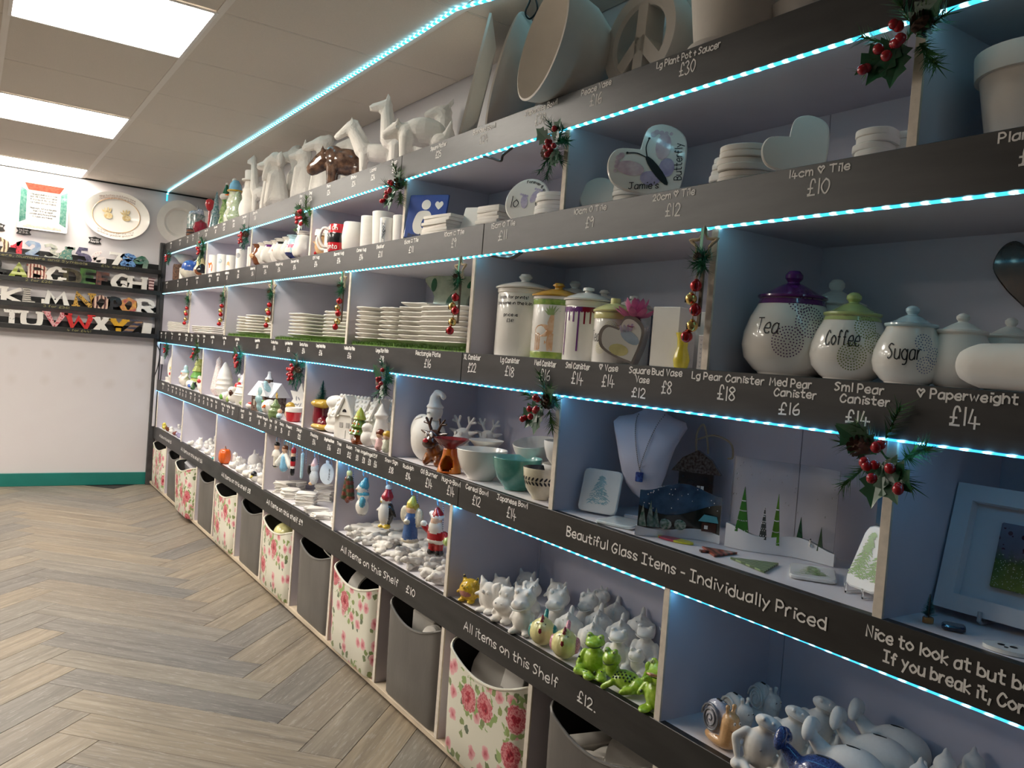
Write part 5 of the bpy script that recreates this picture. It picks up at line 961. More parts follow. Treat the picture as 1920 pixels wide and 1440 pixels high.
scal = plate_me([((.105+.006*math.cos(12*a))*math.cos(a), (.105+.006*math.cos(12*a))*math.sin(a)) for a in [2*PI*k/72 for k in range(72)]])
zg = t3+.016
PS = [(rp[0], 1.36, 6.80, 7, .0100, t3, 'in the far corner'), (rp[1], 1.385, 6.62, 6, .0100, t3, 'second from the wall of letters'), (rp[1], 1.37, 5.90+.0, 4, .0115, t3, 'beside the first bell hanger'), (sp_, 1.385, 5.60, 4, .0115, t3, 'in the second cell'), (rp[0], 1.34, 5.06, 6, .012, t3, 'behind the second bell hanger'),
 (rp[0], 1.365, 4.84, 6, .0165, zg, 'at the far end of the grass mat'), (rp[2], 1.40, 4.62, 7, .0150, zg, 'wide one beside the third bell hanger'), (rp[0], 1.345, 4.24, 6, .0155, zg, 'small one past the third divider'), (sp_, 1.39, 3.85, 7, .0160, zg, 'square one past the third bell hanger'), (scal, 1.40, 3.45, 8, .0150, zg, 'scalloped one left of the fourth bell hanger'),
 (rp[0], 1.335, 3.02, 8, .0165, zg, 'just past the fourth bell hanger'), (scal, 1.40, 2.86, 8, .0165, zg, 'scalloped one of the big white stacks'), (starm, 1.385, 2.66, 9, .0163, zg, 'star shaped one below the star dish'), (rect, 1.375, 2.42, 8, .0165, zg, 'rectangular one left of the last bell hanger')]
for i, (me, x, y, n_, h, z, w_) in enumerate(PS): stack('plate', f'white plate, % of the stack {w_}', 'plate', me, bisque, (x, y, 0), n_, h, f'plates in the stack {w_}', z, jit=.003, rj=.02, seed=20+i)
# star dish leaning at the back
t = slabobj('star_dish', 'pale green star shaped dish with dark patches leaning at the back', 'plate', [(p.x, p.y+.14) for p in smoothline([(*p, 0) for p in star(.15, .085)], 4, True)], .014, gl('glaze_mint', (.42, .46, .32)), (1.515, 2.78, zg+.06), 25, 12, t3+.115)
for cx, cy, a in ((0, .24, 0), (-.09, .16, .5), (.09, .17, -.5), (.0, .10, 0), (-.05, .05, .9), (.05, .05, -.9)): paint(t, 'dark_patch', leafp(cx, cy, .028, .014, a+1.2), G['darkgreen'])
def canister(label, x, y, r, h, lid_m, body_m=glaze, knob_m=None, loc=None, z=None):
    t = thing('canister', label, 'canister', (x, y, t3)); hb = h*.80
    MB().lathe([(0, 0), (r*.93, 0), (r*.95, .004), (r*.95, hb-.018), (r*.93, hb-.014), (r*.97, hb-.010), (r*.97, hb), (r*.88, hb), (r*.85, .01), (0, .008)], 44).build('body', body_m, t)
    lid = MB().lathe([(0, hb-.004), (r*.86, hb-.004), (r*.86, hb+.001), (r*1.04, hb+.001), (r*1.05, hb+.005), (r*.9, hb+.011), (r*.45, hb+.021), (r*.2, hb+.024), (0, hb+.024)], 44).build('lid', lid_m, t)
    MB().lathe([(0, hb+.02), (r*.17, hb+.024), (r*.15, hb+.028), (r*.24, hb+.036), (r*.25, h-.010), (r*.17, h-.002), (0, h)], 20).build('knob', knob_m or lid_m, lid); return t, r*.95
FA = 213
t, R_ = canister('tallest white canister with black handwriting, by the bell hanger', 1.365, 2.03, .082, .245, glaze)
for i, ln in enumerate(('Loads for prints!', 'take some in the kiln', '', 'price is', '£34!')): wrap(t, 'canister_lettering', ln, R_, R_, 1, .165-.017*i, FA-4, ink, .009, .0016, .008*len(ln)*.75) if ln else None
t, R_ = canister('large canister with orange lid and pineapple giraffe painting', 1.36, 1.855, .070, .212, gl('glaze_amber', (.62, .33, .04)), glaze)
MB().lathe([(R_+.0006, .0), (R_+.0012, .003), (R_+.0012, .016), (R_+.0006, .018)], 44).build('grass_band', gl('glaze_grass', (.20, .33, .05), col2=(.40, .50, .10), vs=60), t); MB().lathe([(R_+.0006, .146), (R_+.0014, .148), (R_+.0014, .162), (R_+.001, .164)], 44).build('leaf_band', gl('glaze_leaf', (.16, .33, .04), col2=(.40, .52, .12), vs=60), t)
ow = gl('glaze_orange_wash', (.75, .40, .20), col2=(.86, .62, .42), vs=60); gw = gl('glaze_green_wash', (.36, .48, .20))
for nm, z, pts, m in (('animal_body', .075, leafp(-.012, 0, .030, .017, 0), ow), ('animal_neck', .098, [(.004, -.02), (.018, -.02), (.018, .02), (.008, .02)], ow)): patch(t, nm, R_, FA, z, pts, m)
for k, x in enumerate((-.036, -.028, .006, .016)): patch(t, 'animal_leg', R_, FA, .043, [(x-.003, -.022), (x+.003, -.022), (x+.003, .025), (x-.003, .025)], ow)
for a in range(7): patch(t, 'pineapple_leaf', R_, FA, .118, [(.012+q[0]*math.cos(.5+a*.36)-q[1]*math.sin(.5+a*.36), q[0]*math.sin(.5+a*.36)+q[1]*math.cos(.5+a*.36)) for q in [(.003, -.0022), (.028, 0), (.003, .0022)]], gw)
t, R_ = canister('white canister with purple and red paint drips under the rim', 1.355, 1.715, .061, .195, glaze)
r2 = random.Random(2)
for k in range(9):
    a = FA-62+k*15; m = (G['purple'] if k < 5 else G['darkred'] if k < 8 else G['red']); L__ = r2.uniform(.03, .13) if k < 5 else r2.uniform(.025, .05)
    patch(t, 'paint_drip', R_, a, .138-L__/2, [(-.0022, -L__/2), (.0022, -L__/2), (.0022, L__/2), (-.0022, L__/2)], m); patch(t, 'drip_band', R_, a, .133, [(-.009, -.009), (-.004, -.006), (0, -.011), (.004, -.006), (.009, -.009), (.009, .006), (-.009, .006)], m)
yl = gl('glaze_lemon', (.72, .68, .30))
t, R_ = canister('small canister with yellow lid and dotted dandelions reading tea', 1.34, 1.585, .052, .156, yl)
MB().lathe([(R_+.001, .108), (R_+.002, .11), (R_+.002, .122), (R_+.001, .124)], 40).build('yellow_rim', yl, t)
def dots(t, Rf, ang, z, cx, cy, rings, m, sz=.0014, step=.0055, name='dot_pattern'):
    mb = MB()
    for k in rings:
        n = max(1, int(2*PI*k))
        for i in range(n):
            x, y = cx+k*step*math.cos(2*PI*i/n+k), cy+k*step*math.sin(2*PI*i/n+k); rr = (Rf(z+y) if callable(Rf) else Rf)+.0009
            a = math.radians(ang)+x/rr; c = Vector((rr*math.cos(a), rr*math.sin(a), z+y)); u = Vector((-math.sin(a), math.cos(a), 0))
            mb.add([c+u*sz*math.cos(q)+Vector((0, 0, sz*math.sin(q))) for q in [PI/3*j for j in range(6)]], [tuple(range(6))])
    return mb.build(name, m, t, smooth=0, kind='stuff')
yd = gl('glaze_yellow_dot', (.66, .60, .15))
for cx, cy in ((.008, .02), (-.018, -.03), (.018, -.015)): dots(t, R_, FA, .065, cx, cy, (1, 2, 3, 4) if cy > 0 else (1, 2, 3), yd, .0010, .0042)
wrap(t, 'canister_lettering', 'Tea', R_, R_, 1, .052, FA-42, ink, .026, .0018, .034)
for lab, x, y, r, h in (('plain white canister behind the pineapple one', 1.515, 1.985, .070, .24), ('plain white canister behind the paint drip one', 1.515, 1.845, .060, .21), ('plain white canister behind the pink flower', 1.515, 1.715, .052, .19)): canister(lab, x, y, r, h, bisque, bisque)
# heart vase with a flower
t = thing('heart_vase', 'grey edged heart vase with handprint painting', 'vase', (1.315, 1.475, t3), rot=(0, 0, math.radians(34)))
o_ = heart(.115, .113); MB().prism(o_, (.045, 0, 0), FR, UP, (-.05, 0, 0)).build('body', gl('glaze_taupe', (.30, .26, .24)), t, smooth=40); MB().prism([(p[0]*.86, p[1]*.86+.008) for p in o_], (-.005, 0, 0), FR, UP, (-.002, 0, 0)).build('face', glaze, t, smooth=0)
paint(t, 'yellow_handprint', leafp(-.018, .045, .024, .014, -.6), gl('glaze_yellow_wash', (.75, .68, .32)), -.0073); paint(t, 'blue_handprint', leafp(.018, .062, .026, .013, -1.0), gl('glaze_blue_wash', (.45, .55, .66)), -.0073)
for k in range(4): paint(t, 'finger_print', leafp(.006+.008*k, .088-.002*k, .010, .0035, 1.5-.2*k), gl('glaze_blue_wash', (.45, .55, .66)) if 0 else lil, -.0073)
t.rotation_euler = (Matrix.Rotation(math.radians(34), 3, 'Z') @ Matrix.Rotation(math.radians(-26), 3, 'X')).to_euler(); rest(t, t3)
t = thing('flower', 'pink artificial lotus flower in the heart vase', 'flower', (1.325, 1.49, t3+.098)); pink_m = mat('pink_petal', (.62, .16, .34), .5, var=.35, vs=25)
MB().tube([(0, 0, -.03), (0, 0, .02)], .003, 6).build('stem', needle_m[1], t)
pet = MB(); P = [(0, 0, 0), (.012, .008, .004), (.026, .011, .012), (.040, .007, .026), (.046, 0, .034)]
pet.add(P+[(p[0], -p[1], p[2]) for p in P[1:4]]+[(.013, 0, .001), (.027, 0, .008), (.04, 0, .024)], [(0, 1, 8), (1, 2, 9, 8), (2, 3, 10, 9), (3, 4, 10), (0, 8, 5), (8, 9, 6, 5), (9, 10, 7, 6), (10, 4, 7)]); pet = pet.mesh('petal', pink_m, 60)
for k in range(26):
    tier = 0 if k < 10 else 1 if k < 19 else 2; a = k*2*PI/(10, 9, 7)[tier]+.3*tier; put('petal', pet, t, (0, 0, .015), rot=(0, (.25, -.35, -.85)[tier], a), scale=(1.05, .95, .8)[tier])
for a in (2.6, 3.6): put('leaf', pet, t, (0, 0, .0), rot=(0, .8, a), scale=.8)
turned('square_vase', 'plain white square vase standing tall', 'vase', [(0, 0), (.048, 0), (.05, .003), (.05, .135), (.048, .137), (.042, .136), (.04, .02), (0, .02)], bisque, (1.355, 1.39, 0), 4, z=t3, rz=PI/4+.22, sm=20)
turned('square_vase', 'plain white square vase half hidden behind the tall one', 'vase', [(0, 0), (.036, 0), (.036, .135), (.034, .137), (.028, .136), (.028, .02), (0, .02)], bisque, (1.47, 1.40, 0), 4, z=t3, rz=PI/4+.2, sm=20)
turned('bud_vase', 'small yellow glazed bud vase with a flared lip', 'vase', [(0, 0), (.014, 0), (.016, .004), (.0185, .018), (.016, .030), (.0115, .045), (.0125, .065), (.0165, .077), (.015, .078), (.010, .06), (0, .03)], gl('glaze_bright_yellow', (.72, .60, .04)), (1.315, 1.318, 0), 24, z=t3)
t = thing('square_vase', 'small white vase with grey tick marks beside the yellow bud vase', 'vase', (1.345, 1.275, t3)); MB().lathe([(0, 0), (.022, 0), (.022, .074), (.020, .075), (.018, .074), (.018, .01), (0, .01)], 4).build('body', glaze, t, rz=PI/4+.6, smooth=20)
mb = MB()
for i in range(5):
    for j in range(7): mb.ribbon([(-.011+.0055*i, .008+.0095*j), (-.0095+.0055*i, .005+.0095*j), (-.008+.0055*i, .008+.0095*j)], .0009, (-.0163*math.cos(.6), -.0163*math.sin(.6), 0), (math.sin(.6), -math.cos(.6), 0), UP)
mb.build('tick_pattern', G['grey'], t, smooth=0, kind='stuff')
# pear canisters
def pear(label, x, y, w_, h, lid_m, body_m=glaze, band=None):
    s = w_/2; hb = h*.73; t = thing('pear_canister', label, 'canister', (x, y, t3))
    pr = [(0, 0), (s*.60, 0), (s*.62, h*.02), (s*.72, h*.045), (s*.93, h*.15), (s, h*.27), (s*.97, h*.40), (s*.86, h*.54), (s*.72, h*.66), (s*.67, hb-.002)]
    n0 = len(pr); MB().lathe(pr+[(s*.6, hb-.002), (s*.6, h*.5), (0, h*.1)], 56).build('body', body_m, t)
    Rf = lambda z: float(np.interp(z, [p[1] for p in pr[1:]], [p[0] for p in pr[1:]]))
    if band: MB().lathe([(Rf(z)+.0008, z) for z in np.linspace(h*.665, hb-.003, 5)], 56).build('band', band, t)
    lid = MB().lathe([(0, hb-.002), (s*.70, hb-.002), (s*.74, hb+.001), (s*.735, hb+.004), (s*.55, hb+h*.05), (s*.30, hb+h*.115), (s*.16, hb+h*.145), (0, hb+h*.145)], 48).build('lid', lid_m, t)
    MB().lathe([(0, hb+h*.13), (s*.15, hb+h*.142), (s*.13, hb+h*.155), (s*.19, hb+h*.19), (s*.19, hb+h*.225), (s*.12, h-.002), (0, h)], 24).build('knob', lid_m, lid); return t, Rf
gp = gl('glaze_plum', (.12, .02, .15), var=.1); gg = gl('glaze_pistachio', (.46, .56, .22), var=.06); gb = gl('glaze_powder_blue', (.52, .68, .74), var=.05)
t, Rf = pear('large pear canister labelled tea with a purple lid', 1.375, 1.084, .182, .212, gp, band=gp)
FT = 221; tm = gl('glaze_plum_dot', (.13, .06, .14), var=.02)
for cx, cy, rr in ((.012, .072, 5), (.030, .030, 6), (-.006, -.010, 6)): dots(t, Rf, FT, .075, cx*1.15, cy, range(1, rr), tm, .0015, .0058)
wrap(t, 'canister_lettering', 'Tea', Rf, None, 1, .080, FT-31, ink, .030, .0022, .052)
t, Rf = pear('medium pear canister labelled coffee with a green lid', 1.375, .945, .142, .165, gg, band=gg)
td = gl('glaze_olive_dot', (.22, .27, .08), var=.02)
for cx, cy in ((.016, .042), (.034, .014), (-.006, -.012)): dots(t, Rf, FT+2, .055, cx, cy, range(1, 6 if cy < 0 else 5), td, .0014, .0048)
wrap(t, 'canister_lettering', 'Coffee', Rf, None, 1, .062, FT-18, ink, .027, .0021, .064)
t, Rf = pear('small pear canister labelled sugar with a pale blue lid', 1.365, .822, .118, .138, gb)
tb = gl('glaze_blue_dot', (.16, .20, .34), var=.02)
for cx, cy in ((.010, .026), (.030, .004), (.014, -.012)): dots(t, Rf, FT+3, .046, cx, cy, (1, 2, 3), tb, .0012, .0045)
wrap(t, 'canister_lettering', 'Sugar', Rf, None, 1, .042, FT-16, ink, .026, .0021, .056)
pear('plain white pear canister behind the purple lidded one', 1.495, 1.07, .165, .208, bisque, bisque); pear('plain white pear canister just right of the sugar one', 1.405, .755, .110, .128, bisque, bisque); pear('plain white pear canister at the back beyond the paperweight', 1.485, .715, .105, .128, bisque, bisque)
o = fig('heart_paperweight', 'smooth white heart paperweight standing at the right', 'paperweight', blob([C_((0, .08, .036), (-.01, -.10, .036), .036, .040), C_((.02, .06, .036), (.05, -.02, .036), .035, .03)], .007), bisque, (1.335, .605, 0), 0); rest(o, t3)
t = slabobj('heart_plaque', 'dark glazed heart plaque hanging on the back panel', 'wall decoration', heart(.13, .125), .012, gl('glaze_midnight', (.02, .02, .02), col2=(.09, .04, .02), vs=14), (1.572, .735, 1.36), 0, 0, 1.362)
# ---------------------------------------------------------------- fourth shelf: christmas figurines, far to near
t4 = T[4]+.001
def F4(name, label, prims, mats, x, y, h, rz=20, vox=.03, paint=(), cat='figurine', extra=None, z=None, deci=None):
    return rest(fig(name, label, cat, blob(prims, vox, paint=paint, extra=extra, deci=deci), mats, (x, y, 0), rz, h), t4 if z is None else z)
turned('ornament_blank', 'small white stack of ornament blanks in the far end cell', 'ornament', [(0, 0), (.03, 0), (.03, .008), (.028, .010), (.03, .012), (.03, .02), (.028, .022), (.03, .024), (.03, .036), (0, .036)], bisque, (1.30, 6.67, 0), 20, z=t4)
t = thing('number_plaque', 'oval hanging house number plaque with yellow sunflowers', 'sign', (1.285, 6.55, t4+.12), rot=(0, .1, .5)); MB().prism(circ(.042, 24, sy=2.0), (0, 0, 0), FR, UP, (.008, 0, 0)).build('oval', glaze, t, smooth=40)
for z, s_ in ((.012, '9'), (-.035, '6')): write('number_lettering', s_, (-.0012, 0, z), FR, UP, .03, .004, ink, t, .018)
for z in (-.012, .055, -.055): MB().prism(circ(.012, 10, .006*(1 if z > 0 else -1), z), (-.0008, 0, 0), FR, UP, (-.0004, 0, 0)).build('flower_print', G['yellow'] if z > -.05 else G['red'], t, smooth=0)
rest(t, t4+.037)
def tiertree(label, x, y, h, m, tiers=4, r=.3):
    pr = []
    for k in range(tiers): a = .12+.8*k/tiers; pr += [C_((0, 0, a), (0, 0, a+.9/tiers), r*(1-k/(tiers+.3)), r*.55*(1-(k+1)/(tiers+1)))]
    return F4('tree_figurine', label, pr+[C_((0, 0, .02), (0, 0, .15), .1, .1)], m, x, y, h, vox=.035)
t = thing('tree_figurine', 'tall lime and gold tiered ceramic tree behind the white snowman', 'figurine', (1.385, 6.12, t4), .5)
m_ = gl('glaze_gold_lime', (.38, .42, .06), col2=(.60, .64, .24), vs=40)
for k in range(5):
    r0, r1, z0, z1 = .075-.013*k, .045-.010*k, .02+.045*k, .085+.045*k; MB().lathe([(0, z0), (r0*.8, z0), (r0, z0+.005), (max(r1, .002)*.8, z1), (0, z1)], 9, m=0).build('tier', [m_, G['green'], m_, m_, glaze][k], t, smooth=20)
snowp = [E_((0, 0, .24), (.23, .25, .24)), E_((0, 0, .56), (.17, .18, .16)), C_((0, .2, .5), (-.14, .22, .36), .05, .045), C_((0, -.2, .5), (-.14, -.22, .36), .05, .045)]
F4('snowman_figurine', 'white speckled snowman jar with a bobble hat, front of the second cell', snowp+[E_((0, 0, .66), (.18, .19, .08), 1), E_((0, -.05, .82), (.10, .10, .14), 1), C_((-.15, 0, .58), (-.25, 0, .56), .03, .01, 2)], [gl('glaze_star_white', (.80, .76, .68), col2=(.70, .62, .55), vs=60), G['paleblue'], G['orange']], 1.305, 6.18, .16)
F4('snowman_figurine', 'lying white snowman figurine with black hat and blue bow', [E_((0, 0, .3), (.3, .3, .3)), E_((0, -.42, .3), (.22, .22, .22), 0), E_((0, -.62, .3), (.2, .08, .2), 1), E_((-.2, -.22, .2), (.12, .14, .12), 2)], [bisque, G['black'], G['blue']], 1.295, 5.95, .10)
F4('tree_figurine', 'tiny dark green tree figurine at the shelf edge', [C_((0, 0, .1), (0, 0, .85), .34, .06)], gl('glaze_fir', (.05, .13, .04), var=.3), 1.278, 5.79, .05)
F4('bear_figurine', 'white teddy bear figurine with a red hat asleep on its side', snowp+[E_((-.1, .12, .66), (.1, .1, .1)), E_((-.1, -.12, .74), (.06, .06, .06)), E_((-.12, .1, .5), (.14, .12, .09), 1)], [bisque, G['red']], 1.31, 5.66, .14, 40)
F4('bear_figurine', 'tall plain white bear in a hat against the divider', snowp+[C_((0, 0, .72), (0, .02, .92), .13, .06), E_((0, .02, .97), .06), E_((-.16, 0, .3), (.1, .16, .12))], bisque, 1.345, 5.60, .19)
F4('sack_figurine', 'white and tan lying figurine at the shelf edge', [E_((0, 0, .4), (.5, .6, .4)), E_((-.3, .4, .4), (.2, .2, .2), 1), E_((.2, -.4, .3), (.3, .3, .3), 1)], [bisque, G['peach']], 1.285, 5.50, .045)
F4('tree_figurine', 'slim red and white spiral tree figurine', [C_((0, 0, .05), (0, 0, .75), .2, .08), E_((0, 0, .8), (.09, .09, .12)), C_((0, 0, .86), (0, 0, .97), .06, .01)], spots('red_white_glaze', (.80, .76, .72), (.55, .02, .04), 75, .32), 1.325, 5.33, .225, vox=.025)
F4('cone_figurine', 'plain white ridged gonk cone in the third cell', [C_((0, 0, .1), (0, 0, .62), .24, .2), C_((0, 0, .62), (0, .01, .9), .2, .07), E_((0, 0, .3), (.27, .27, .05)), E_((0, 0, .45), (.25, .25, .04)), E_((0, 0, .15), (.28, .28, .05))], bisque, 1.325, 5.17, .20)
turned('candle_figurine', 'slim green candle shaped figurine with a yellow flame', 'figurine', [(0, 0), (.018, 0), (.018, .02), (.009, .025), (.009, .12), (.007, .125), (.009, .14), (.004, .158), (0, .16)], G['palegreen'], (1.40, 5.12, 0), 12, z=t4)
F4('snowman_figurine', 'white and green reclining snowman figurine at the shelf edge', [E_((0, .1, .35), (.35, .5, .35)), E_((-.1, -.35, .5), (.25, .25, .3)), E_((-.3, .2, .3), (.12, .25, .25), 1)], [bisque, G['green']], 1.285, 4.97, .07)
F4('gonk_figurine', 'tall white gonk with a grey pointed hat and red nose pouch', [E_((0, 0, .28), (.25, .27, .27)), E_((-.12, 0, .45), (.18, .22, .12)), C_((0, 0, .55), (.02, .0, .86), .19, .08, 1), E_((-.22, .0, .5), (.09, .12, .09), 2), E_((-.04, .2, .75), (.07, .07, .07), 1)], [bisque, gl('glaze_pale_grey', (.55, .54, .58)), G['red']], 1.345, 4.80, .21)
F4('dog_figurine', 'white dog figurine with a brown patch at the shelf edge', [E_((0, 0, .35), (.3, .32, .35)), E_((-.1, .05, .75), (.24, .26, .24)), E_((-.24, -.06, .62), (.14, .12, .2), 1), E_((-.2, .3, .2), (.12, .1, .2), 2)], [bisque, G['darkbrown'], G['palegreen']], 1.285, 4.80, .095)
turned('ribbed_jar', 'white ribbed snowman jar body with three rings', 'jar', [(0, 0), (.045, 0), (.05, .01), (.056, .05), (.060, .056), (.056, .062), (.060, .068), (.056, .074), (.052, .078), (.046, .1), (.05, .105), (.044, .112), (0, .11)], bisque, (1.31, 4.66, 0), 26, z=t4)
F4('sprout_figurine', 'crinkled green sprout figurine at the divider', [E_((0, 0, .45), (.4, .45, .42)), E_((-.25, .2, .5), .2), E_((-.25, -.2, .6), .2), E_((-.1, 0, .85), .2)], gl('glaze_sprout', (.20, .30, .08), col2=(.50, .56, .25), vs=60), 1.275, 4.56, .045)
F4('deer_figurine', 'slim white reindeer figurine with antlers behind the gonk', [C_((0, 0, .05), (0, 0, .5), .1, .07), E_((-.04, 0, .58), (.12, .07, .07)), C_((0, .04, .62), (0, .12, .95), .025, .02), C_((0, -.04, .62), (0, -.12, .95), .025, .02), C_((0, .08, .78), (0, .0, .9), .02, .015)], bisque, 1.42, 4.72, .23, vox=.022)
# snowy church
ch = thing('ceramic_church', 'brown ceramic chapel with snowy roof and little bell tower', 'figurine', (1.33, 4.29, t4), .35); snow_g = mat('snow_glaze', (.85, .85, .86), .4, coat=.3); dkb = gl('glaze_church_brown', (.06, .03, .02), col2=(.18, .12, .09), vs=60)
MB().box(-.045, .045, -.085, .085, 0, .085).build('walls', dkb, ch, smooth=0)
def gable(mb, x0, x1, y0, y1, z0, z1, ax):
    if ax == 'y': P = [(x0, y0, z0), (x1, y0, z0), ((x0+x1)/2, y0, z1), (x0, y1, z0), (x1, y1, z0), ((x0+x1)/2, y1, z1)]
    else: P = [(x0, y0, z0), (x0, y1, z0), (x0, (y0+y1)/2, z1), (x1, y0, z0), (x1, y1, z0), (x1, (y0+y1)/2, z1)]
    return mb.add(P, [(0, 1, 2), (3, 5, 4), (0, 2, 5, 3), (1, 4, 5, 2), (0, 3, 4, 1)])
gable(MB(), -.062, .062, -.098, .098, .08, .155, 'y').build('snow_roof', snow_g, ch, smooth=0); gable(MB(), -.075, .0, -.065, -.005, .065, .135, 'x').build('porch_gable', dkb, ch, smooth=0); gable(MB(), -.080, -.005, -.078, .008, .085, .152, 'x').build('porch_roof', snow_g, ch, smooth=0)
MB().box(-.014, .014, -.006, .022, .14, .17).build('bell_tower', dkb, ch, smooth=0); MB().lathe([(.024, .168), (.012, .182), (.008, .20), (.010, .206), (0, .212)], 8, o=(0, .008, 0)).build('tower_roof', snow_g, ch)
for y in (-.05, -.02, .03, .06): MB().box(-.0465, -.044, y-.007, y+.007, .03, .06).build('window', gl('glaze_window_glow', (.5, .45, .36)), ch, smooth=0)
F4('sparkle_tree', 'leaning turquoise glitter tree in front of the chapel', [C_((0, 0, .05), (0, -.12, .8), .17, .09), E_((0, -.1, .55), (.2, .22, .25)), E_((0, -.02, .3), (.22, .25, .2)), C_((0, 0, .0), (0, 0, .1), .12, .12, 1)], [gl('glaze_turquoise_glitter', (.07, .26, .30), col2=(.55, .72, .75), vs=110), G['darkred']], 1.285, 4.26, .165)
F4('snowy_figurine', 'snowy white figurine with red scarf by the divider', [E_((0, 0, .35), (.45, .6, .35)), E_((-.1, -.1, .6), (.25, .4, .2), 1)], [bisque, G['red']], 1.275, 4.42, .05)
F4('snowman_ornament', 'white snowman head with an orange nose at the shelf edge', [E_((0, 0, .45), (.46, .5, .45)), C_((-.4, -.1, .5), (-.62, -.2, .45), .1, .06, 1), E_((-.3, .25, .75), (.1, .1, .1), 2)], [glaze, G['orange'], G['green']], 1.285, 4.13, .085)
t = thing('tree_figurine', 'green ceramic christmas tree with a gold star on top', 'figurine', (1.275, 4.0, t4)); put('body', skin(blob([C_((0, 0, .1), (0, 0, .8), .36, .1), E_((0, 0, .3), (.36, .36, .16)), E_((0, 0, .55), (.27, .27, .12))], .04), gl('glaze_leafy', (.05, .14, .05), col2=(.30, .36, .14), vs=120)), t, scale=.10)
MB().prism(star(.016, .007), (0, 0, .104), FR, UP, (.005, 0, 0)).build('star', G['gold'], t, smooth=0)
F4('baby_figurine', 'tiny pale blue baby figurine beside the red pot', [E_((0, 0, .3), (.3, .32, .3)), E_((0, 0, .75), (.22, .24, .24), 1)], [G['paleblue'], G['skin']], 1.265, 3.90, .05); F4('baby_figurine', 'tiny tan and gold angel baby figurine behind the pot', [E_((0, 0, .3), (.3, .32, .3)), E_((0, .0, .75), (.26, .28, .24), 1)], [G['skin'], G['gold']], 1.315, 3.90, .085)
turned('santa_pot', 'bright red tapered pot with white rim', 'pot', [(0, 0), (.028, 0), (.032, .003), (.037, .045), (.040, .046), (.041, .06), (.037, .066), (.033, .06), (0, .05)], [G['red'], bisque], (1.30, 3.80, 0), 26, z=t4, mm=[0, 0, 0, 1, 1, 1, 1, 1])
for i, (x, y, r, h) in enumerate(((1.40, 4.05, .045, .17), (1.40, 3.88, .04, .15))):
    t = thing('holly_cutout', ('white pierced leaf cutout ornament behind the star tree', 'white pierced heart cutout ornament behind the red pot')[i], 'ornament', (x, y, t4), rot=(0, .12, .4)); P = star(h*.5, h*.26, 6) if i == 0 else [(p[0], p[1]-h*.5) for p in heart(h*.8, h)]
    MB().prism([(p[0], p[1]+h*.5) for p in P], (0, 0, 0), FR, UP, (.010, 0, 0)).build('cutout', bisque, t, smooth=0)
    for k in range(5): MB().prism(leafp(-.02+.018*(k % 3), h*.35+.03*(k//3), .012, .004, .6*k), (-.0006, 0, 0), FR, UP, (-.0004, 0, 0)).build('pierced_hole', shelf_p if 0 else G['grey'], t, smooth=0)
    rest(t, t4)
slabobj('cross_stand', 'white crossed stand leaning on the divider by the red pot', 'ornament', [(-.06, 0), (-.04, 0), (0, .06), (.04, 0), (.06, 0), (.012, .08), (.06, .16), (.04, .16), (0, .1), (-.04, .16), (-.06, .16), (-.012, .08)], .012, bisque, (1.43, 3.72, t4), 35, 12, t4)
# boot and stocking
bt = thing('boot_pot', 'dark red santa boot pot with gold cuff and sole', 'pot', (1.30, 3.44, t4), .0)
put('boot', skin(blob([C_((0, .01, .03), (0, .01, .095), .036, .034, 0), C_((0, .0, .025), (0, -.035, .022), .028, .024, 0)], .006), gl('glaze_wine', (.16, .005, .015), var=.2)), bt)
put('sole', skin(blob([C_((0, .012, .0), (0, -.042, .0), .042, .036, 0)], .006), G['gold']), bt, (0, 0, .010), scale=(1, 1, .42)); put('cuff', skin(blob([C_((0, -.022, 0), (0, .035, 0), .03, .03), E_((0, .006, 0), (.047, .05, .03))], .006), G['gold']), bt, (0, .0, .108), scale=(1, 1, .72)); rest(bt, t4)
t = thing('brush_tree', 'dark teal bottle brush tree standing in the boot pot', 'ornament', (1.30, 3.445, t4+.122))
MB().lathe([(0, 0), (.018, 0), (.018, .008), (0, .008)], 12).build('base', wood_m, t); bt_ = MB(); r2 = random.Random(8)
def brush(h, r, n, seed, wd=.0016):
    r2 = random.Random(seed); mb = MB()
    mb.tube([(0, 0, 0), (0, 0, h)], .0012, 5)
    for k in range(n):
        z = h*(k/n)**1.2*.97+h*.06*(1-k/n); R = r*(1-z/h)*r2.uniform(.75, 1.1)+.001; a = r2.uniform(0, 2*PI); s = Vector((-math.sin(a), math.cos(a), 0))*wd; d = Vector((math.cos(a)*R, math.sin(a)*R, R*.25))
        mb.add([Vector((0, 0, z))-s, Vector((0, 0, z))+s, Vector((0, 0, z))+d+s*.4, Vector((0, 0, z))+d-s*.4], [(0, 1, 2, 3)])
    return mb
brush(.095, .036, 900, 3).build('bristles', mat('teal_bristle', (.02, .20, .20), .6, var=.5, vs=200), t, smooth=0, kind='stuff')
F4('santa_figurine', 'plain white santa head stack beside the gingerbread house', [E_((0, 0, .12), (.26, .3, .12)), E_((0, 0, .32), (.24, .28, .16)), E_((0, -.05, .55), (.22, .26, .16)), E_((0, 0, .8), (.26, .3, .18)), E_((-.2, 0, .48), .08)], bisque, 1.325, 3.335, .165, vox=.035)
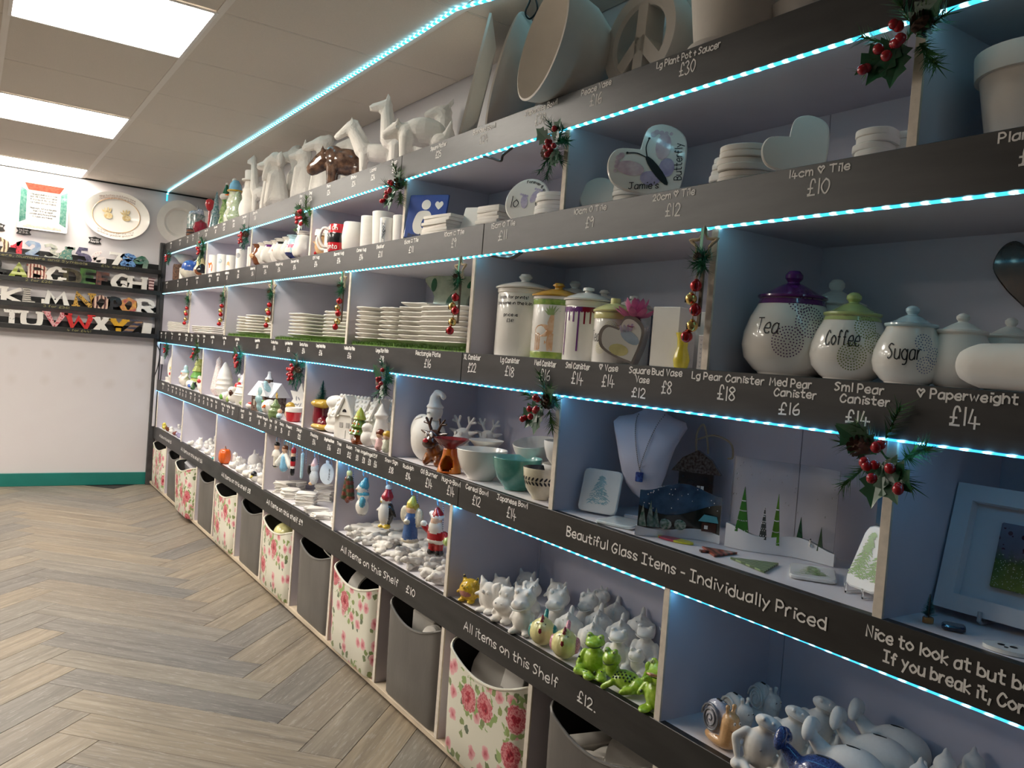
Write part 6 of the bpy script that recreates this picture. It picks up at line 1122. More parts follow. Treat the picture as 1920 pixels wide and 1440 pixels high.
def ginger(label, x, y, rz):
    t = thing('gingerbread_house', label, 'figurine', (x, y, t4), rz)
    MB().bbox(-.045, .045, -.062, .062, 0, .095, .004).build('walls', bisque, t); gable(MB(), -.062, .062, -.068, .068, .088, .168, 'y') if 0 else None
    r_ = gable(MB(), -.06, .06, -.075, .075, .085, .165, 'y'); r_.build('roof', bisque, t, smooth=0)
    tl = MB()
    for sgn in (-1, 1):
        n = Vector((sgn*.08, 0, .06)).normalized()
        for i in range(4):
            for j in range(8): f_ = (i+.5)/4.2; c = Vector((sgn*.06*(1-f_), -.066+.0188*j+(.009 if i % 2 else 0), .085+.08*f_))-n*.0035; tl.ell(c, (.0095, .0100, .0095), 6)
    tl.build('roof_shingles', bisque, t, smooth=60, kind='stuff')
    for j in range(9): MB().ell((0, -.068+.017*j, .168), (.007, .009, .008), 8).build('ridge_knob', bisque, t)
    P = [(-.046, 0, 0), (.0, 0, 0)]
    f = MB(); gable(f, -.066, -.0, -.034, .034, .095, .175, 'x'); f.box(-.060, -.0, -.032, .032, 0, .096); f.build('front_gable', bisque, t, smooth=0)
    for sgn in (-1, 1): MB().tube([(-.068, sgn*.042, .088), (-.068, 0, .178)], .006, 8).build('bargeboard', bisque, t)
    for y_, z_ in ((-.016, .045), (.016, .045)): MB().box(-.062, -.0595, y_-.008, y_+.008, z_, z_+.02).build('window', mat('shadow_recess', (.45, .42, .39), .9), t, smooth=0)
    MB().box(-.062, -.0595, -.007, .007, .004, .035).build('door', bisque, t, smooth=0)
    MB().prism([(-.010, 0)]+[(.010*math.cos(a), .012*math.sin(a)) for a in [PI-PI*k/8 for k in range(1, 8)]]+[(.010, 0)], (-.0665, 0, .108), FR, UP, (-.0008, 0, 0)).build('fan_window', wire_m, t, smooth=0); return t
ginger('white ceramic gingerbread house with scalloped roof, front one', 1.335, 3.165, .55); ginger('white ceramic gingerbread house half hidden behind the green tree', 1.415, 3.03-.02, .55)
t = thing('tree_figurine', 'glossy green ceramic tree with gold garlands on an orange trunk', 'figurine', (1.285, 2.985, t4), .3); gt = gl('glaze_moss', (.12, .20, .03), var=.25)
put('trunk', skin(blob([C_((0, 0, .01), (0, 0, .035), .030, .018)], .005), gl('glaze_rust', (.30, .06, .01), var=.25)), t)
for k, (r0, z0, z1) in enumerate(((.042, .035, .085), (.036, .062, .112), (.026, .092, .140))): MB().lathe([(0, z0), (r0*.9, z0), (r0, z0+.004), (r0*.55, (z0+z1)/2+.006), (.003, z1), (0, z1)], 12).build('tier', gt if k < 2 else gl('glaze_lime_top', (.36, .42, .05)), t, smooth=40)
for k in range(9): a = 3.3+.55*(k % 3)-.5; MB().ell((.036*math.cos(a)*(1-.25*(k//3)), .036*math.sin(a)*(1-.25*(k//3)), .050+.027*(k//3)), .0042, 8).build('bauble', G['orange'], t)
F4('robin_figurine', 'plain white robin ornament in front of the second house', [E_((0, 0, .32), (.28, .32, .32)), E_((-.04, .05, .7), (.2, .22, .2)), C_((-.2, .1, .72), (-.3, .12, .7), .04, .015)], bisque, 1.285, 2.895, .10)
for i, (x, y, h, w_) in enumerate(((1.315, 2.855, .15, 'front one'), (1.395, 2.765, .165, 'behind the angels'), (1.35, 2.735, .115, 'shorter one beside the divider'))): F4('gonk_tree', f'plain white pointed gonk tree, {w_}', [C_((0, 0, .06), (0, 0, .62), .24, .12), E_((0, 0, .64), (.19, .19, .08)), C_((0, 0, .66), (0, 0, .95), .15, .02), E_((0, 0, .06), (.26, .26, .06))], bisque, x, y, h)
def angel(label, x, y, hair, dress, h, bow=False):
    t = thing('angel_figurine', label, 'figurine', (x, y, t4), .5); put('dress', skin(blob([C_((0, 0, .12), (0, 0, .45), .22, .13), E_((0, .14, .42), (.06, .12, .1)), E_((0, -.14, .42), (.06, .12, .1))], .04), dress), t, scale=h); MB().ell((0, 0, .66*h), .17*h, 12).build('head', G['skin'], t); MB().ell((.03*h, 0, .74*h), (.2*h, .22*h, .19*h), 12).build('hair', hair, t); rest(t, t4)
angel('small angel figurine with red brown hair and a pink dress', 1.272, 2.765, gl('glaze_auburn', (.16, .03, .01)), G['palepink'], .080); angel('small angel figurine with golden hair and a pale dress', 1.277, 2.715, G['gold'], gl('glaze_ivory_mint', (.68, .70, .58)), .080); angel('gold and green elf figurine tucked by the divider', 1.283, 2.668, G['gold'], gl('glaze_elf', (.42, .30, .04), col2=(.10, .20, .03), vs=70), .074)
# big snowman, reindeer, burners, bowls
t = thing('snowman_sign', 'large plain white snowman figure with a long curled hat', 'figurine', (1.345, 2.525, t4), .25)
put('body', skin(blob([E_((0, 0, .075), (.058, .068, .08)), E_((0, .035, .10), (.035, .05, .06))], .007), bisque), t); put('head', skin(blob([E_((0, -.022, .172), (.028, .030, .028)), E_((0, -.018, .150), (.026, .030, .012))], .005), bisque), t)
put('hat', skin(blob([C_((0, -.022, .188), (0, -.016, .215), .025, .018), C_((0, -.016, .215), (0, -.026, .238), .018, .012), C_((0, -.026, .238), (0, -.052, .236), .012, .008), E_((0, -.022, .188), (.031, .033, .009)), E_((0, -.060, .226), .011)], .005), bisque), t); MB().tube([(-.026, -.024, .17), (-.040, -.026, .168)], [.004, .0015], 6).build('nose', bisque, t)
for k in range(4): MB().tube(smoothline([(-.02, .02+.006*k, .150-.004*k), (-.022, .045+.004*k, .140-.006*k), (-.015, .062, .122-.008*k)], 3), .004, 6).build('scarf_fold', bisque, t)
def reindeer(label, x, y, s, hm, body_m, nose_m, ant_m, body=True, rz=.35):
    t = thing('reindeer_figurine', label, 'figurine', (x, y, t4), rz, scale=s)
    if body: put('body', skin(blob([E_((.04, -.01, .028), (.035, .05, .026)), C_((.0, .02, .03), (-.012, .022, .006), .017, .015), C_((.0, -.03, .02), (-.012, -.032, .006), .016, .015), C_((.01, .0, .03), (-.005, 0, .065), .026, .026)], .006), body_m), t)
    put('head', skin(blob([E_((0, 0, .098), (.032, .036, .030)), E_((-.022, 0, .078), (.026, .034, .024))], .006), hm), t)
    put('ears', skin(blob([C_((0, .03, .108), (0, .066, .118), .010, .004), C_((0, -.03, .108), (0, -.066, .118), .010, .004)], .0035), hm), t)
    for sg in (-1, 1):
        mb = MB(); mb.tube([(0, sg*.015, .12), (0, sg*.028, .143), (0, sg*.045, .165)], [.006, .0055, .0045], 8); mb.tube([(0, sg*.030, .146), (0, sg*.052, .150)], [.005, .004], 8); mb.tube([(0, sg*.027, .142), (0, sg*.020, .166)], [.005, .004], 8)
        for p in ((0, sg*.045, .165), (0, sg*.052, .150), (0, sg*.020, .166)): mb.ell(p, .0048, 8)
        mb.build('antler', ant_m, t, smooth=60)
    if nose_m: MB().ell((-.047, 0, .088), (.009, .011, .009), 10).build('nose', nose_m, t)
    mb = MB()
    for sg in (-1, 1): mb.ell((-.030, sg*.013, .108), (.004, .007, .009), 8)
    mb.build('eyes', glaze if nose_m else bisque, t)
    return rest(t, t4)
rb = gl('glaze_dark_reindeer', (.055, .018, .008), var=.3)
reindeer('glossy dark brown reindeer figurine with a red nose', 1.305, 2.41, .90, rb, gl('glaze_amber_brown', (.32, .10, .01), col2=(.12, .03, .01), vs=30), G['red'], rb)
reindeer('plain white reindeer head with antlers behind the oil burner', 1.43, 2.435, .94, bisque, bisque, None, bisque); reindeer('plain white reindeer at the back below the panel joint', 1.52, 2.42, .90, bisque, bisque, None, bisque)
def burner(label, x, y, base_m, top_m, r=.036):
    t = thing('oil_burner', label, 'oil burner', (x, y, t4), .4); n = 36; mb = MB(); pr = [(.040, 0), (.038, .01), (.026, .05), (.022, .078)]
    V = []; zs = np.linspace(0, .078, 14); Rf = lambda z: float(np.interp(z, [p[1] for p in pr], [p[0] for p in pr])); idx = {}
    F = []
    for k in range(n):
        for j in range(len(zs)): V.append((Rf(zs[j])*math.cos(2*PI*k/n), Rf(zs[j])*math.sin(2*PI*k/n), zs[j]))
    m_ = len(zs)
    for k in range(n):
        for j in range(m_-1):
            a = (k+.5)*360/n; z = (zs[j]+zs[j+1])/2; da = abs((a-200+180) % 360-180)
            if (da/42)**2+((z-.030)/.026)**2 < 1: continue
            k2 = (k+1) % n; F.append((k*m_+j, k2*m_+j, k2*m_+j+1, k*m_+j+1))
    mb.add(V, F); o = mb.build('stand', base_m, t, smooth=60); sd = o.modifiers.new('wall', 'SOLIDIFY'); sd.thickness = .005
    MB().lathe([(0, .075), (.022, .076), (.040, .090), (.054, .104), (.056, .108), (.052, .107), (.036, .092), (0, .084)], 32).build('dish', top_m, t); return t
burner('glossy orange and red oil burner with a wine coloured dish', 1.292, 2.272, gl('glaze_flame_orange', (.62, .10, .01), col2=(.75, .30, .02), vs=20), gl('glaze_wine_dish', (.20, .01, .015)))
burner('plain white oil burner behind the large white bowl', 1.40, 2.235, bisque, bisque)
def bowl(label, x, y, r, h, m_out, m_in=None, z=t4, tilt=None, foot=.45):
    pr = [(0, 0), (r*foot, 0), (r*(foot+.03), h*.06), (r*.80, h*.35), (r*.95, h*.7), (r, h-.002), (r*.985, h), (r*.955, h-.003), (r*.9, h*.68), (r*.74, h*.36), (r*.4, h*.12), (0, h*.1)]
    t = thing('bowl', label, 'bowl', (x, y, z), rot=tilt or (0, 0, 0)); MB().lathe(pr[:7], 44).build('outside', m_out, t); MB().lathe(pr[6:], 44).build('inside', m_in or m_out, t); return rest(t, z)
bowl('large glossy white bowl at the shelf edge', 1.325, 2.135, .078, .092, glaze, foot=.5)
bowl('glossy teal marbled bowl between the white and cream ones', 1.335, 1.955, .072, .092, gl('glaze_teal_marble', (.03, .22, .20), col2=(.12, .38, .34), vs=18), gl('glaze_pale_teal', (.28, .55, .50)))
t = bowl('cream footed bowl with a black leaf band, by the divider', 1.315, 1.805, .052, .086, gl('glaze_cream_bowl', (.70, .65, .48)), gl('glaze_charcoal', (.03, .035, .04)), foot=.42)
Rc = lambda z: float(np.interp(z, [0, .005, .03, .06, .084], [.0234, .0234, .0416, .0494, .052]))
for k in range(9):
    for sg in (-1, 1): patch(t, 'leaf_print', Rc, 150+14*k, .052+.006*sg, leafp(0, 0, .0065, .0028, sg*.9+PI*.0), ink)
bowl('unpainted white bowl, bottom of the back bowl stack', 1.445, 2.02, .068, .058, bisque, foot=.55); bowl('unpainted white bowl tipped on top of the back bowl stack', 1.45, 2.02, .068, .070, bisque, z=t4+.055, tilt=(.05, -.22, 0))
bowl('unpainted white bowl, bottom of the stack against the divider', 1.40, 1.83, .055, .05, bisque); bowl('unpainted white bowl, middle of the stack against the divider', 1.40, 1.83, .055, .05, bisque, z=t4+.04); bowl('unpainted white bowl, top of the stack against the divider', 1.40, 1.83, .055, .075, bisque, z=t4+.08)
bowl('shallow white dish low behind the orange oil burner', 1.46, 2.16, .055, .025, bisque, foot=.6)
# glass items -------------------------------------------------------------
def glass(name, col=(.9, .95, .97), rough=.03): return mat(name, col, rough, trans=1, ior=1.45)
clear = glass('clear_glass'); fuse = gl('fused_white_glass', (.80, .83, .82), var=.02)
t = slabobj('glass_coaster', 'white glass coaster with a pale blue tree on a small easel', 'coaster', sq_(.105, .11, .012), .009, fuse, (1.33, 1.585, t4+.004), 26, 16, t4+.004)
def brushtree(t, cx, z0, w_, h, m, n=60, seed=1, x=-.0008):
    r2 = random.Random(seed); mb = MB()
    for k in range(n):
        f = (k+.5)/n; zz = z0+h*f; wd = w_*(1-f)*.5+.002; px_ = cx+r2.uniform(-1, 1)*wd; l = r2.uniform(.003, .008); sg = 1 if px_ > cx else -1
        mb.ribbon([(px_-sg*l, zz-l*.15), (px_, zz+l*.25), (px_+sg*l, zz-l*.3)], .0016, (x, 0, 0), FR, UP)
    return mb.build('tree_print', m, t, smooth=0, kind='stuff')
brushtree(t, .0, .022, .055, .07, gl('glaze_ice_blue_print', (.33, .55, .62)), 110)
for sg in (-1, 1): MB().tube([(1.296-1.33, -.01+.022*sg, .016), (1.300-1.33, -.01+.022*sg, .003), (.03, .02*sg, .003)], .002, 5).build('easel_peg', mat('clear_peg', (.8, .82, .85), .15), t) if 0 else None
o = put('glass_coaster', MB().bbox(-.05, .05, -.05, .05, 0, .008, .01).mesh('glass_coaster', gl('pale_blue_glass', (.62, .74, .78), col2=(.75, .80, .80), vs=60), 40), None, (1.325, 1.475, t4), .35, 'pale blue glass coaster lying flat before the necklace bust', 'coaster')
# necklace bust
t = thing('necklace_bust', 'pale jewellery bust on a stand showing a necklace', 'display bust', (1.43, 1.525, t4), .55, scale=(1, .88, 1))
MB().bbox(-.035, .035, -.042, .042, 0, .010, .004).build('foot', shelf_top, t); MB().bbox(-.006, .010, -.009, .009, .008, .07, .003).build('post', shelf_top, t)
sec = [(.052, .012, 0), (.062, .030, -.004), (.085, .050, -.010), (.115, .063, -.016), (.150, .073, -.020), (.185, .084, -.018), (.215, .098, -.008), (.235, .108, .006), (.248, .098, .022), (.256, .060, .034), (.268, .036, .040), (.30, .034, .044)]
R = []
for z, hw, x in sec:
    ring = []
    for k in range(24):
        a = 2*PI*k/24; ring.append((x+(-.030*max(.4, min(1, hw/.07)) if math.cos(a) < 0 else -.012)*abs(math.cos(a))**.7*(1 if math.cos(a) < 0 else -1)+ .0, hw*math.sin(a), z))
    R.append(ring)
MB().loft(R).build('bust', mat('velvet_lilac', (.66, .64, .74), .8, sheen=.3), t, smooth=60)
def onb(y, z):  # front of the bust surface
    hw = float(np.interp(z, [s[0] for s in sec], [s[1] for s in sec])); x = float(np.interp(z, [s[0] for s in sec], [s[2] for s in sec])); s_ = max(-1, min(1, y/hw)); return (x-.030*max(.4, min(1, hw/.07))*math.sqrt(1-s_*s_)**.7-.0025, y, z)
nk = thing('necklace', 'thin chain necklace with a square blue glass pendant', 'necklace', t.location, .55, scale=(1, .88, 1)); ch_ = MB()
L_pts = [onb(-.036+.0385*f, .262-.135*f) for f in np.linspace(0, 1, 30)]+[onb(.038-.036*f, .258-.131*f) for f in np.linspace(1, 0, 30)]
for i, p in enumerate(L_pts): ch_.ell(p, (.0013, .0016, .0022), 6)
ch_.build('chain', mat('silver_chain', (.25, .25, .27), .3, metal=.9), nk, kind='stuff'); c = onb(.002, .108); MB().bbox(-.004, .004, -.011, .011, -.012, .012, .003).build('pendant', gl('glaze_cobalt_pendant', (.01, .02, .16), col2=(.06, .14, .42), vs=120), nk, loc=(c[0]-.003, c[1], c[2])); MB().tube([(c[0]-.002, c[1], c[2]+.012), (c[0]-.002, c[1], c[2]+.019)], .002, 6).build('bail', metal_w, nk)
# curved snow scene
t = thing('glass_scene', 'curved dark blue glass winter scene with snow and a cottage', 'glass ornament', (1.375, 1.335, t4), .62)
def curved(x0, x1, z0, z1, th, R_=.17, n=16, off=0, top=None):
    mb = MB(); rr = []
    for i in range(n+1):
        y = x0+(x1-x0)*i/n; x = -.02+math.sqrt(R_*R_-(y*.9)**2)-R_+.02*math.sin(y*22); zt = top(y) if top else z1; rr.append([(x-off, -y, z0), (x-off, -y, zt), (x-off+th, -y, zt), (x-off+th, -y, z0)])
    mb.loft(rr); return mb
curved(-.088, .088, .018, .125, .006, top=lambda y: .112+.010*math.cos(y*38)).build('night_sky', gl('glass_night_blue', (.015, .05, .10), col2=(.05, .14, .26), vs=25), t, smooth=60)
curved(-.088, .088, .018, .07, .003, off=.0032, top=lambda y: .068-.018*math.cos(y*25+.6)).build('dark_hill', gl('glass_black_green', (.006, .014, .012)), t, smooth=60)
curved(-.092, .090, 0, .024, .012, off=.004, top=lambda y: .020+.004*math.sin(y*40)).build('snow_bank', snow_g, t, smooth=60)
def fx(y): return -.02+math.sqrt(.17**2-(y*.9)**2)-.17+.02*math.sin(y*22)-.0045
mb = MB()
for k in range(26): y, z = r2.uniform(-.08, .08), r2.uniform(.06, .115); mb.ell((fx(y), -y, z), .0013, 6)
mb.build('snowflakes', snow_g, t, kind='stuff')
for y, h in ((-.078, .05), (-.062, .06), (-.05, .045)): MB().add([(fx(y)-.001, -(y-.010), .022), (fx(y)-.001, -(y+.010), .022), (fx(y)-.002, -y, .022+h)], [(0, 1, 2)]).build('fir_tree', gl('glass_frosted_fir', (.07, .16, .12), col2=(.35, .42, .4), vs=120), t, smooth=0)
for y in (-.03, .0): MB().ell((fx(y)-.002, -y, .03), (.003, .016, .012), 10).build('snowy_bush', gl('glass_snowy_bush', (.05, .16, .10), col2=(.5, .56, .52), vs=140), t)
MB().prism([(.048, .022), (.080, .022), (.080, .042), (.048, .042)], (fx(.06)-.004, 0, 0), FR, UP, (-.003, 0, 0)).build('cottage', gl('glass_cottage_brown', (.08, .03, .02)), t, smooth=0); MB().prism([(.040, .044), (.084, .044), (.080, .058), (.052, .060)], (fx(.06)-.005, 0, 0), FR, UP, (-.003, 0, 0)).build('cottage_roof', gl('glass_turquoise', (.12, .42, .50)), t, smooth=0); MB().prism([(.054, .028), (.062, .028), (.062, .036), (.054, .036)], (fx(.06)-.0075, 0, 0), FR, UP, (-.001, 0, 0)).build('cottage_window', glaze, t, smooth=0)
# birdhouse on a cord
t = thing('glass_house', 'brown glass house ornament with a white window and twine loop', 'glass ornament', (1.515, 1.435, t4), .6, scale=1.18); hb_ = gl('glass_dark_brown', (.045, .022, .012), var=.3)
MB().box(0, .010, -.036, .036, 0, .115).build('wall', hb_, t, smooth=0); MB().prism([(-.052, .108), (.052, .108), (.030, .138), (0, .156), (-.030, .138)], (-.004, 0, 0), FR, UP, (.016, 0, 0)).build('roof', gl('glass_sparkly_roof', (.05, .02, .015), col2=(.20, .16, .14), vs=200), t, smooth=0)
w_ = MB().prism([(.004, .064), (.018, .064), (.018, .082), (.004, .082)], (-.001, 0, 0), FR, UP, (-.001, 0, 0)).build('window', glaze, t, smooth=0); MB().box(-.0026, -.002, -.0118, -.0102, .064, .082).box(-.0026, -.002, -.018, -.004, .0722, .0738).build('window_bars', ink, w_, smooth=0); MB().prism([(-.022, .03), (-.010, .03), (-.010, .048), (-.022, .048)], (-.001, 0, 0), FR, UP, (-.001, 0, 0)).build('door_pane', G['palegreen'] if 0 else gl('glass_olive', (.10, .13, .04)), t, smooth=0)
MB().tube(smoothline([(.004, .004, .15), (.004, .006, .19), (.004, -.006, .21), (.004, -.016, .18), (.006, -.02, .15)], 4), .0022, 6).build('twine_loop', twine_m, t); MB().tube(smoothline([(.004, .003, .178), (.0, -.03, .19), (-.006, -.065, .178), (-.008, -.072, .15), (-.008, -.062, .146)], 5), .0022, 6).build('twine_tail', twine_m, t)
# flat glass ornaments on the shelf
def flat(label, name, pts, m, x, y, rz, th=.004, cat='glass ornament'):
    o = put(name, MB().prism(pts, (0, 0, 0), (1, 0, 0), (0, 1, 0), (0, 0, th)).mesh(name, m, 0), None, (x, y, t4), rz, label, cat); return o
flat('yellow, green and red glass leaf ornament lying flat', 'glass_leaf', [(p[1], p[0]) for p in leafp(0, 0, .045, .016, 0)], stripes('glass_rainbow_leaf', (.62, .60, .05), (.35, .04, .08), 70, 1), 1.325, 1.30, .25)
tri = [(-.03, -.045), (.03, 0), (-.03, .045)]
flat('red brown striped glass tree ornament lying flat', 'glass_tree', [(-.028, .03), (-.028, -.006), (-.045, -.004), (-.045, -.016), (-.028, -.014), (-.028, -.05), (.035, -.01)], stripes('glass_red_stripes', (.30, .07, .04), (.07, .03, .02), 420, 0), 1.345, 1.19, -.5)
flat('dark green striped glass tree ornament lying flat', 'glass_tree', [(-.05, -.05), (-.005, .05), (.045, -.03)], stripes('glass_green_stripes', (.08, .13, .05), (.30, .40, .20), 480, 0), 1.335, 1.09, .2)
# tall clear panels with trees standing in snow
t = thing('glass_tree_scene', 'wavy clear glass panel with green trees in a snow bank', 'glass ornament', (1.46, 1.13, t4), math.radians(24), scale=(1, .74, 1.12))
def wav(y): return .012*math.sin(y*22+.5)
rr = []
for i in range(33):
    y = -.15+.30*i/32; x = wav(y); zt = .178+.012*(1 if y > 0 else .0)*0-.05*(y+.15)*.25; rr.append([(x, -y, .004), (x, -y, zt), (x+.004, -y, zt), (x+.004, -y, .004)])
MB().loft(rr).build('clear_pane', clear, t, smooth=60)
rr = []
for i in range(33):
    y = -.155+.31*i/32; x = wav(y); zt = .036-.07*(y+.15)*.5+.006*math.sin(y*30); zt = max(.022, zt+.004); rr.append([(x-.006, -y, 0), (x-.006, -y, zt), (x+.011, -y, zt-.002), (x+.011, -y, 0)])
MB().loft(rr).build('snow_bank', snow_g, t, smooth=50)
gt_ = gl('glass_leaf_green', (.03, .17, .02), var=.1); gt2 = gl('glass_grey_tree', (.05, .06, .06)); gt3 = gl('glass_lime_tree', (.09, .26, .02), var=.3)
for y, w2, z0, h, m, nm in ((-.105, .020, .034, .088, gt_, 'green_tree'), (-.045, .011, .026, .062, gt2, 'grey_tree'), (-.012, .013, .018, .098, gt3, 'lime_tree'), (.052, .012, .020, .058, gl('glass_dark_fir', (.015, .07, .03), var=.5, vs=150), 'fir_tree'), (.112, .008, .022, .045, gl('glass_moss_tree', (.05, .09, .04)), 'small_tree')):
    tr = MB().add([(wav(y)-.005, -(y-w2), z0), (wav(y)-.005, -(y+w2), z0), (wav(y)-.005, -y, z0+h), (wav(y)-.001, -(y-w2), z0), (wav(y)-.001, -(y+w2), z0), (wav(y)-.001, -y, z0+h)], [(0, 1, 2), (3, 5, 4), (0, 3, 4, 1), (1, 4, 5, 2), (2, 5, 3, 0)]).build(nm, m, t, smooth=0)
    if nm in ('green_tree', 'lime_tree', 'grey_tree'):
        mb = MB()
        for k in range(4 if nm != 'grey_tree' else 5):
            f = .06+.22*k
            for q in range(6):
                u_ = (q/5-.5)*2*(1-f)*.9; mb.ell((wav(y)-.0056, -(y+w2*u_), z0+h*(f-.03*(1-u_*u_)) if nm != 'grey_tree' else z0+h*(f+.06*(q % 2))), .0013, 5)
        mb.build('glitter_garland', snow_g, tr, kind='stuff')
sm = MB().ell((wav(.085)-.009, -.085, .030), .0042, 8).ell((wav(.085)-.009, -.085, .037), .003, 8).build('tiny_snowman', glaze, t); MB().ell((wav(.085)-.009, -.085, .0405), (.002, .0028, .0014), 6).build('hat', ink, sm)
mb = MB(); r2 = random.Random(12)
for k in range(34): y, z = r2.uniform(-.145, .145), r2.uniform(.08, .168); mb.ell((wav(y)+.002, -y, z), r2.uniform(.0008, .0022), 6)
mb.build('glass_bubbles', glass('bubble_glass', (1, 1, 1), .0), t, kind='stuff')
t = slabobj('glass_coaster', 'pale glass coaster with a green tree lying flat in front of the panel', 'coaster', sq_(.085, .11, .012), .008, fuse, (1.34, .955, t4), 0, 0, t4)
t.rotation_euler = (0, PI/2, .65); rest(t, t4); brushtree(t, 0, .02, .05, .075, gl('glaze_leaf_print', (.25, .42, .12)), 130, 3)
t = slabobj('glass_coaster', 'white glass coaster with two green leaf prints leaning on the divider', 'coaster', sq_(.082, .12, .016), .010, fuse, (1.345, .862, t4+.01), -12, 24, t4+.008)
for cx in (-.018, .018): brushtree(t, cx, .02, .028, .085, gl('glaze_leaf_print_2', (.22, .42, .12)), 120, 5)
mb = MB()
for s_ in (-.02, .02): mb.tube([(-.02, s_, .02), (-.018, s_, .004), (.03, s_, .004), (.06, s_, .05)], .0022, 6)
tt = thing('coaster_stand', 'small clear stand holding the leaf print coaster', 'stand', (1.35, .860, t4-.0018), math.radians(-12)); mb.build('frame', glass('clear_plastic', (.85, .87, .88), .1), tt)
t = thing('glass_vase', 'curved blue to green glass panel with poppies behind the divider', 'glass ornament', (1.54, .915, t4), math.radians(40)); rr = []
for i in range(15): z = .165*i/14; x = -.045*math.sin(max(0, (1-z/.11))*1.6)**2 if z < .11 else 0; hw = .042; rr.append([(x, -hw, z), (x, hw, z), (x+.006, hw, z), (x+.006, -hw, z)])
N = NT('glass_meadow'); s = N.n('SeparateXYZ', N.obj()); n_ = N.n('TexNoise', N.obj(), None, 45.0); f = N.math('ADD', s.outputs[2], N.math('MULTIPLY', n_.outputs[0], .04)); gm = N.col(N.ramp(N.math('MULTIPLY', f, 5.2), (.10, (.10, .22, .02)), (.45, (.16, .26, .03)), (.55, (.42, .30, .06)), (.68, (.10, .24, .34)), (.95, (.04, .20, .42))), .12)
MB().loft(rr).build('meadow_panel', gm, t, smooth=60)
for y, z in ((.012, .10), (-.010, .085), (.02, .07), (-.02, .115)): MB().ell((-.003 if z > .1 else -.012, y, z), (.004, .006, .006), 8).build('poppy', G['darkred'], t)
# right-hand cell
t = thing('brush_tree', 'mini turquoise bottle brush tree on a wooden disc', 'ornament', (1.315, .718, t4)); MB().lathe([(0, 0), (.0085, 0), (.0085, .007), (.0075, .009), (0, .009)], 16).build('base', gl('tan_wood', (.42, .22, .07)), t)
b_ = brush(.038, .0125, 420, 4, .0007); b_.build('bristles', mat('turquoise_bristle', (.03, .34, .28), .5, var=.4, vs=300), t, loc=(0, 0, .008), smooth=0, kind='stuff'); brush(.038, .0135, 60, 9, .0005).build('snow_tips', snow_g, t, loc=(0, 0, .008), smooth=0, kind='stuff')
t = thing('glass_pendant', 'dark blue square glass pendant lying on the shelf', 'pendant', (1.318, .678, t4), .5); MB().bbox(-.014, .014, -.017, .017, 0, .009, .005).build('glass', gl('glaze_midnight_blue', (.008, .015, .045), var=.4, vs=80), t); MB().tube([(.013, 0, .007), (.019, 0, .006)], .003, 6).build('bail', metal_w, t)
# box frame on two pegs
fr = thing('picture_frame', 'white box frame holding a fused glass poppy meadow picture', 'picture frame', (1.395, .616, t4+.02), rot=(0, math.radians(15), math.radians(4.5))); w0, h0, b0, d0 = .27, .215, .028, .034
white_p = mat('frame_white', (.76, .76, .78), .5)
for nm, P in (('frame_top', (-w0/2, w0/2, h0-b0, h0)), ('frame_bottom', (-w0/2, w0/2, 0, b0)), ('frame_side', (-w0/2, -w0/2+b0, b0, h0-b0)), ('frame_side', (w0/2-b0, w0/2, b0, h0-b0))): MB().box(0, d0, P[0], P[1], P[2], P[3]).build(nm, white_p, fr, smooth=0)
MB().box(d0-.008, d0-.004, -w0/2+b0, w0/2-b0, b0, h0-b0).build('backing_card', mat('mount_card', (.70, .71, .74), .8), fr, smooth=0)
N = NT('fused_meadow'); o_ = N.obj(); s = N.n('SeparateXYZ', o_); v1 = N.n('TexNoise', o_, None, 60.0, 4.0); v2 = N.n('TexVoronoi', o_, None, 95.0); f = N.math('ADD', s.outputs[2], N.math('MULTIPLY', N.math('SUBTRACT', v1.outputs[0], .5), .05))
c = N.ramp(N.math('DIVIDE', f, .215), (.25, (.20, .26, .05)), (.45, (.07, .12, .03)), (.55, (.16, .15, .20)), (.8, (.21, .20, .28)))
pop = N.math('MULTIPLY', N.math('LESS_THAN', v2.outputs['Distance'], .38), N.math('LESS_THAN', N.math('ABSOLUTE', N.math('SUBTRACT', s.outputs[2], .136)), .018)); c = N.mix(pop, c, (.07, .02, .03)); v3 = N.n('TexVoronoi', o_, None, 260.0); c = N.mix(N.math('MULTIPLY', N.math('LESS_THAN', v3.outputs['Distance'], .22), N.math('LESS_THAN', s.outputs[2], .11)), c, (.55, .60, .45))
MB().bbox(d0-.018, d0-.010, -.062, .062, .054, .162, .003).build('fused_glass', N.col(c, .12), fr)
rest(fr, t4+.004)
for y in (.675, .595): MB().tube([(1.445, y, t4+.002), (1.395, y, t4+.0035), (1.388, y, t4+.008), (1.389, y, t4+.022)], .0035, 8).build('frame_peg', mat('grey_peg', (.5, .5, .52), .4), label='grey peg under the frame, '+('left one' if y > .63 else 'right one'), cat='stand')
t = thing('skull_coaster', 'white glass piece with a black skull print at the shelf edge', 'coaster', (1.30, .585, t4), .3); MB().prism([(p[1], p[0]) for p in leafp(0, 0, .036, .024, 0, 18)], (0, 0, 0), (1, 0, 0), (0, 1, 0), (0, 0, .006)).build('glass', fuse, t, smooth=30)
for x, y, r in ((.004, .012, .005), (.004, -.004, .005), (-.006, .004, .003)): MB().prism(circ(r, 10, x, y), (0, 0, .0062), (1, 0, 0), (0, 1, 0), (0, 0, .0004)).build('skull_print', ink, t, smooth=0)
# ---------------------------------------------------------------- fifth shelf: small pottery
t5 = T[5]+.001
def F5(name, label, me, mats, x, y, rz, s, cat='figurine', group=None): return rest(fig(name, label, cat, me, mats, (x, y, 0), rz, s, group), t5)
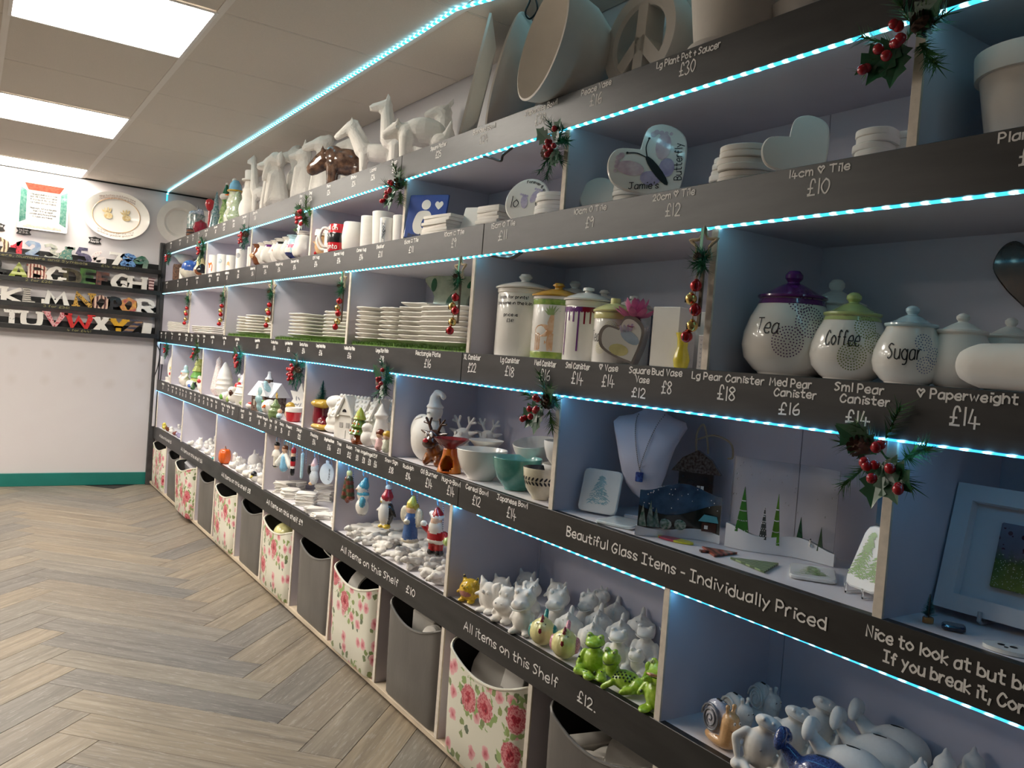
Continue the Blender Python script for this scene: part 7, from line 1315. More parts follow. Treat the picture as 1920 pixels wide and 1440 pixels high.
# cell 7-6 (far): small animals ------------------------------------------------
small = [blob([E_((0, 0, .32), (.34, .28, .3)), E_((-.28, 0, .55), (.2, .2, .2)), C_((-.28, .12, .7), (-.28, .16, .86), .07, .03), C_((-.28, -.12, .7), (-.28, -.16, .86), .07, .03)], .055),
 blob([E_((0, 0, .35), (.36, .36, .34)), E_((-.08, 0, .72), (.26, .27, .24)), C_((-.3, 0, .7), (-.42, 0, .66), .06, .03), C_((-.05, 0, .9), (.02, 0, 1.05), .06, .02)], .055),
 blob([C_((0, 0, .12), (0, 0, .45), .34, .24), E_((0, 0, .62), (.24, .26, .2)), C_((0, .17, .72), (0, .22, .95), .06, .03), C_((0, -.17, .72), (0, -.22, .95), .06, .03)], .055),
 blob([E_((0, .1, .25), (.3, .45, .25)), E_((-.05, -.4, .4), (.22, .2, .24)), C_((0, .5, .25), (0, .65, .45), .07, .03)], .055)]
r2 = random.Random(31)
NTH8 = ('first', 'second', 'third', 'fourth', 'fifth', 'sixth', 'seventh', 'eighth')
def heap(label, y0, y1, nx, ny, s, group, skip=0, x0=.045, x1=.30, only=None):
    for i in range(nx):
        for j in range(ny):
            y = y0+(y1-y0)*(j+.5)/ny+r2.uniform(-.012, .012); x = XF+x0+(x1-x0)*(i+.5)/nx+r2.uniform(-.010, .010); k = only if only is not None else r2.randrange(4)
            F5('animal_figurine', f'small white animal figurine, {NTH8[j]} along row {NTH8[i]} from the front {label}', small[k], bisque, x, y, r2.uniform(-20, 70), s*r2.uniform(.85, 1.15), group=group)
G5 = [('in the end cell', 6.02, 6.76, 2, 6, .055, 'white animals in the far end cell', .10, .30), ('in the second cell', 5.10, 5.84, 4, 7, .055, 'white animals in the second cell', .05, .30), ('in the pumpkin cell', 4.12, 4.93, 4, 8, .058, 'white animals in the third cell', .05, .30)]
for lab, y0, y1, nx, ny, s, g, x0, x1 in G5: heap(lab, y0, y1, nx, ny, s, g, x0=x0, x1=x1)
for lab, m, y, k in (('yellow glazed animal figurine in the farthest cell', G['yellow'], 6.66, 1), ('dark brown glazed animal figurine in the farthest cell', G['brown'], 6.52, 0), ('pale cream animal figurine between the brown pair', glaze, 6.40, 1), ('red brown glazed animal figurine in the farthest cell', gl('glaze_red_brown', (.22, .05, .04)), 6.28, 3), ('lilac glazed animal figurine in the farthest cell', G['lilac'], 6.14, 0), ('white glazed rabbit figurine at the first divider', glaze, 6.03, 2)):
    F5('animal_figurine', lab, small[k], m, 1.285, y, 10, .055)
F5('frog_figurine', 'tiny lime green frog among the white animals', small[0], G['lime'], 1.47, 5.62, 10, .05); F5('tortoise_figurine', 'tiny red and green figurine at the second divider', blob([E_((0, 0, .5), (.4, .4, .5), 0), E_((-.1, 0, .25), (.5, .45, .25), 1)], .06), [G['red'], G['teal']], 1.275, 5.04, 10, .05)
for i, (y, x) in enumerate(((5.72, 1.275), (5.5, 1.275), (5.28, 1.28), (5.14, 1.285))): F5('animal_figurine', f'white lying animal at the front edge of the second cell, {("far", "middle", "near", "last")[i]} one', small[3], bisque, x, y, 15, .06)
t = rest(put('pumpkin_figurine', skin(blob([E_((.17*math.cos(k*PI/3.5), .17*math.sin(k*PI/3.5), .45), (.19, .19, .42)) for k in range(7)]+[C_((0, 0, .85), (0, .03, 1.02), .06, .04, 1)], .04), [gl('glaze_pumpkin', (.75, .12, .01)), G['brown']]), None, (1.285, 4.90, 0), 0, 'tall bright orange ceramic pumpkin beside the divider', 'figurine', scale=.105), t5)
F5('duck_figurine', 'black and yellow beaked penguin figurine at the third cell edge', blob([E_((0, 0, .3), (.34, .34, .3), 0), E_((-.1, 0, .68), (.26, .26, .24), 1), C_((-.2, 0, .55), (-.46, 0, .4), .14, .06, 2)], .05), [glaze, G['black'], G['yellow']], 1.275, 4.26, 20, .062)
for i, (y, x, s) in enumerate(((4.72, 1.29, .075), (4.55, 1.285, .08), (4.40, 1.28, .08), (4.33, 1.285, .06), (4.17, 1.285, .065), (4.12, 1.30, .07))): F5('animal_figurine', f'larger white reclining animal on the edge of the third cell, {("first", "second", "third", "fourth", "fifth", "last")[i]}', small[3 if i < 3 else 1], bisque, x, y, 15, s)
for i in range(5): F5('onion_ornament', f'white onion shaped ornament at the back of the third cell, {NTH8[i]} from the far end', blob([E_((0, 0, .4), (.36, .36, .36)), C_((0, 0, .7), (0, 0, .95), .12, .04), E_((0, 0, .98), .07)], .05), bisque, 1.42+.05*(i % 3), 4.78-.13*i, 0, .10, group='onion shaped ornaments at the back')
# flat ornament stacks ------------------------------------------------------
def orn_me(o, th=.007): return MB().loft([[(p[0]*k, p[1]*k, z) for p in o] for z, k in ((0, .96), (.002, 1), (th-.002, 1), (th, .95))]).mesh('ornament', bisque, 40)
shapes = {'star': orn_me([(p.x, p.y) for p in smoothline([(*p, 0) for p in star(.058, .034)], 2, True)]), 'hexagon': orn_me(circ(.05, 6)), 'bauble': orn_me(circ(.045, 20)), 'tree': orn_me([(.0, .06), (-.045, -.03), (-.012, -.03), (-.012, -.05), (.012, -.05), (.012, -.03), (.045, -.03)]), 'square': orn_me(rrect(.09, .075, .008, 2)), 'scallop': orn_me([((.085+.006*math.cos(14*a))*math.cos(a), (.085+.006*math.cos(14*a))*math.sin(a)) for a in [2*PI*k/84 for k in range(84)]], .010)}
OS = [('bauble', 1.41, 4.00, 6, 'far back corner'), ('star', 1.33, 3.95, 7, 'beside the hanging ornaments divider'), ('bauble', 1.50, 3.86, 7, 'back row'), ('hexagon', 1.315, 3.80, 6, 'front row, second'), ('star', 1.45, 3.72, 6, 'middle row'), ('square', 1.325, 3.62, 8, 'tall front one'), ('tree', 1.52, 3.60, 6, 'under the blue bauble'), ('square', 1.47, 3.46, 8, 'tall right one'), ('tree', 1.31, 3.46, 3, 'low front one'), ('star', 1.30, 3.33, 3, 'low one of stars at the edge'), ('hexagon', 1.36, 3.30, 4, 'low one beside the divider'), ('bauble', 1.325, 3.19, 7, 'thin tall one against the divider'), ('hexagon', 1.55, 3.36, 6, 'at the back by the near divider'), ('square', 1.40, 3.20, 6, 'behind the divider stack')]
for i, (k, x, y, n, w_) in enumerate(OS): stack('ornament', f'white {k} ornament, % of stack: {w_}', 'ornament', shapes[k], bisque, (x, y, 0), n, .0072, f'flat ornaments in the {w_} stack', t5, jit=.004, rj=.2, rz=.5*i, seed=50+i)
stack('ornament', 'white scallop edged ornament, % of the back pile', 'ornament', shapes['scallop'], bisque, (1.47, 2.98, 0), 4, .0102, 'scalloped ornaments in the back pile', t5, jit=.012, seed=91); stack('ornament', 'white scallop edged ornament, % of the left pile', 'ornament', shapes['scallop'], bisque, (1.365, 2.985, 0), 3, .0102, 'scalloped ornaments in the left pile', t5, jit=.012, seed=92); stack('ornament', 'white scallop edged ornament, % of the middle pile', 'ornament', shapes['scallop'], bisque, (1.50, 2.86, 0), 3, .0102, 'scalloped ornaments in the middle pile', t5, jit=.012, seed=93)
flatfig = [blob([E_((0, 0, .1), (.5, .22, .11)), E_((-.5, 0, .11), (.2, .2, .12)), E_((.1, .2, .08), (.16, .12, .08)), E_((.15, -.2, .08), (.16, .12, .08)), E_((.5, .1, .06), (.14, .1, .07)), E_((.5, -.1, .06), (.14, .1, .07)), E_((-.72, 0, .08), (.08, .09, .08))], .04), blob([E_((0, 0, .1), (.55, .3, .1)), E_((-.4, .1, .13), (.22, .2, .12)), E_((.2, -.25, .08), (.2, .14, .08)), E_((.5, .15, .07), (.2, .12, .07)), E_((-.1, .28, .08), (.18, .1, .08))], .04)]
k = 0; r2 = random.Random(77)
RW = ('front', 'second', 'third', 'fourth', 'back'); NTH = ('first', 'second', 'third', 'fourth', 'fifth', 'sixth', 'seventh', 'eighth')
for row, (xx, ys_) in enumerate(((1.295, (2.96, 2.84, 2.72, 2.60, 2.48, 2.38, 2.27)), (1.345, (2.90, 2.78, 2.66, 2.54, 2.43, 2.32, 2.24)), (1.40, (2.80, 2.70, 2.60, 2.50, 2.40, 2.30)), (1.455, (2.72, 2.60, 2.48, 2.36, 2.25)), (1.515, (2.70, 2.56, 2.42, 2.28)))):
    for j, y in enumerate(ys_):
        for lay in range(2 if (j+row) % 2 else 3):
            o = put('ornament', skin(flatfig[k % 2], bisque), None, (xx+r2.uniform(-.012, .012), y+r2.uniform(-.012, .012), t5+lay*.0115), 0, f'white flat figure ornament, {NTH[j]} along the {RW[row]} row of the loose pile, {("bottom", "middle", "upper")[lay]} layer', 'ornament', 'flat figure ornaments in the loose pile', rot=(r2.uniform(-.08, .08), r2.uniform(-.08, .08), r2.uniform(-.6, 2.4)), scale=(.062, .062, .10)); k += 1
            if not lay: rest(o, t5)
# hanging ornaments -------------------------------------------------------
dotcord = stripes('blue_white_cord', (.04, .10, .35), (.75, .80, .85), 900, 2)
def hang(label, y, x, z0, prims_fn, mats, s, rz=25, vox=.03, off=.018):
    t = thing('hanging_ornament', label, 'ornament', (x, y, z0), math.radians(rz)); put('figure', skin(blob(prims_fn, vox), mats), t, (0, 0, -off-s), scale=s)
    P = smoothline([(0, 0, -off-s*.02), (-.002, 0, -.004), (.004, -.006, B[4]-z0-.001), (.006, -.014, -.02), (.006, -.018, -off-s*.45)], 5); MB().tube(P, .0016, 6).build('cord', dotcord, t, smooth=60)
    MB().tube(smoothline([(.004, -.006, B[4]-z0-.001), (.004, -.004, .004), (.0, .006, -.004), (-.004, 0, -off)], 4), .0022, 5).build('ribbon_bow', G['skyblue'], t); return t
man = lambda: [C_((0, 0, .02), (0, 0, .35), .10, .11, 0), C_((0, .06, .05), (0, .06, .3), .06, .07, 0), C_((0, -.06, .05), (0, -.06, .3), .06, .07, 0), E_((0, 0, .5), (.12, .17, .2), 1), E_((0, 0, .78), (.11, .12, .12), 2), E_((0, 0, .88), (.11, .12, .09), 3), C_((0, .15, .58), (0, .22, .38), .05, .045, 1), C_((0, -.15, .58), (0, -.22, .38), .05, .045, 1), E_((-.03, 0, .02), (.1, .14, .03), 4)]
z0 = .735
hang('slim white figure ornament hanging at the third divider, seen from behind', 3.985, 1.345, z0, man(), [bisque]*5, .125)
hang('hanging groom figure ornament in a cream suit and black tie', 3.965, 1.285, z0, man(), [gl('glaze_cream_suit', (.66, .62, .52)), bisque, G['skin'], G['black'], G['black']], .125); hang('hanging angel figure ornament with white wings and a blue dress', 3.845, 1.285, z0, [C_((0, 0, .1), (0, 0, .5), .17, .11, 0), E_((0, 0, .78), (.11, .12, .12), 1), E_((.02, 0, .86), (.13, .14, .11), 2), C_((0, .1, .6), (0, .34, .22), .07, .13, 3), C_((0, -.1, .6), (0, -.34, .22), .07, .13, 3), E_((0, 0, .03), (.08, .1, .04), 4)], [G['skyblue'], G['skin'], G['brown'], glaze, G['black']], .125)
hang('hanging nutcracker soldier ornament in red, white and black', 3.72, 1.285, z0, [C_((0, 0, .03), (0, 0, .2), .09, .09, 0), C_((0, 0, .24), (0, 0, .3), .09, .09, 1), C_((0, 0, .36), (0, 0, .48), .1, .1, 2), C_((0, 0, .52), (0, 0, .62), .1, .1, 0), E_((0, 0, .74), (.09, .1, .09), 3), C_((0, 0, .84), (0, 0, .93), .1, .1, 2)], [G['black'], bisque, G['red'], G['skin']], .125); hang('slim pale teal edge-on ornament on a cord', 3.595, 1.285, z0, [C_((0, 0, .05), (0, 0, .9), .06, .07, 0)], [G['paleblue']], .125)
hang('hanging pale snowman ornament with a pink hat seen side on', 3.45, 1.29, z0-.005, [E_((0, 0, .3), (.12, .2, .28), 0), E_((0, 0, .62), (.11, .18, .17), 0), C_((0, 0, .74), (0, 0, .93), .13, .05, 1), E_((-.1, .16, .55), (.05, .08, .2), 2), E_((-.03, .1, .05), (.08, .1, .06), 3)], [gl('glaze_icy', (.68, .72, .76)), G['palepink'], G['black'], G['peach']], .125)
t = thing('hanging_ornament', 'large plain pale blue disc bauble hanging with a black script', 'ornament', (1.29, 3.30, z0-.005), .5); MB().prism(circ(.038, 36, 0, -.068, 1.18), (-.003, 0, 0), FR, UP, (.006, 0, 0)).bbox(-.003, .003, -.009, .009, -.028, -.012, .002).build('disc', gl('glaze_pale_disc', (.66, .74, .82), var=.02), t, smooth=40); MB().tube(smoothline([(0, 0, -.014), (.0, -.004, B[4]-z0+.004), (.004, -.018, -.02), (.002, -.02, -.06)], 4), .0016, 6).build('cord', dotcord, t)
S, W0 = strokes('Forever', .010); mb = MB()
for s in S: mb.ribbon([(.018-p[1]*.9, -.092+p[0]/W0*.05) for p in s], .0013, (-.0036, 0, 0), FR, UP)
mb.build('script_lettering', ink, t, smooth=0)
hang('hanging brown red christmas tree ornament with a yellow star', 3.045, 1.283, z0, [E_((0, 0, .12), (.08, .08, .1), 0)]+[E_((0, .12*(1-k/6)*s, .2+.11*k), (.13, .12, .09), (k+(s > 0)) % 2) for k in range(6) for s in (-1, 1)]+[E_((0, 0, .92), (.08, .1, .09), 2)], [gl('glaze_brick', (.18, .04, .025)), gl('glaze_bronze_green', (.06, .07, .03)), G['paleyellow']], .135)
hang('hanging snowman ornament with turquoise hat and scarf', 2.90, 1.283, z0, [E_((0, 0, .22), (.14, .2, .22), 0), E_((0, .0, .5), (.12, .18, .15), 0), E_((-.03, .02, .68), (.12, .15, .13), 0), E_((0, 0, .55), (.14, .19, .07), 1), C_((0, -.02, .76), (0, -.06, .92), .14, .07, 1), E_((-.1, -.08, .35), (.06, .08, .14), 1), C_((-.1, .08, .66), (-.2, .14, .66), .04, .015, 2), E_((0, 0, .02), (.1, .12, .04), 3)], [glaze, gl('glaze_turquoise', (.08, .36, .50)), G['peach'], G['grey']], .150)
hang('hanging penguin ornament in a red bobble hat', 2.69, 1.283, z0+.002, [E_((.04, 0, .34), (.13, .2, .3), 0), E_((-.05, .02, .34), (.1, .15, .27), 1), E_((0, .02, .66), (.13, .15, .12), 1), C_((0, -.02, .74), (0, -.03, .85), .15, .09, 2), E_((0, -.02, .95), .07, 1), C_((0, -.18, .45), (.02, -.28, .3), .05, .03, 0), C_((0, .15, .45), (-.02, .25, .38), .05, .03, 1), E_((-.05, .06, .04), (.12, .08, .05), 3), E_((-.05, -.1, .04), (.12, .08, .05), 3), C_((-.1, .05, .62), (-.18, .07, .6), .03, .01, 3)], [G['black'], glaze, gl('glaze_hat_red', (.45, .02, .04)), gl('glaze_beak', (.72, .48, .04))], .155, vox=.025)
hang('hanging angel ornament in a long blue gown with a yellow hat', 2.49, 1.283, z0+.002, [C_((0, 0, .16), (0, 0, .55), .17, .12, 0), E_((0, 0, .07), (.17, .22, .07), 1), E_((0, 0, .70), (.11, .12, .1), 2), E_((.03, 0, .76), (.13, .15, .1), 3), C_((0, 0, .82), (0, -.02, .95), .12, .05, 4), E_((.02, .2, .58), (.06, .10, .18), 1), E_((.02, -.2, .55), (.06, .10, .2), 1), E_((-.13, .02, .46), (.05, .08, .05), 1)], [gl('glaze_gown_blue', (.07, .15, .36)), gl('glaze_ivory', (.75, .68, .52)), G['skin'], G['gold'], G['yellow']], .165, vox=.025)
hang('hanging santa ornament with white beard, red suit and black boots', 2.305, 1.283, z0+.002, [E_((0, .09, .08), (.1, .1, .08), 3), E_((0, -.09, .08), (.1, .1, .08), 3), C_((0, .08, .14), (0, .08, .25), .08, .09, 0), C_((0, -.08, .14), (0, -.08, .25), .08, .09, 0), E_((0, 0, .40), (.14, .21, .16), 0), E_((0, 0, .31), (.15, .22, .05), 1), E_((-.05, 0, .58), (.11, .16, .16), 1), E_((-.04, 0, .70), (.11, .12, .09), 2), E_((0, 0, .78), (.13, .16, .05), 1), C_((0, 0, .82), (0, .02, .90), .12, .07, 0), E_((0, .15, .82), .06, 1), C_((0, .2, .48), (-.03, .3, .55), .07, .06, 0), C_((0, -.2, .46), (-.03, -.28, .36), .07, .06, 0), E_((-.04, .3, .60), .07, 1), E_((-.04, -.3, .34), .09, 4)], [gl('glaze_santa_red', (.42, .015, .02)), glaze, G['skin'], G['black'], G['palegreen']], .165, vox=.025)
# cell 2: monsters, hippos, chickens, frogs -----------------------------------------
def eyes(P, r=.035, m=1, pup=None):
    mb = MB()
    for p in P: mb.ell(p, (r*.6, r, r), 10, m)
    if pup:
        for p in P: mb.ell((p[0]-r*.45, p[1], p[2]-r*.1), (r*.3, r*.4, r*.4), 8, pup)
    return mb
monst = [E_((0, 0, .46), (.42, .44, .44)), C_((0, .27, .78), (0, .33, .96), .10, .05), C_((0, -.27, .78), (0, -.33, .96), .10, .05), E_((-.2, .22, .07), (.2, .14, .08)), E_((-.2, -.22, .07), (.2, .14, .08)), C_((0, .4, .4), (-.1, .52, .3), .09, .06), C_((0, -.4, .4), (-.1, -.52, .3), .09, .06), C_((.35, 0, .3), (.5, 0, .45), .1, .05), E_((-.42, 0, .62), (.05, .06, .05))]
me_m = blob(monst, .032, paint=[E_((-.40, 0, .36), (.2, .30, .12), 1), E_((0, .30, .93), (.1, .06, .05), 2), E_((0, -.30, .93), (.1, .06, .05), 2)], extra=eyes([(-.37, .12, .66), (-.37, -.12, .66)], .045, 3, 4))
o = F5('monster_figurine', 'glossy yellow round monster with a wide red grin', me_m, [gl('glaze_sunny', (.72, .46, .03), var=.2), gl('glaze_grin', (.35, .04, .03), col2=(.65, .35, .28), vs=120), G['black'], gl('glaze_eye_yellow', (.75, .60, .12)), G['black']], 1.295, 2.095, 22, .078)
me_w = blob(monst, .034, extra=eyes([(-.38, .13, .66), (-.38, -.13, .66)], .06, 0))
for x, y, w_ in ((1.40, 2.085, 'behind the pillow monster'), (1.505, 2.10, 'at the back left'), (1.41, 1.985, 'behind the hippo'), (1.53, 1.97, 'at the back by the panel joint')): F5('monster_figurine', f'plain white round monster with small ears {w_}', me_w, bisque, x, y, 22, .080 if x > 1.45 else .076)
pill = [E_((0, 0, .5), (.2, .30, .40)), C_((0, .25, .25), (0, .25, .8), .12, .13), C_((0, -.25, .25), (0, -.25, .8), .12, .13), C_((0, .28, .82), (0, .36, .99), .1, .04), C_((0, -.28, .82), (0, -.36, .94), .1, .04), E_((-.16, .16, .06), (.2, .15, .07)), E_((-.16, -.16, .06), (.2, .15, .07)), C_((-.02, .36, .5), (-.1, .46, .45), .07, .05), C_((-.02, -.36, .5), (-.1, -.46, .45), .07, .05)]
F5('pillow_figurine', 'plain white pillow shaped creature with pointed corners', blob(pill, .032, extra=eyes([(-.2, .10, .62), (-.2, -.10, .62)], .06, 0)), bisque, 1.297, 1.99, 15, .098)
hippo = [E_((.04, 0, .34), (.28, .30, .32)), E_((-.16, 0, .48), (.24, .30, .21)), E_((0, 0, .74), (.21, .24, .22)), E_((0, .17, .93), (.055, .06, .07)), E_((0, -.17, .93), (.055, .06, .07)), E_((-.2, .17, .08), (.2, .15, .09)), E_((-.2, -.17, .08), (.2, .15, .09)), C_((0, .28, .38), (-.14, .32, .2), .08, .06), C_((0, -.28, .38), (-.14, -.32, .2), .08, .06)]
F5('hippo_figurine', 'plain white hippo with a bulging muzzle', blob(hippo, .03, extra=eyes([(-.17, .10, .78), (-.17, -.10, .78)], .055, 0).ell((-.37, .1, .56), (.02, .03, .025), 8, 0).ell((-.37, -.1, .56), (.02, .03, .025), 8, 0)), bisque, 1.297, 1.90, 20, .103)
gator = [E_((.02, 0, .26), (.23, .25, .27)), C_((0, 0, .3), (0, 0, .55), .17, .14), E_((.0, 0, .74), (.23, .25, .19)), E_((-.20, 0, .64), (.20, .21, .13)), E_((-.08, .12, .87), (.09, .10, .09)), E_((-.08, -.12, .87), (.09, .10, .09)), C_((0, .2, .42), (-.08, .25, .28), .06, .05), C_((0, -.2, .42), (-.08, -.25, .28), .06, .05), E_((-.33, .07, .72), (.05, .05, .04)), E_((-.33, -.07, .72), (.05, .05, .04)), E_((-.14, .16, .05), (.16, .1, .06)), E_((-.14, -.16, .05), (.16, .1, .06)), C_((.12, .06, .9), (.12, .09, .985), .05, .035), C_((.12, -.06, .9), (.12, -.09, .985), .05, .035)]
mouth = eyes([(-.15, .12, .88), (-.15, -.12, .88)], .05, 0).tube(smoothline([(-.31, .18, .61), (-.395, .08, .575), (-.405, 0, .57), (-.395, -.08, .575), (-.31, -.18, .61)], 4), .012, 6)
me_g = blob(gator, .028, extra=mouth)
for x, y, s, w_ in ((1.288, 1.80, .128, 'front one, beside the chickens'), (1.385, 1.775, .125, 'second one back'), (1.475, 1.755, .112, 'third one back'), (1.37, 1.885, .118, 'between the two hippos'), (1.56, 1.80, .10, 'at the back')): F5('crocodile_figurine', f'plain white big snouted sitting crocodile, {w_}', me_g, bisque, x, y, 30, s)
chick = [E_((0, 0, .42), (.40, .40, .42)), C_((0, 0, .62), (-.02, 0, .74), .25, .16), E_((.02, .36, .42), (.2, .1, .24), 1), E_((.02, -.36, .42), (.2, .1, .24), 1), C_((.22, 0, .72), (.36, 0, .96), .10, .07, 1), C_((-.14, 0, .84), (-.14, 0, .93), .05, .045, 2), C_((-.22, 0, .80), (-.24, 0, .86), .045, .035, 2), C_((-.30, 0, .66), (-.42, 0, .63), .05, .02, 3), E_((-.37, 0, .53), (.05, .05, .07), 2)]
def hen_eyes(): return MB().ell((-.27, .13, .73), .02, 8, 4).ell((-.27, -.13, .73), .02, 8, 4)
me_c = blob(chick, .03, extra=hen_eyes()); lem = gl('glaze_lemon_body', (.86, .80, .36), var=.04)
F5('chicken_figurine', 'pale yellow round chicken with teal wings and red comb', me_c, [lem, gl('glaze_wing_teal', (.03, .26, .24), var=.3), G['darkred'], lem, G['black']], 1.285, 1.705, 40, .086)
F5('chicken_figurine', 'pale yellow round chicken with pink wings and red comb', me_c, [lem, gl('glaze_wing_pink', (.52, .14, .22), col2=(.72, .35, .42), vs=25), G['darkred'], lem, G['black']], 1.283, 1.607, 40, .086)
for x, y, w_ in ((1.365, 1.70, 'behind the teal winged one'), (1.46, 1.69, 'second row back'), (1.555, 1.73, 'at the back wall'), (1.375, 1.61, 'behind the green frog'), (1.46, 1.60, 'right of the second row'), (1.55, 1.62, 'back row near the dragons')): F5('chicken_figurine', f'plain white round chicken {w_}', me_c, [bisque]*5, x, y, 40, .088)
frog_sit = [E_((.03, 0, .32), (.24, .26, .32)), C_((0, 0, .5), (-.02, 0, .68), .15, .12), E_((-.04, 0, .80), (.20, .22, .13)), E_((-.20, 0, .78), (.12, .17, .09)), E_((-.05, .13, .92), (.075, .075, .08)), E_((-.05, -.13, .92), (.075, .075, .08)), C_((.0, .24, .5), (-.12, .32, .22), .075, .06), C_((.0, -.24, .5), (-.12, -.32, .22), .075, .06), C_((.05, .24, .12), (-.30, .26, .12), .13, .10), C_((.05, -.24, .12), (-.30, -.26, .12), .13, .10), C_((-.30, .26, .10), (-.36, -.02, .14), .09, .07), E_((-.44, -.05, .10), (.12, .13, .09)), E_((-.34, -.30, .08), (.16, .12, .07))]
def froge(m=1, p=2): return eyes([(-.10, .13, .945), (-.10, -.13, .945)], .045, m, p).tube(smoothline([(-.19, .19, .76), (-.29, .10, .735), (-.32, 0, .73), (-.29, -.10, .735), (-.19, -.19, .76)], 4), .010, 6, p)
def frog_spots(seed, pts):
    r_ = random.Random(seed); mb = froge()
    for p, r in pts: mb.ell((p[0]*.97, p[1]*.88, p[2]*.95), (r*.8, r, r), 8, 2)
    return mb
spot_sit = [((-.17, .33, .42), .03), ((-.13, -.31, .42), .03), ((-.36, -.17, .2), .03), ((-.28, -.30, .21), .035), ((-.16, -.32, .22), .03), ((-.40, .02, .19), .025), ((-.38, .1, .18), .025), ((-.22, .33, .2), .03)]
me_fs = blob(frog_sit, .026, extra=frog_spots(1, spot_sit)); me_fw = blob(frog_sit, .028, extra=froge(0, 0))
fgm = [gl('glaze_frog_green', (.30, .52, .03), col2=(.46, .68, .08), vs=14), gl('glaze_frog_eye', (.55, .62, .30)), gl('glaze_frog_dark', (.02, .05, .01))]
F5('frog_figurine', 'glossy lime green frog sitting cross legged with dark spots', me_fs, fgm, 1.288, 1.495, 30, (.112, .112, .100))
for x, y, w_ in ((1.37, 1.505, 'behind the first green frog'), (1.455, 1.50, 'at the back by the dragons')): F5('frog_figurine', f'plain white frog sitting cross legged {w_}', me_fw, bisque, x, y, 30, (.110, .110, .100))
frog_lie = [E_((0, -.05, .24), (.24, .40, .22)), E_((-.03, .34, .42), (.16, .18, .2)), E_((-.05, .36, .64), (.22, .24, .17)), E_((-.08, .48, .80), (.08, .08, .08)), E_((-.08, .26, .80), (.08, .08, .08)), E_((-.05, -.42, .22), (.2, .22, .18)), C_((0, -.5, .22), (.02, -.58, .6), .10, .05), E_((0, -.60, .68), (.05, .09, .12)), C_((-.2, .2, .2), (-.24, .42, .06), .08, .07), C_((-.2, -.35, .16), (-.3, -.12, .09), .10, .07)]
me_fl = blob(frog_lie, .026, extra=eyes([(-.14, .48, .82), (-.14, .26, .82)], .045, 1, 2).tube(smoothline([(-.14, .56, .60), (-.24, .46, .57), (-.27, .36, .56), (-.24, .26, .57), (-.14, .17, .60)], 4), .010, 6, 2))
spots_l = MB()
for k in range(26): y = -.5+.032*k; a = .35+.9*((k*7) % 11)/11; spots_l.ell((-.235*math.cos(a)*math.sqrt(max(.05, 1-((y+.05)/.42)**2)), y, .24+.215*math.sin(a)*math.sqrt(max(.05, 1-((y+.05)/.42)**2))), (.025, .030, .026), 8, 2)
me_fl2 = blob(frog_lie, .026, extra=eyes([(-.14, .48, .82), (-.14, .26, .82)], .045, 1, 2).tube(smoothline([(-.14, .56, .60), (-.24, .46, .57), (-.27, .36, .56), (-.24, .26, .57), (-.14, .17, .60)], 4), .010, 6, 2).add(spots_l.v, spots_l.f, 2))
F5('frog_figurine', 'glossy lime green frog lying on its front with a raised foot', me_fl2, fgm, 1.29, 1.388, 22, (.115, .092, .105)); F5('frog_figurine', 'plain white frog lying down behind the green lying frog', me_fl, [bisque]*3, 1.375, 1.40, 22, .088)
frog_st = [E_((.02, 0, .30), (.26, .28, .30)), C_((0, 0, .45), (-.02, 0, .66), .17, .12), E_((-.04, 0, .80), (.19, .21, .13)), E_((-.24, .03, .79), (.16, .15, .055)), E_((-.03, .12, .93), (.075, .075, .08)), E_((-.03, -.12, .93), (.075, .075, .08)), C_((0, .18, .58), (-.24, .20, .62), .07, .055), C_((0, .24, .45), (-.1, .34, .28), .08, .06), C_((0, -.22, .5), (-.1, -.32, .26), .07, .06), E_((-.2, .16, .05), (.2, .13, .06)), E_((-.2, -.16, .05), (.2, .13, .06))]
F5('frog_figurine', 'glossy lime green frog with an open wide mouth by the divider', blob(frog_st, .026, paint=[E_((-.36, .03, .77), (.12, .14, .05), 3)], extra=frog_spots(3, [((-.12, -.30, .32), .04), ((-.14, .33, .35), .035), ((-.2, -.24, .2), .04)])), fgm+[gl('glaze_mouth_peach', (.60, .28, .14))], 1.287, 1.276, 25, (.118, .112, .112))
drg = blob([E_((0, 0, .3), (.25, .24, .3)), E_((-.06, 0, .7), (.18, .17, .17)), E_((-.2, 0, .64), (.12, .12, .09)), C_((.1, .1, .5), (.2, .36, .8), .08, .03), C_((.1, -.1, .5), (.2, -.36, .8), .08, .03), C_((-.02, .1, .82), (0, .14, .97), .05, .02), C_((-.02, -.1, .82), (0, -.14, .97), .05, .02)], .035)
for x, y, w_ in ((1.545, 1.51, 'back one against the panel'), (1.49, 1.435, 'middle one'), (1.445, 1.37, 'front one by the divider')): F5('dragon_figurine', f'plain white winged dragon, {w_}', drg, bisque, x, y, 30, .085)
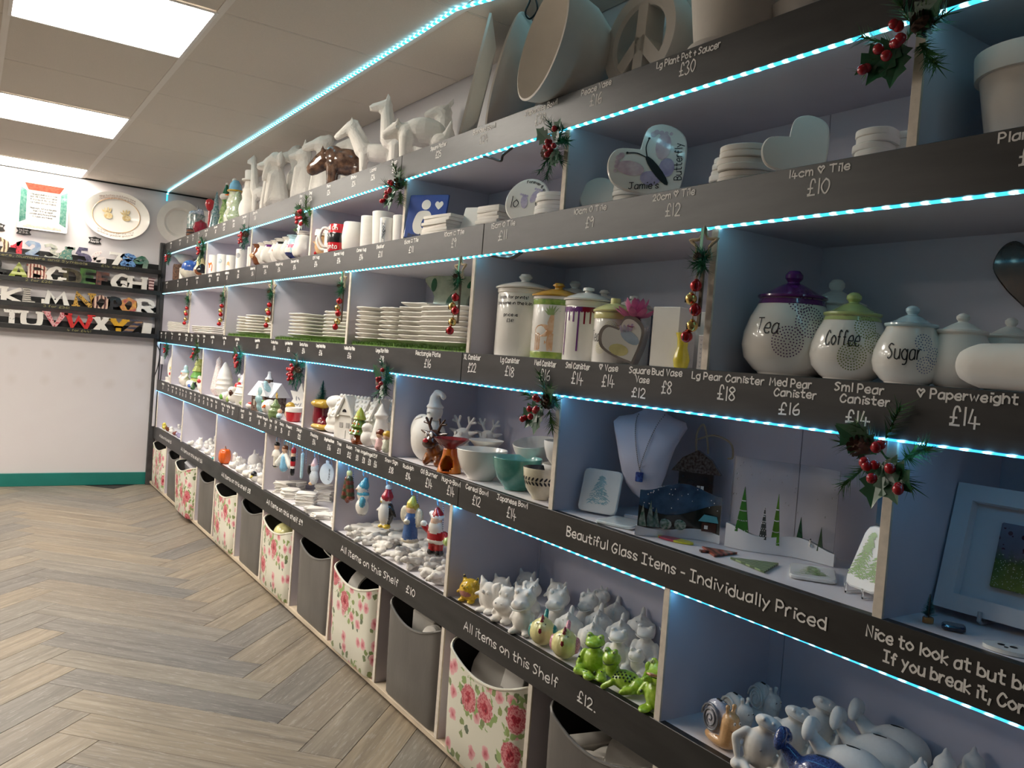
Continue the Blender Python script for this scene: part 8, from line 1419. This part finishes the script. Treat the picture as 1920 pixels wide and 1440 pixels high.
# cell 1: money banks --------------------------------------------------------
def snail_me():
    pr = [E_((.14, 0, .54), (.36, .20, .40), 0), E_((0, 0, .12), (.46, .20, .14), 1), C_((-.26, 0, .2), (-.32, 0, .62), .19, .21, 1), E_((-.36, 0, .55), (.17, .19, .13), 1), C_((-.26, .07, .78), (-.28, .09, .92), .045, .04, 1), C_((-.26, -.07, .78), (-.28, -.09, .92), .045, .04, 1), E_((-.28, .09, .94), .06, 1), E_((-.28, -.09, .94), .06, 1)]
    ex = MB()
    for sg in (-1, 1):
        P = [(.14+.30*(1-k/46)*math.cos(k*.42), sg*(.17+.035*(k/46)), .54+.33*(1-k/46)*math.sin(k*.42)) for k in range(44)]; ex.tube(P, [.030*(1-.5*k/44) for k in range(44)], 6, 2)
    ex.box(.03, .17, -.022, .022, .925, .948, 3)
    for sg in (-1, 1): ex.ell((-.505, sg*.07, .66), (.02, .035, .04), 8, 4).ell((-.522, sg*.07, .66), (.01, .015, .017), 6, 3)
    ex.tube(smoothline([(-.47, .13, .50), (-.53, .06, .485), (-.54, 0, .48), (-.53, -.06, .485), (-.47, -.13, .50)], 4), .008, 6, 5)
    return blob(pr, .028, extra=ex)
sm_ = snail_me()
o = F5('snail_bank', 'glazed snail money bank with a tan body and grey spiral shell', sm_, [gl('glaze_shell_grey', (.42, .42, .50), col2=(.66, .66, .74), vs=70), gl('glaze_snail_tan', (.68, .40, .18), var=.06), gl('glaze_spiral_dark', (.16, .17, .20)), ink, glaze, G['brown']], 1.29, 1.10, 82, .092, 'money bank')
shad = mat('slot_shadow', (.02, .02, .02), .9)
for x, y, w_ in ((1.365, 1.125, 'behind the glazed one'), (1.47, 1.14, 'at the back corner')): F5('snail_bank', f'plain white snail money bank {w_}', sm_, [bisque, bisque, bisque, shad, bisque, bisque], x, y, 80, .083, 'money bank')
frog_r = [E_((.02, .02, .36), (.27, .29, .36)), C_((.02, 0, .5), (.0, -.04, .70), .16, .12), E_((-.02, -.10, .82), (.17, .26, .13), 0, (.35, 0, 0)), E_((-.10, .0, .92), (.07, .07, .06)), E_((-.10, -.16, .86), (.07, .07, .06)), C_((.03, .26, .62), (.0, .44, .50), .085, .075), C_((.0, .44, .48), (-.08, .40, .22), .08, .06), E_((-.12, .38, .07), (.16, .13, .09)), C_((.02, -.26, .55), (-.06, -.36, .36), .075, .065), C_((-.02, -.26, .14), (-.30, -.40, .14), .13, .11), C_((-.06, -.36, .36), (-.3, -.3, .26), .06, .05), E_((-.34, -.36, .13), (.14, .2, .12)), E_((-.44, -.14, .12), (.10, .10, .14)), C_((-.1, .3, .1), (-.36, .2, .08), .09, .06)]
rfx = MB().ell((-.245, .02, .42), (.012, .022, .022), 8, 1)
for p in ((-.155, .0, .94), (-.155, -.16, .88)): rfx.ell(p, (.03, .035, .035), 8, 0)
rfx.tube(smoothline([(-.12, .10, .845), (-.172, 0, .81), (-.18, -.10, .775), (-.172, -.2, .74), (-.11, -.31, .70)], 4), .007, 6, 0)
me_fr = blob(frog_r, .026, extra=rfx)
for x, y, w_ in ((1.285, .995, 'front one'), (1.375, .998, 'middle one'), (1.47, 1.005, 'back one in shadow')): F5('frog_bank', f'plain white reclining frog money bank, {w_}', me_fr, [bisque, gl('slot_grey', (.25, .24, .23)) if 0 else G['grey']], x, y, 42, .108, 'money bank')
whale = [E_((0, -.12, .36), (.34, .50, .36)), C_((0, .26, .42), (0, .50, .64), .16, .10), E_((-.10, .56, .80), (.09, .10, .20), 0, (0, .5, 0)), E_((.14, .56, .78), (.09, .10, .18), 0, (0, -.6, 0)), E_((-.3, -.1, .2), (.12, .2, .06)), E_((.3, -.1, .2), (.12, .2, .06))]
wx = MB(); wx.ell((0, -.08, .715), (.018, .11, .012), 10, 1)
me_wh = blob(whale, .03, extra=wx, paint=[E_((-.0, -.62, .3), (.5, .22, .5), 2)])
dk = gl('glaze_spotted_blue', (.06, .12, .36), col2=(.02, .03, .10), vs=48)
F5('whale_bank', 'glossy spotted blue whale money bank with a rust nose', me_wh, [dk, ink, gl('glaze_rust_nose', (.35, .06, .02))], 1.285, .875, 15, .115, 'money bank')
for x, y, w_ in ((1.362, .868, 'front one, beside the blue whale'), (1.455, .875, 'middle one'), (1.528, .885, 'back one in shadow')): F5('whale_bank', f'plain white whale money bank with raised tail, {w_}', me_wh, [bisque, shad, bisque], x, y, 15, .122, 'money bank')
hen = [E_((.04, 0, .36), (.34, .30, .36)), E_((-.10, -.02, .74), (.2, .2, .2)), C_((-.05, 0, .9), (.04, 0, .98), .06, .05), C_((.05, 0, .88), (.12, 0, .94), .055, .04), C_((-.28, 0, .72), (-.4, 0, .68), .06, .02), C_((.3, 0, .5), (.45, 0, .75), .12, .06)]
me_h = blob(hen, .035, extra=MB().box(.08, .24, -.015, .015, .69, .715, 1))
F5('hen_bank', 'white hen money bank with a red beak beside the white whale', me_h, [bisque, shad], 1.30, .742, 20, .10, 'money bank')
for x, y, w_ in ((1.42, .765, 'nearest the whales'), (1.50, .765, 'middle one'), (1.56, .745, 'back one'), (1.50, .68, 'rightmost in the corner')): F5('hen_bank', f'plain white hen money bank, {w_}', me_h, [bisque, shad], x, y, 20, .098, 'money bank')
